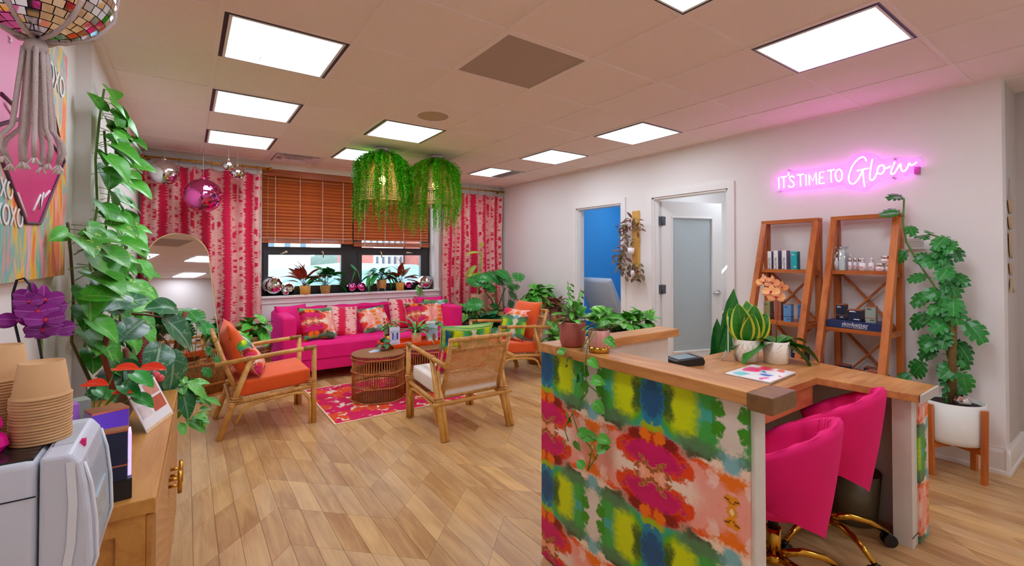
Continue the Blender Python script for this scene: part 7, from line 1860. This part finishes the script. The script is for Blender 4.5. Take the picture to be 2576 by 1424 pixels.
# --- 16 left sideboard: purple orchid, anthurium, pink blooms
t = thing('purple_orchid', 'purple orchid with black wire hoop on the sideboard', 'plant', (-0.36, 1.98, 0.7405)); o0 = t.location.copy()
pot_lathe(t, simple_pot(0.05, 0.065, 0.12), M_GLOSSW, 0.06, 0.11)
YO = 1.95
hoop = [(105, 900), (92, 830), (80, 760), (75, 715), (60, 700), (42, 705), (32, 740), (34, 800), (48, 860), (60, 900)]
MB().tube([Vector((0, 0, 0.10))] + [ony(x, y, YO) - o0 for x, y in hoop] + [Vector((-0.01, 0, 0.10))], 0.0035, 7).build('wire_hoop', M_CASTER, t)
vine(t, [(0, 0, 0.11), ony(105, 860, YO) - o0, ony(95, 800, YO) - o0, ony(70, 760, YO) - o0], 0.003, M_STEM, 'flower_spike')
for k, (x, y, s_) in enumerate(((80, 745, 0.040), (110, 755, 0.044), (92, 785, 0.046), (120, 775, 0.042), (45, 805, 0.042), (112, 805, 0.044), (135, 830, 0.046), (105, 830, 0.040), (70, 760, 0.032), (62, 770, 0.026))): orchid_flower(t, ony(x, y, YO - 0.02 * (k % 3)) - o0, (0.35, -0.9, 0.1), s_, 'petalp', k)
bush(t, me_o, 5, (0, 0, 0.11), 0.18, 1.0, (5, 30), 3, 0.01)
t = thing('red_anthurium', 'red anthurium with heart leaves next to the desk calendar', 'plant', (-0.27, 2.22, 0.7405)); o0 = t.location.copy()
pot_lathe(t, simple_pot(0.045, 0.055, 0.09), M_GLOSSW, 0.05, 0.08)
me_r = leaf_mesh('heart', 'red', 0.0, 0, 0.1, 0.1); me_g = leaf_mesh('heart', 'lily', 0.0, 10, 0.15, 0.12)
for (x, y, s_, red) in ((292, 925, 0.085, 1), (355, 925, 0.095, 1), (215, 965, 0.08, 1), (262, 988, 0.07, 0), (335, 940, 0.09, 0), (305, 970, 0.085, 0), (340, 995, 0.08, 0), (240, 980, 0.07, 0), (290, 985, 0.06, 1)):
    tip = ony(x, y, 2.18 + 0.05 * ((x + y) % 3)) - o0; vine(t, [(0, 0, 0.085), tip * 0.5 + Vector((0, 0, 0.03)), tip], 0.0022, M_STEM, 'stalk')
    put_leaf(t, me_r if red else me_g, tip, (0.8, -0.5, 0.0 if red else -0.35), (0, -0.3, 1), s_, 'spathe' if red else 'leaf')
t = thing('pink_bloom_vase', 'small clear vase of pink blooms at the sideboard corner', 'vase', (-0.115, 2.70, 0.7405)); 
MB().lathe([(0, 0), (0.025, 0), (0.03, 0.03), (0.022, 0.075), (0.020, 0.075), (0.027, 0.03), (0.02, 0.006), (0, 0.006)], 20).build('glass_vase', M_GLASS, t)
M_BLOOM = plain('pink_bloom', (240, 100, 110), 0.7, bump=1.0, bscale=120)
for (x, y, z_) in ((-0.012, -0.005, 0.10), (0.02, 0.0, 0.095), (0.004, -0.015, 0.115), (-0.02, 0.01, 0.085)):
    MB().tube([(0, 0, 0.01), (x, y, z_)], 0.002, 5).build('stalk', M_STEM, t); MB().sphere((x, y, z_), 0.018, 12, 8).build('bloom', M_BLOOM, t)
# ================================================================== fern pendants
def fern_pendant(label, x, y, lit, seed):
    t = thing('fern_pendant', label, 'pendant lamp', (x, y, CEIL), 0, 'fern covered pendants over the wicker tables'); R = random.Random(seed)
    MB().lathe([(0, -0.03), (0.075, -0.03), (0.08, -0.025), (0.08, 0), (0, 0)], 28).build('ceiling_canopy', plain('canopy_white', (224, 206, 200), 0.4), t)
    MB().cyl((0, 0, -0.03), (0, 0, -0.30), 0.006, 8).build('cord', plain('lamp_cord', (60, 50, 40), 0.6), t)
    M_BAM = plain('bamboo_strip', (226, 186, 110), 0.55, noise=0.15, nscale=40)
    def rad(z): q = min(1, max(0, (-z - 0.10) / 0.42)); return 0.06 + 0.20 * sin(q * pi / 2) ** 0.8
    n = 10; m = MB()
    for k in range(n):
        a0, a1 = 2 * pi * k / n, 2 * pi * (k + 1) / n
        m.tube([(rad(z) * cos(a0), rad(z) * sin(a0), z) for z in (-0.10, -0.2, -0.3, -0.40, -0.50, -0.57)], 0.005, 5)
        for q in range(26):
            z = -0.14 - q * 0.0165
            if (q // 6 + k) % 2 == 0 or q > 19: m.bar((rad(z) * cos(a0), rad(z) * sin(a0), z), (rad(z) * cos(a1), rad(z) * sin(a1), z), 0.004, 0.006)
            elif q % 6 == 0:
                for w in range(7):
                    f = w / 7; p0 = Vector((rad(z) * (cos(a0) * (1 - f) + cos(a1) * f), rad(z) * (sin(a0) * (1 - f) + sin(a1) * f), z)); z2 = z - 0.0165 * 6
                    m.bar(p0, (rad(z2) * (cos(a0) * (1 - f) + cos(a1) * f), rad(z2) * (sin(a0) * (1 - f) + sin(a1) * f), z2), 0.006, 0.004)
    for z in (-0.10, -0.57, -0.40): m.tube([(rad(z) * cos(2 * pi * k / n), rad(z) * sin(2 * pi * k / n), z) for k in range(n)], 0.006, 5, closed=True)
    o = m.build('bamboo_shade', M_BAM, t); o['kind'] = 'stuff'
    MB().sphere((0, 0, -0.34), 0.038, 16, 10, (1, 1, 1.3)).build('bulb', emit('warm_bulb_%d' % seed, (255, 214, 120), lit), t)
    # drooping asparagus-fern strands
    gmat = leaf_mat('fern_needle_%d' % seed, (44, 170, 14), (120, 220, 30), (140, 220, 60), 0.5, sidev=0.0); ymat = plain('dry_needle', (176, 180, 60), 0.6, noise=0.2)
    m = MB(); m2 = MB()
    hubs = [2 * pi * (k + R.uniform(-.3, .3)) / 15 for k in range(15)]
    for s in range(190):
        a = R.choice(hubs) + R.gauss(0, 0.085); L = R.uniform(0.45, 0.98); ro = R.uniform(0.20, 0.31); pts = []; mm = m2 if R.random() < 0.12 else m
        zz0 = R.uniform(-0.05, -0.12)
        for q in range(int(L / 0.016)):
            d = q * 0.016
            if d < 0.30: f = d / 0.30; r = 0.04 + (ro - 0.04) * sin(f * pi / 2); z = zz0 - 0.16 * f * f
            else: r = ro + 0.02 * sin((d - 0.30) * 9 + a); z = zz0 - 0.16 - (d - 0.30)
            wob = 0.012 * sin(d * 23 + s)
            pts.append(Vector((r * cos(a + wob), r * sin(a + wob), z)))
        for q, p in enumerate(pts):
            w = 0.040 * (1 - 0.45 * q / len(pts))
            for b in range(6):
                v = Vector((R.uniform(-1, 1), R.uniform(-1, 1), R.uniform(-0.7, 0.4))) * w; sd = Vector((-v.y, v.x, R.uniform(-.3, .3) * w)); sd = sd.normalized() * 0.0055 if sd.length > 1e-6 else Vector((0.003, 0, 0))
                mm.quad(p - sd, p + v, p + sd)
    for s in range(60):                 # spiky crown
        a = R.uniform(0, 2 * pi); e = radians(R.uniform(10, 60)); p = Vector((0.05 * cos(a), 0.05 * sin(a), -0.09))
        for q in range(8):
            p = p + Vector((cos(a) * cos(e), sin(a) * cos(e), sin(e))) * 0.012 if p.z < -0.035 else p + Vector((cos(a), sin(a), 0)) * 0.012
            for b in range(4):
                v = Vector((R.uniform(-1, 1), R.uniform(-1, 1), R.uniform(-0.6, 0.3))) * 0.022; sd = Vector((-v.y, v.x, 0)); sd = sd.normalized() * 0.003 if sd.length > 1e-6 else Vector((0.003, 0, 0)); m.quad(p - sd, p + v, p + sd)
    for mm, nm, mt in ((m, 'fern_foliage', gmat), (m2, 'dry_fern_foliage', ymat)):
        me = bpy.data.meshes.new(nm); me.from_pydata(mm.v, [], mm.f); me.update(); o = obj(nm, me, mt, t); o['kind'] = 'stuff'
    return t
fern_pendant('lit bamboo pendant under trailing fern above the round wicker table', 1.706, 4.807, 26.0, 1)
fern_pendant('dimmer bamboo pendant under trailing fern closer to the right curtain', 2.334, 4.81, 9.0, 2)

# ================================================================== outside the window
M_BRICK = (lambda t: (t.set(t.mix(t.noise(t.coord('Object'), 3, 4).outputs[0], lin((168, 92, 84)), lin((196, 120, 108))), 0.9))) (NT('far_brick'))
M_ROOFG = plain('far_roof', (128, 164, 176), 0.9, noise=0.1, nscale=0.6); M_CONC = plain('far_concrete', (206, 204, 198), 0.9, noise=0.05, nscale=0.5); M_WIN = plain('far_window', (96, 120, 136), 0.2); M_BEIGE = plain('far_beige', (212, 200, 192), 0.9)
st2 = struct(MB().box((-60, 9.0, -6.2), (90, 120, -6.0)).build('street_ground', plain('street_asphalt', (150, 156, 160), 0.9)))
GO = 'buildings seen through the window'
def building(label, x0, x1, y0, y1, z1, mat, nx, nz, zbase=-6.0, wz=(1.6, 1.2), name='building', skip=0):
    t = thing(name, label, 'building', ((x0 + x1) / 2, y0, zbase), 0, GO); w = (x1 - x0); h = z1 - zbase
    MB().box((-w / 2, 0, 0), (w / 2, y1 - y0, h)).build('wall', mat, t); MB().box((-w / 2 - 0.15, -0.15, h), (w / 2 + 0.15, y1 - y0 + 0.15, h + 0.25)).build('parapet', M_CONC, t)
    if nx:
        ww = w / nx * 0.45; wh = h / nz * 0.5; fm = MB().box((-ww / 2, -0.06, 0), (ww / 2, 0.02, wh)).mesh('window'); fm.materials.append(M_CONC); pm = MB().box((-ww / 2 * 0.8, -0.08, wh * 0.08), (ww / 2 * 0.8, -0.05, wh * 0.92)).mesh('pane'); pm.materials.append(M_WIN)
        for i in range(nx):
            for j in range(nz):
                f = obj('window', fm, None, t, (-w / 2 + (i + 0.5) * w / nx, 0, (j + 0.3) * h / nz)); obj('pane', pm, None, f)
    return t
building('red brick apartment house with a small balcony', 17.2, 25.0, 34, 44, 7.5, M_BRICK, 5, 4)
building('pale office block with a grid of windows', 13.0, 17.0, 42, 50, 6.0, M_CONC, 7, 6)
building('low brick and beige building behind the grey roof', 4.2, 9.5, 46, 54, 4.0, M_BEIGE, 4, 3)
building('brick stair tower rising above the roofs', 9.6, 11.4, 34, 37, 2.2, M_BRICK, 0, 0, name='stair_tower')
rf = thing('grey_roof', 'broad grey-blue roof sloping below the window', 'building', (6.0, 16, -6.0), 0, GO)
MB().prism([(-6, 0), (3.6, 0), (3.6, 5.6), (1.0, 7.15), (-6, 6.5)], 0, 10, 1).build('roof_body', M_ROOFG, rf); MB().box((-5.8, -0.05, 5.6), (0.5, 0.0, 6.5)).build('roof_panel', plain('far_panel', (96, 130, 140), 0.7), rf)
rf2 = thing('white_flat_roof', 'white flat-roofed hall in front of the brick house', 'building', (14.0, 24, -6.0), 0, GO)
MB().box((-3.6, 0, 0), (6, 6, 6.0)).build('hall_wall', M_CONC, rf2); MB().box((-3.8, -0.2, 6.0), (6.2, 6.2, 6.25)).build('roof_slab', M_WHITE, rf2); MB().box((-3.0, -0.05, 4.6), (5.6, 0.0, 5.4)).build('window_band', M_WIN, rf2)
LM_TREE = plain('far_tree', (104, 120, 110), 0.95, noise=0.3, nscale=3)
tl = thing('tree_line', 'hazy grey-green tree line on the horizon', 'trees', (14, 80, -6), 0)
m = MB(); R = random.Random(8)
for k in range(40): m.sphere((-30 + k * 2.2, R.uniform(-2, 2), R.uniform(4.0, 6.5)), R.uniform(2.2, 3.8), 10, 6)
o = m.build('tree_mass', LM_TREE, tl); o['kind'] = 'stuff'
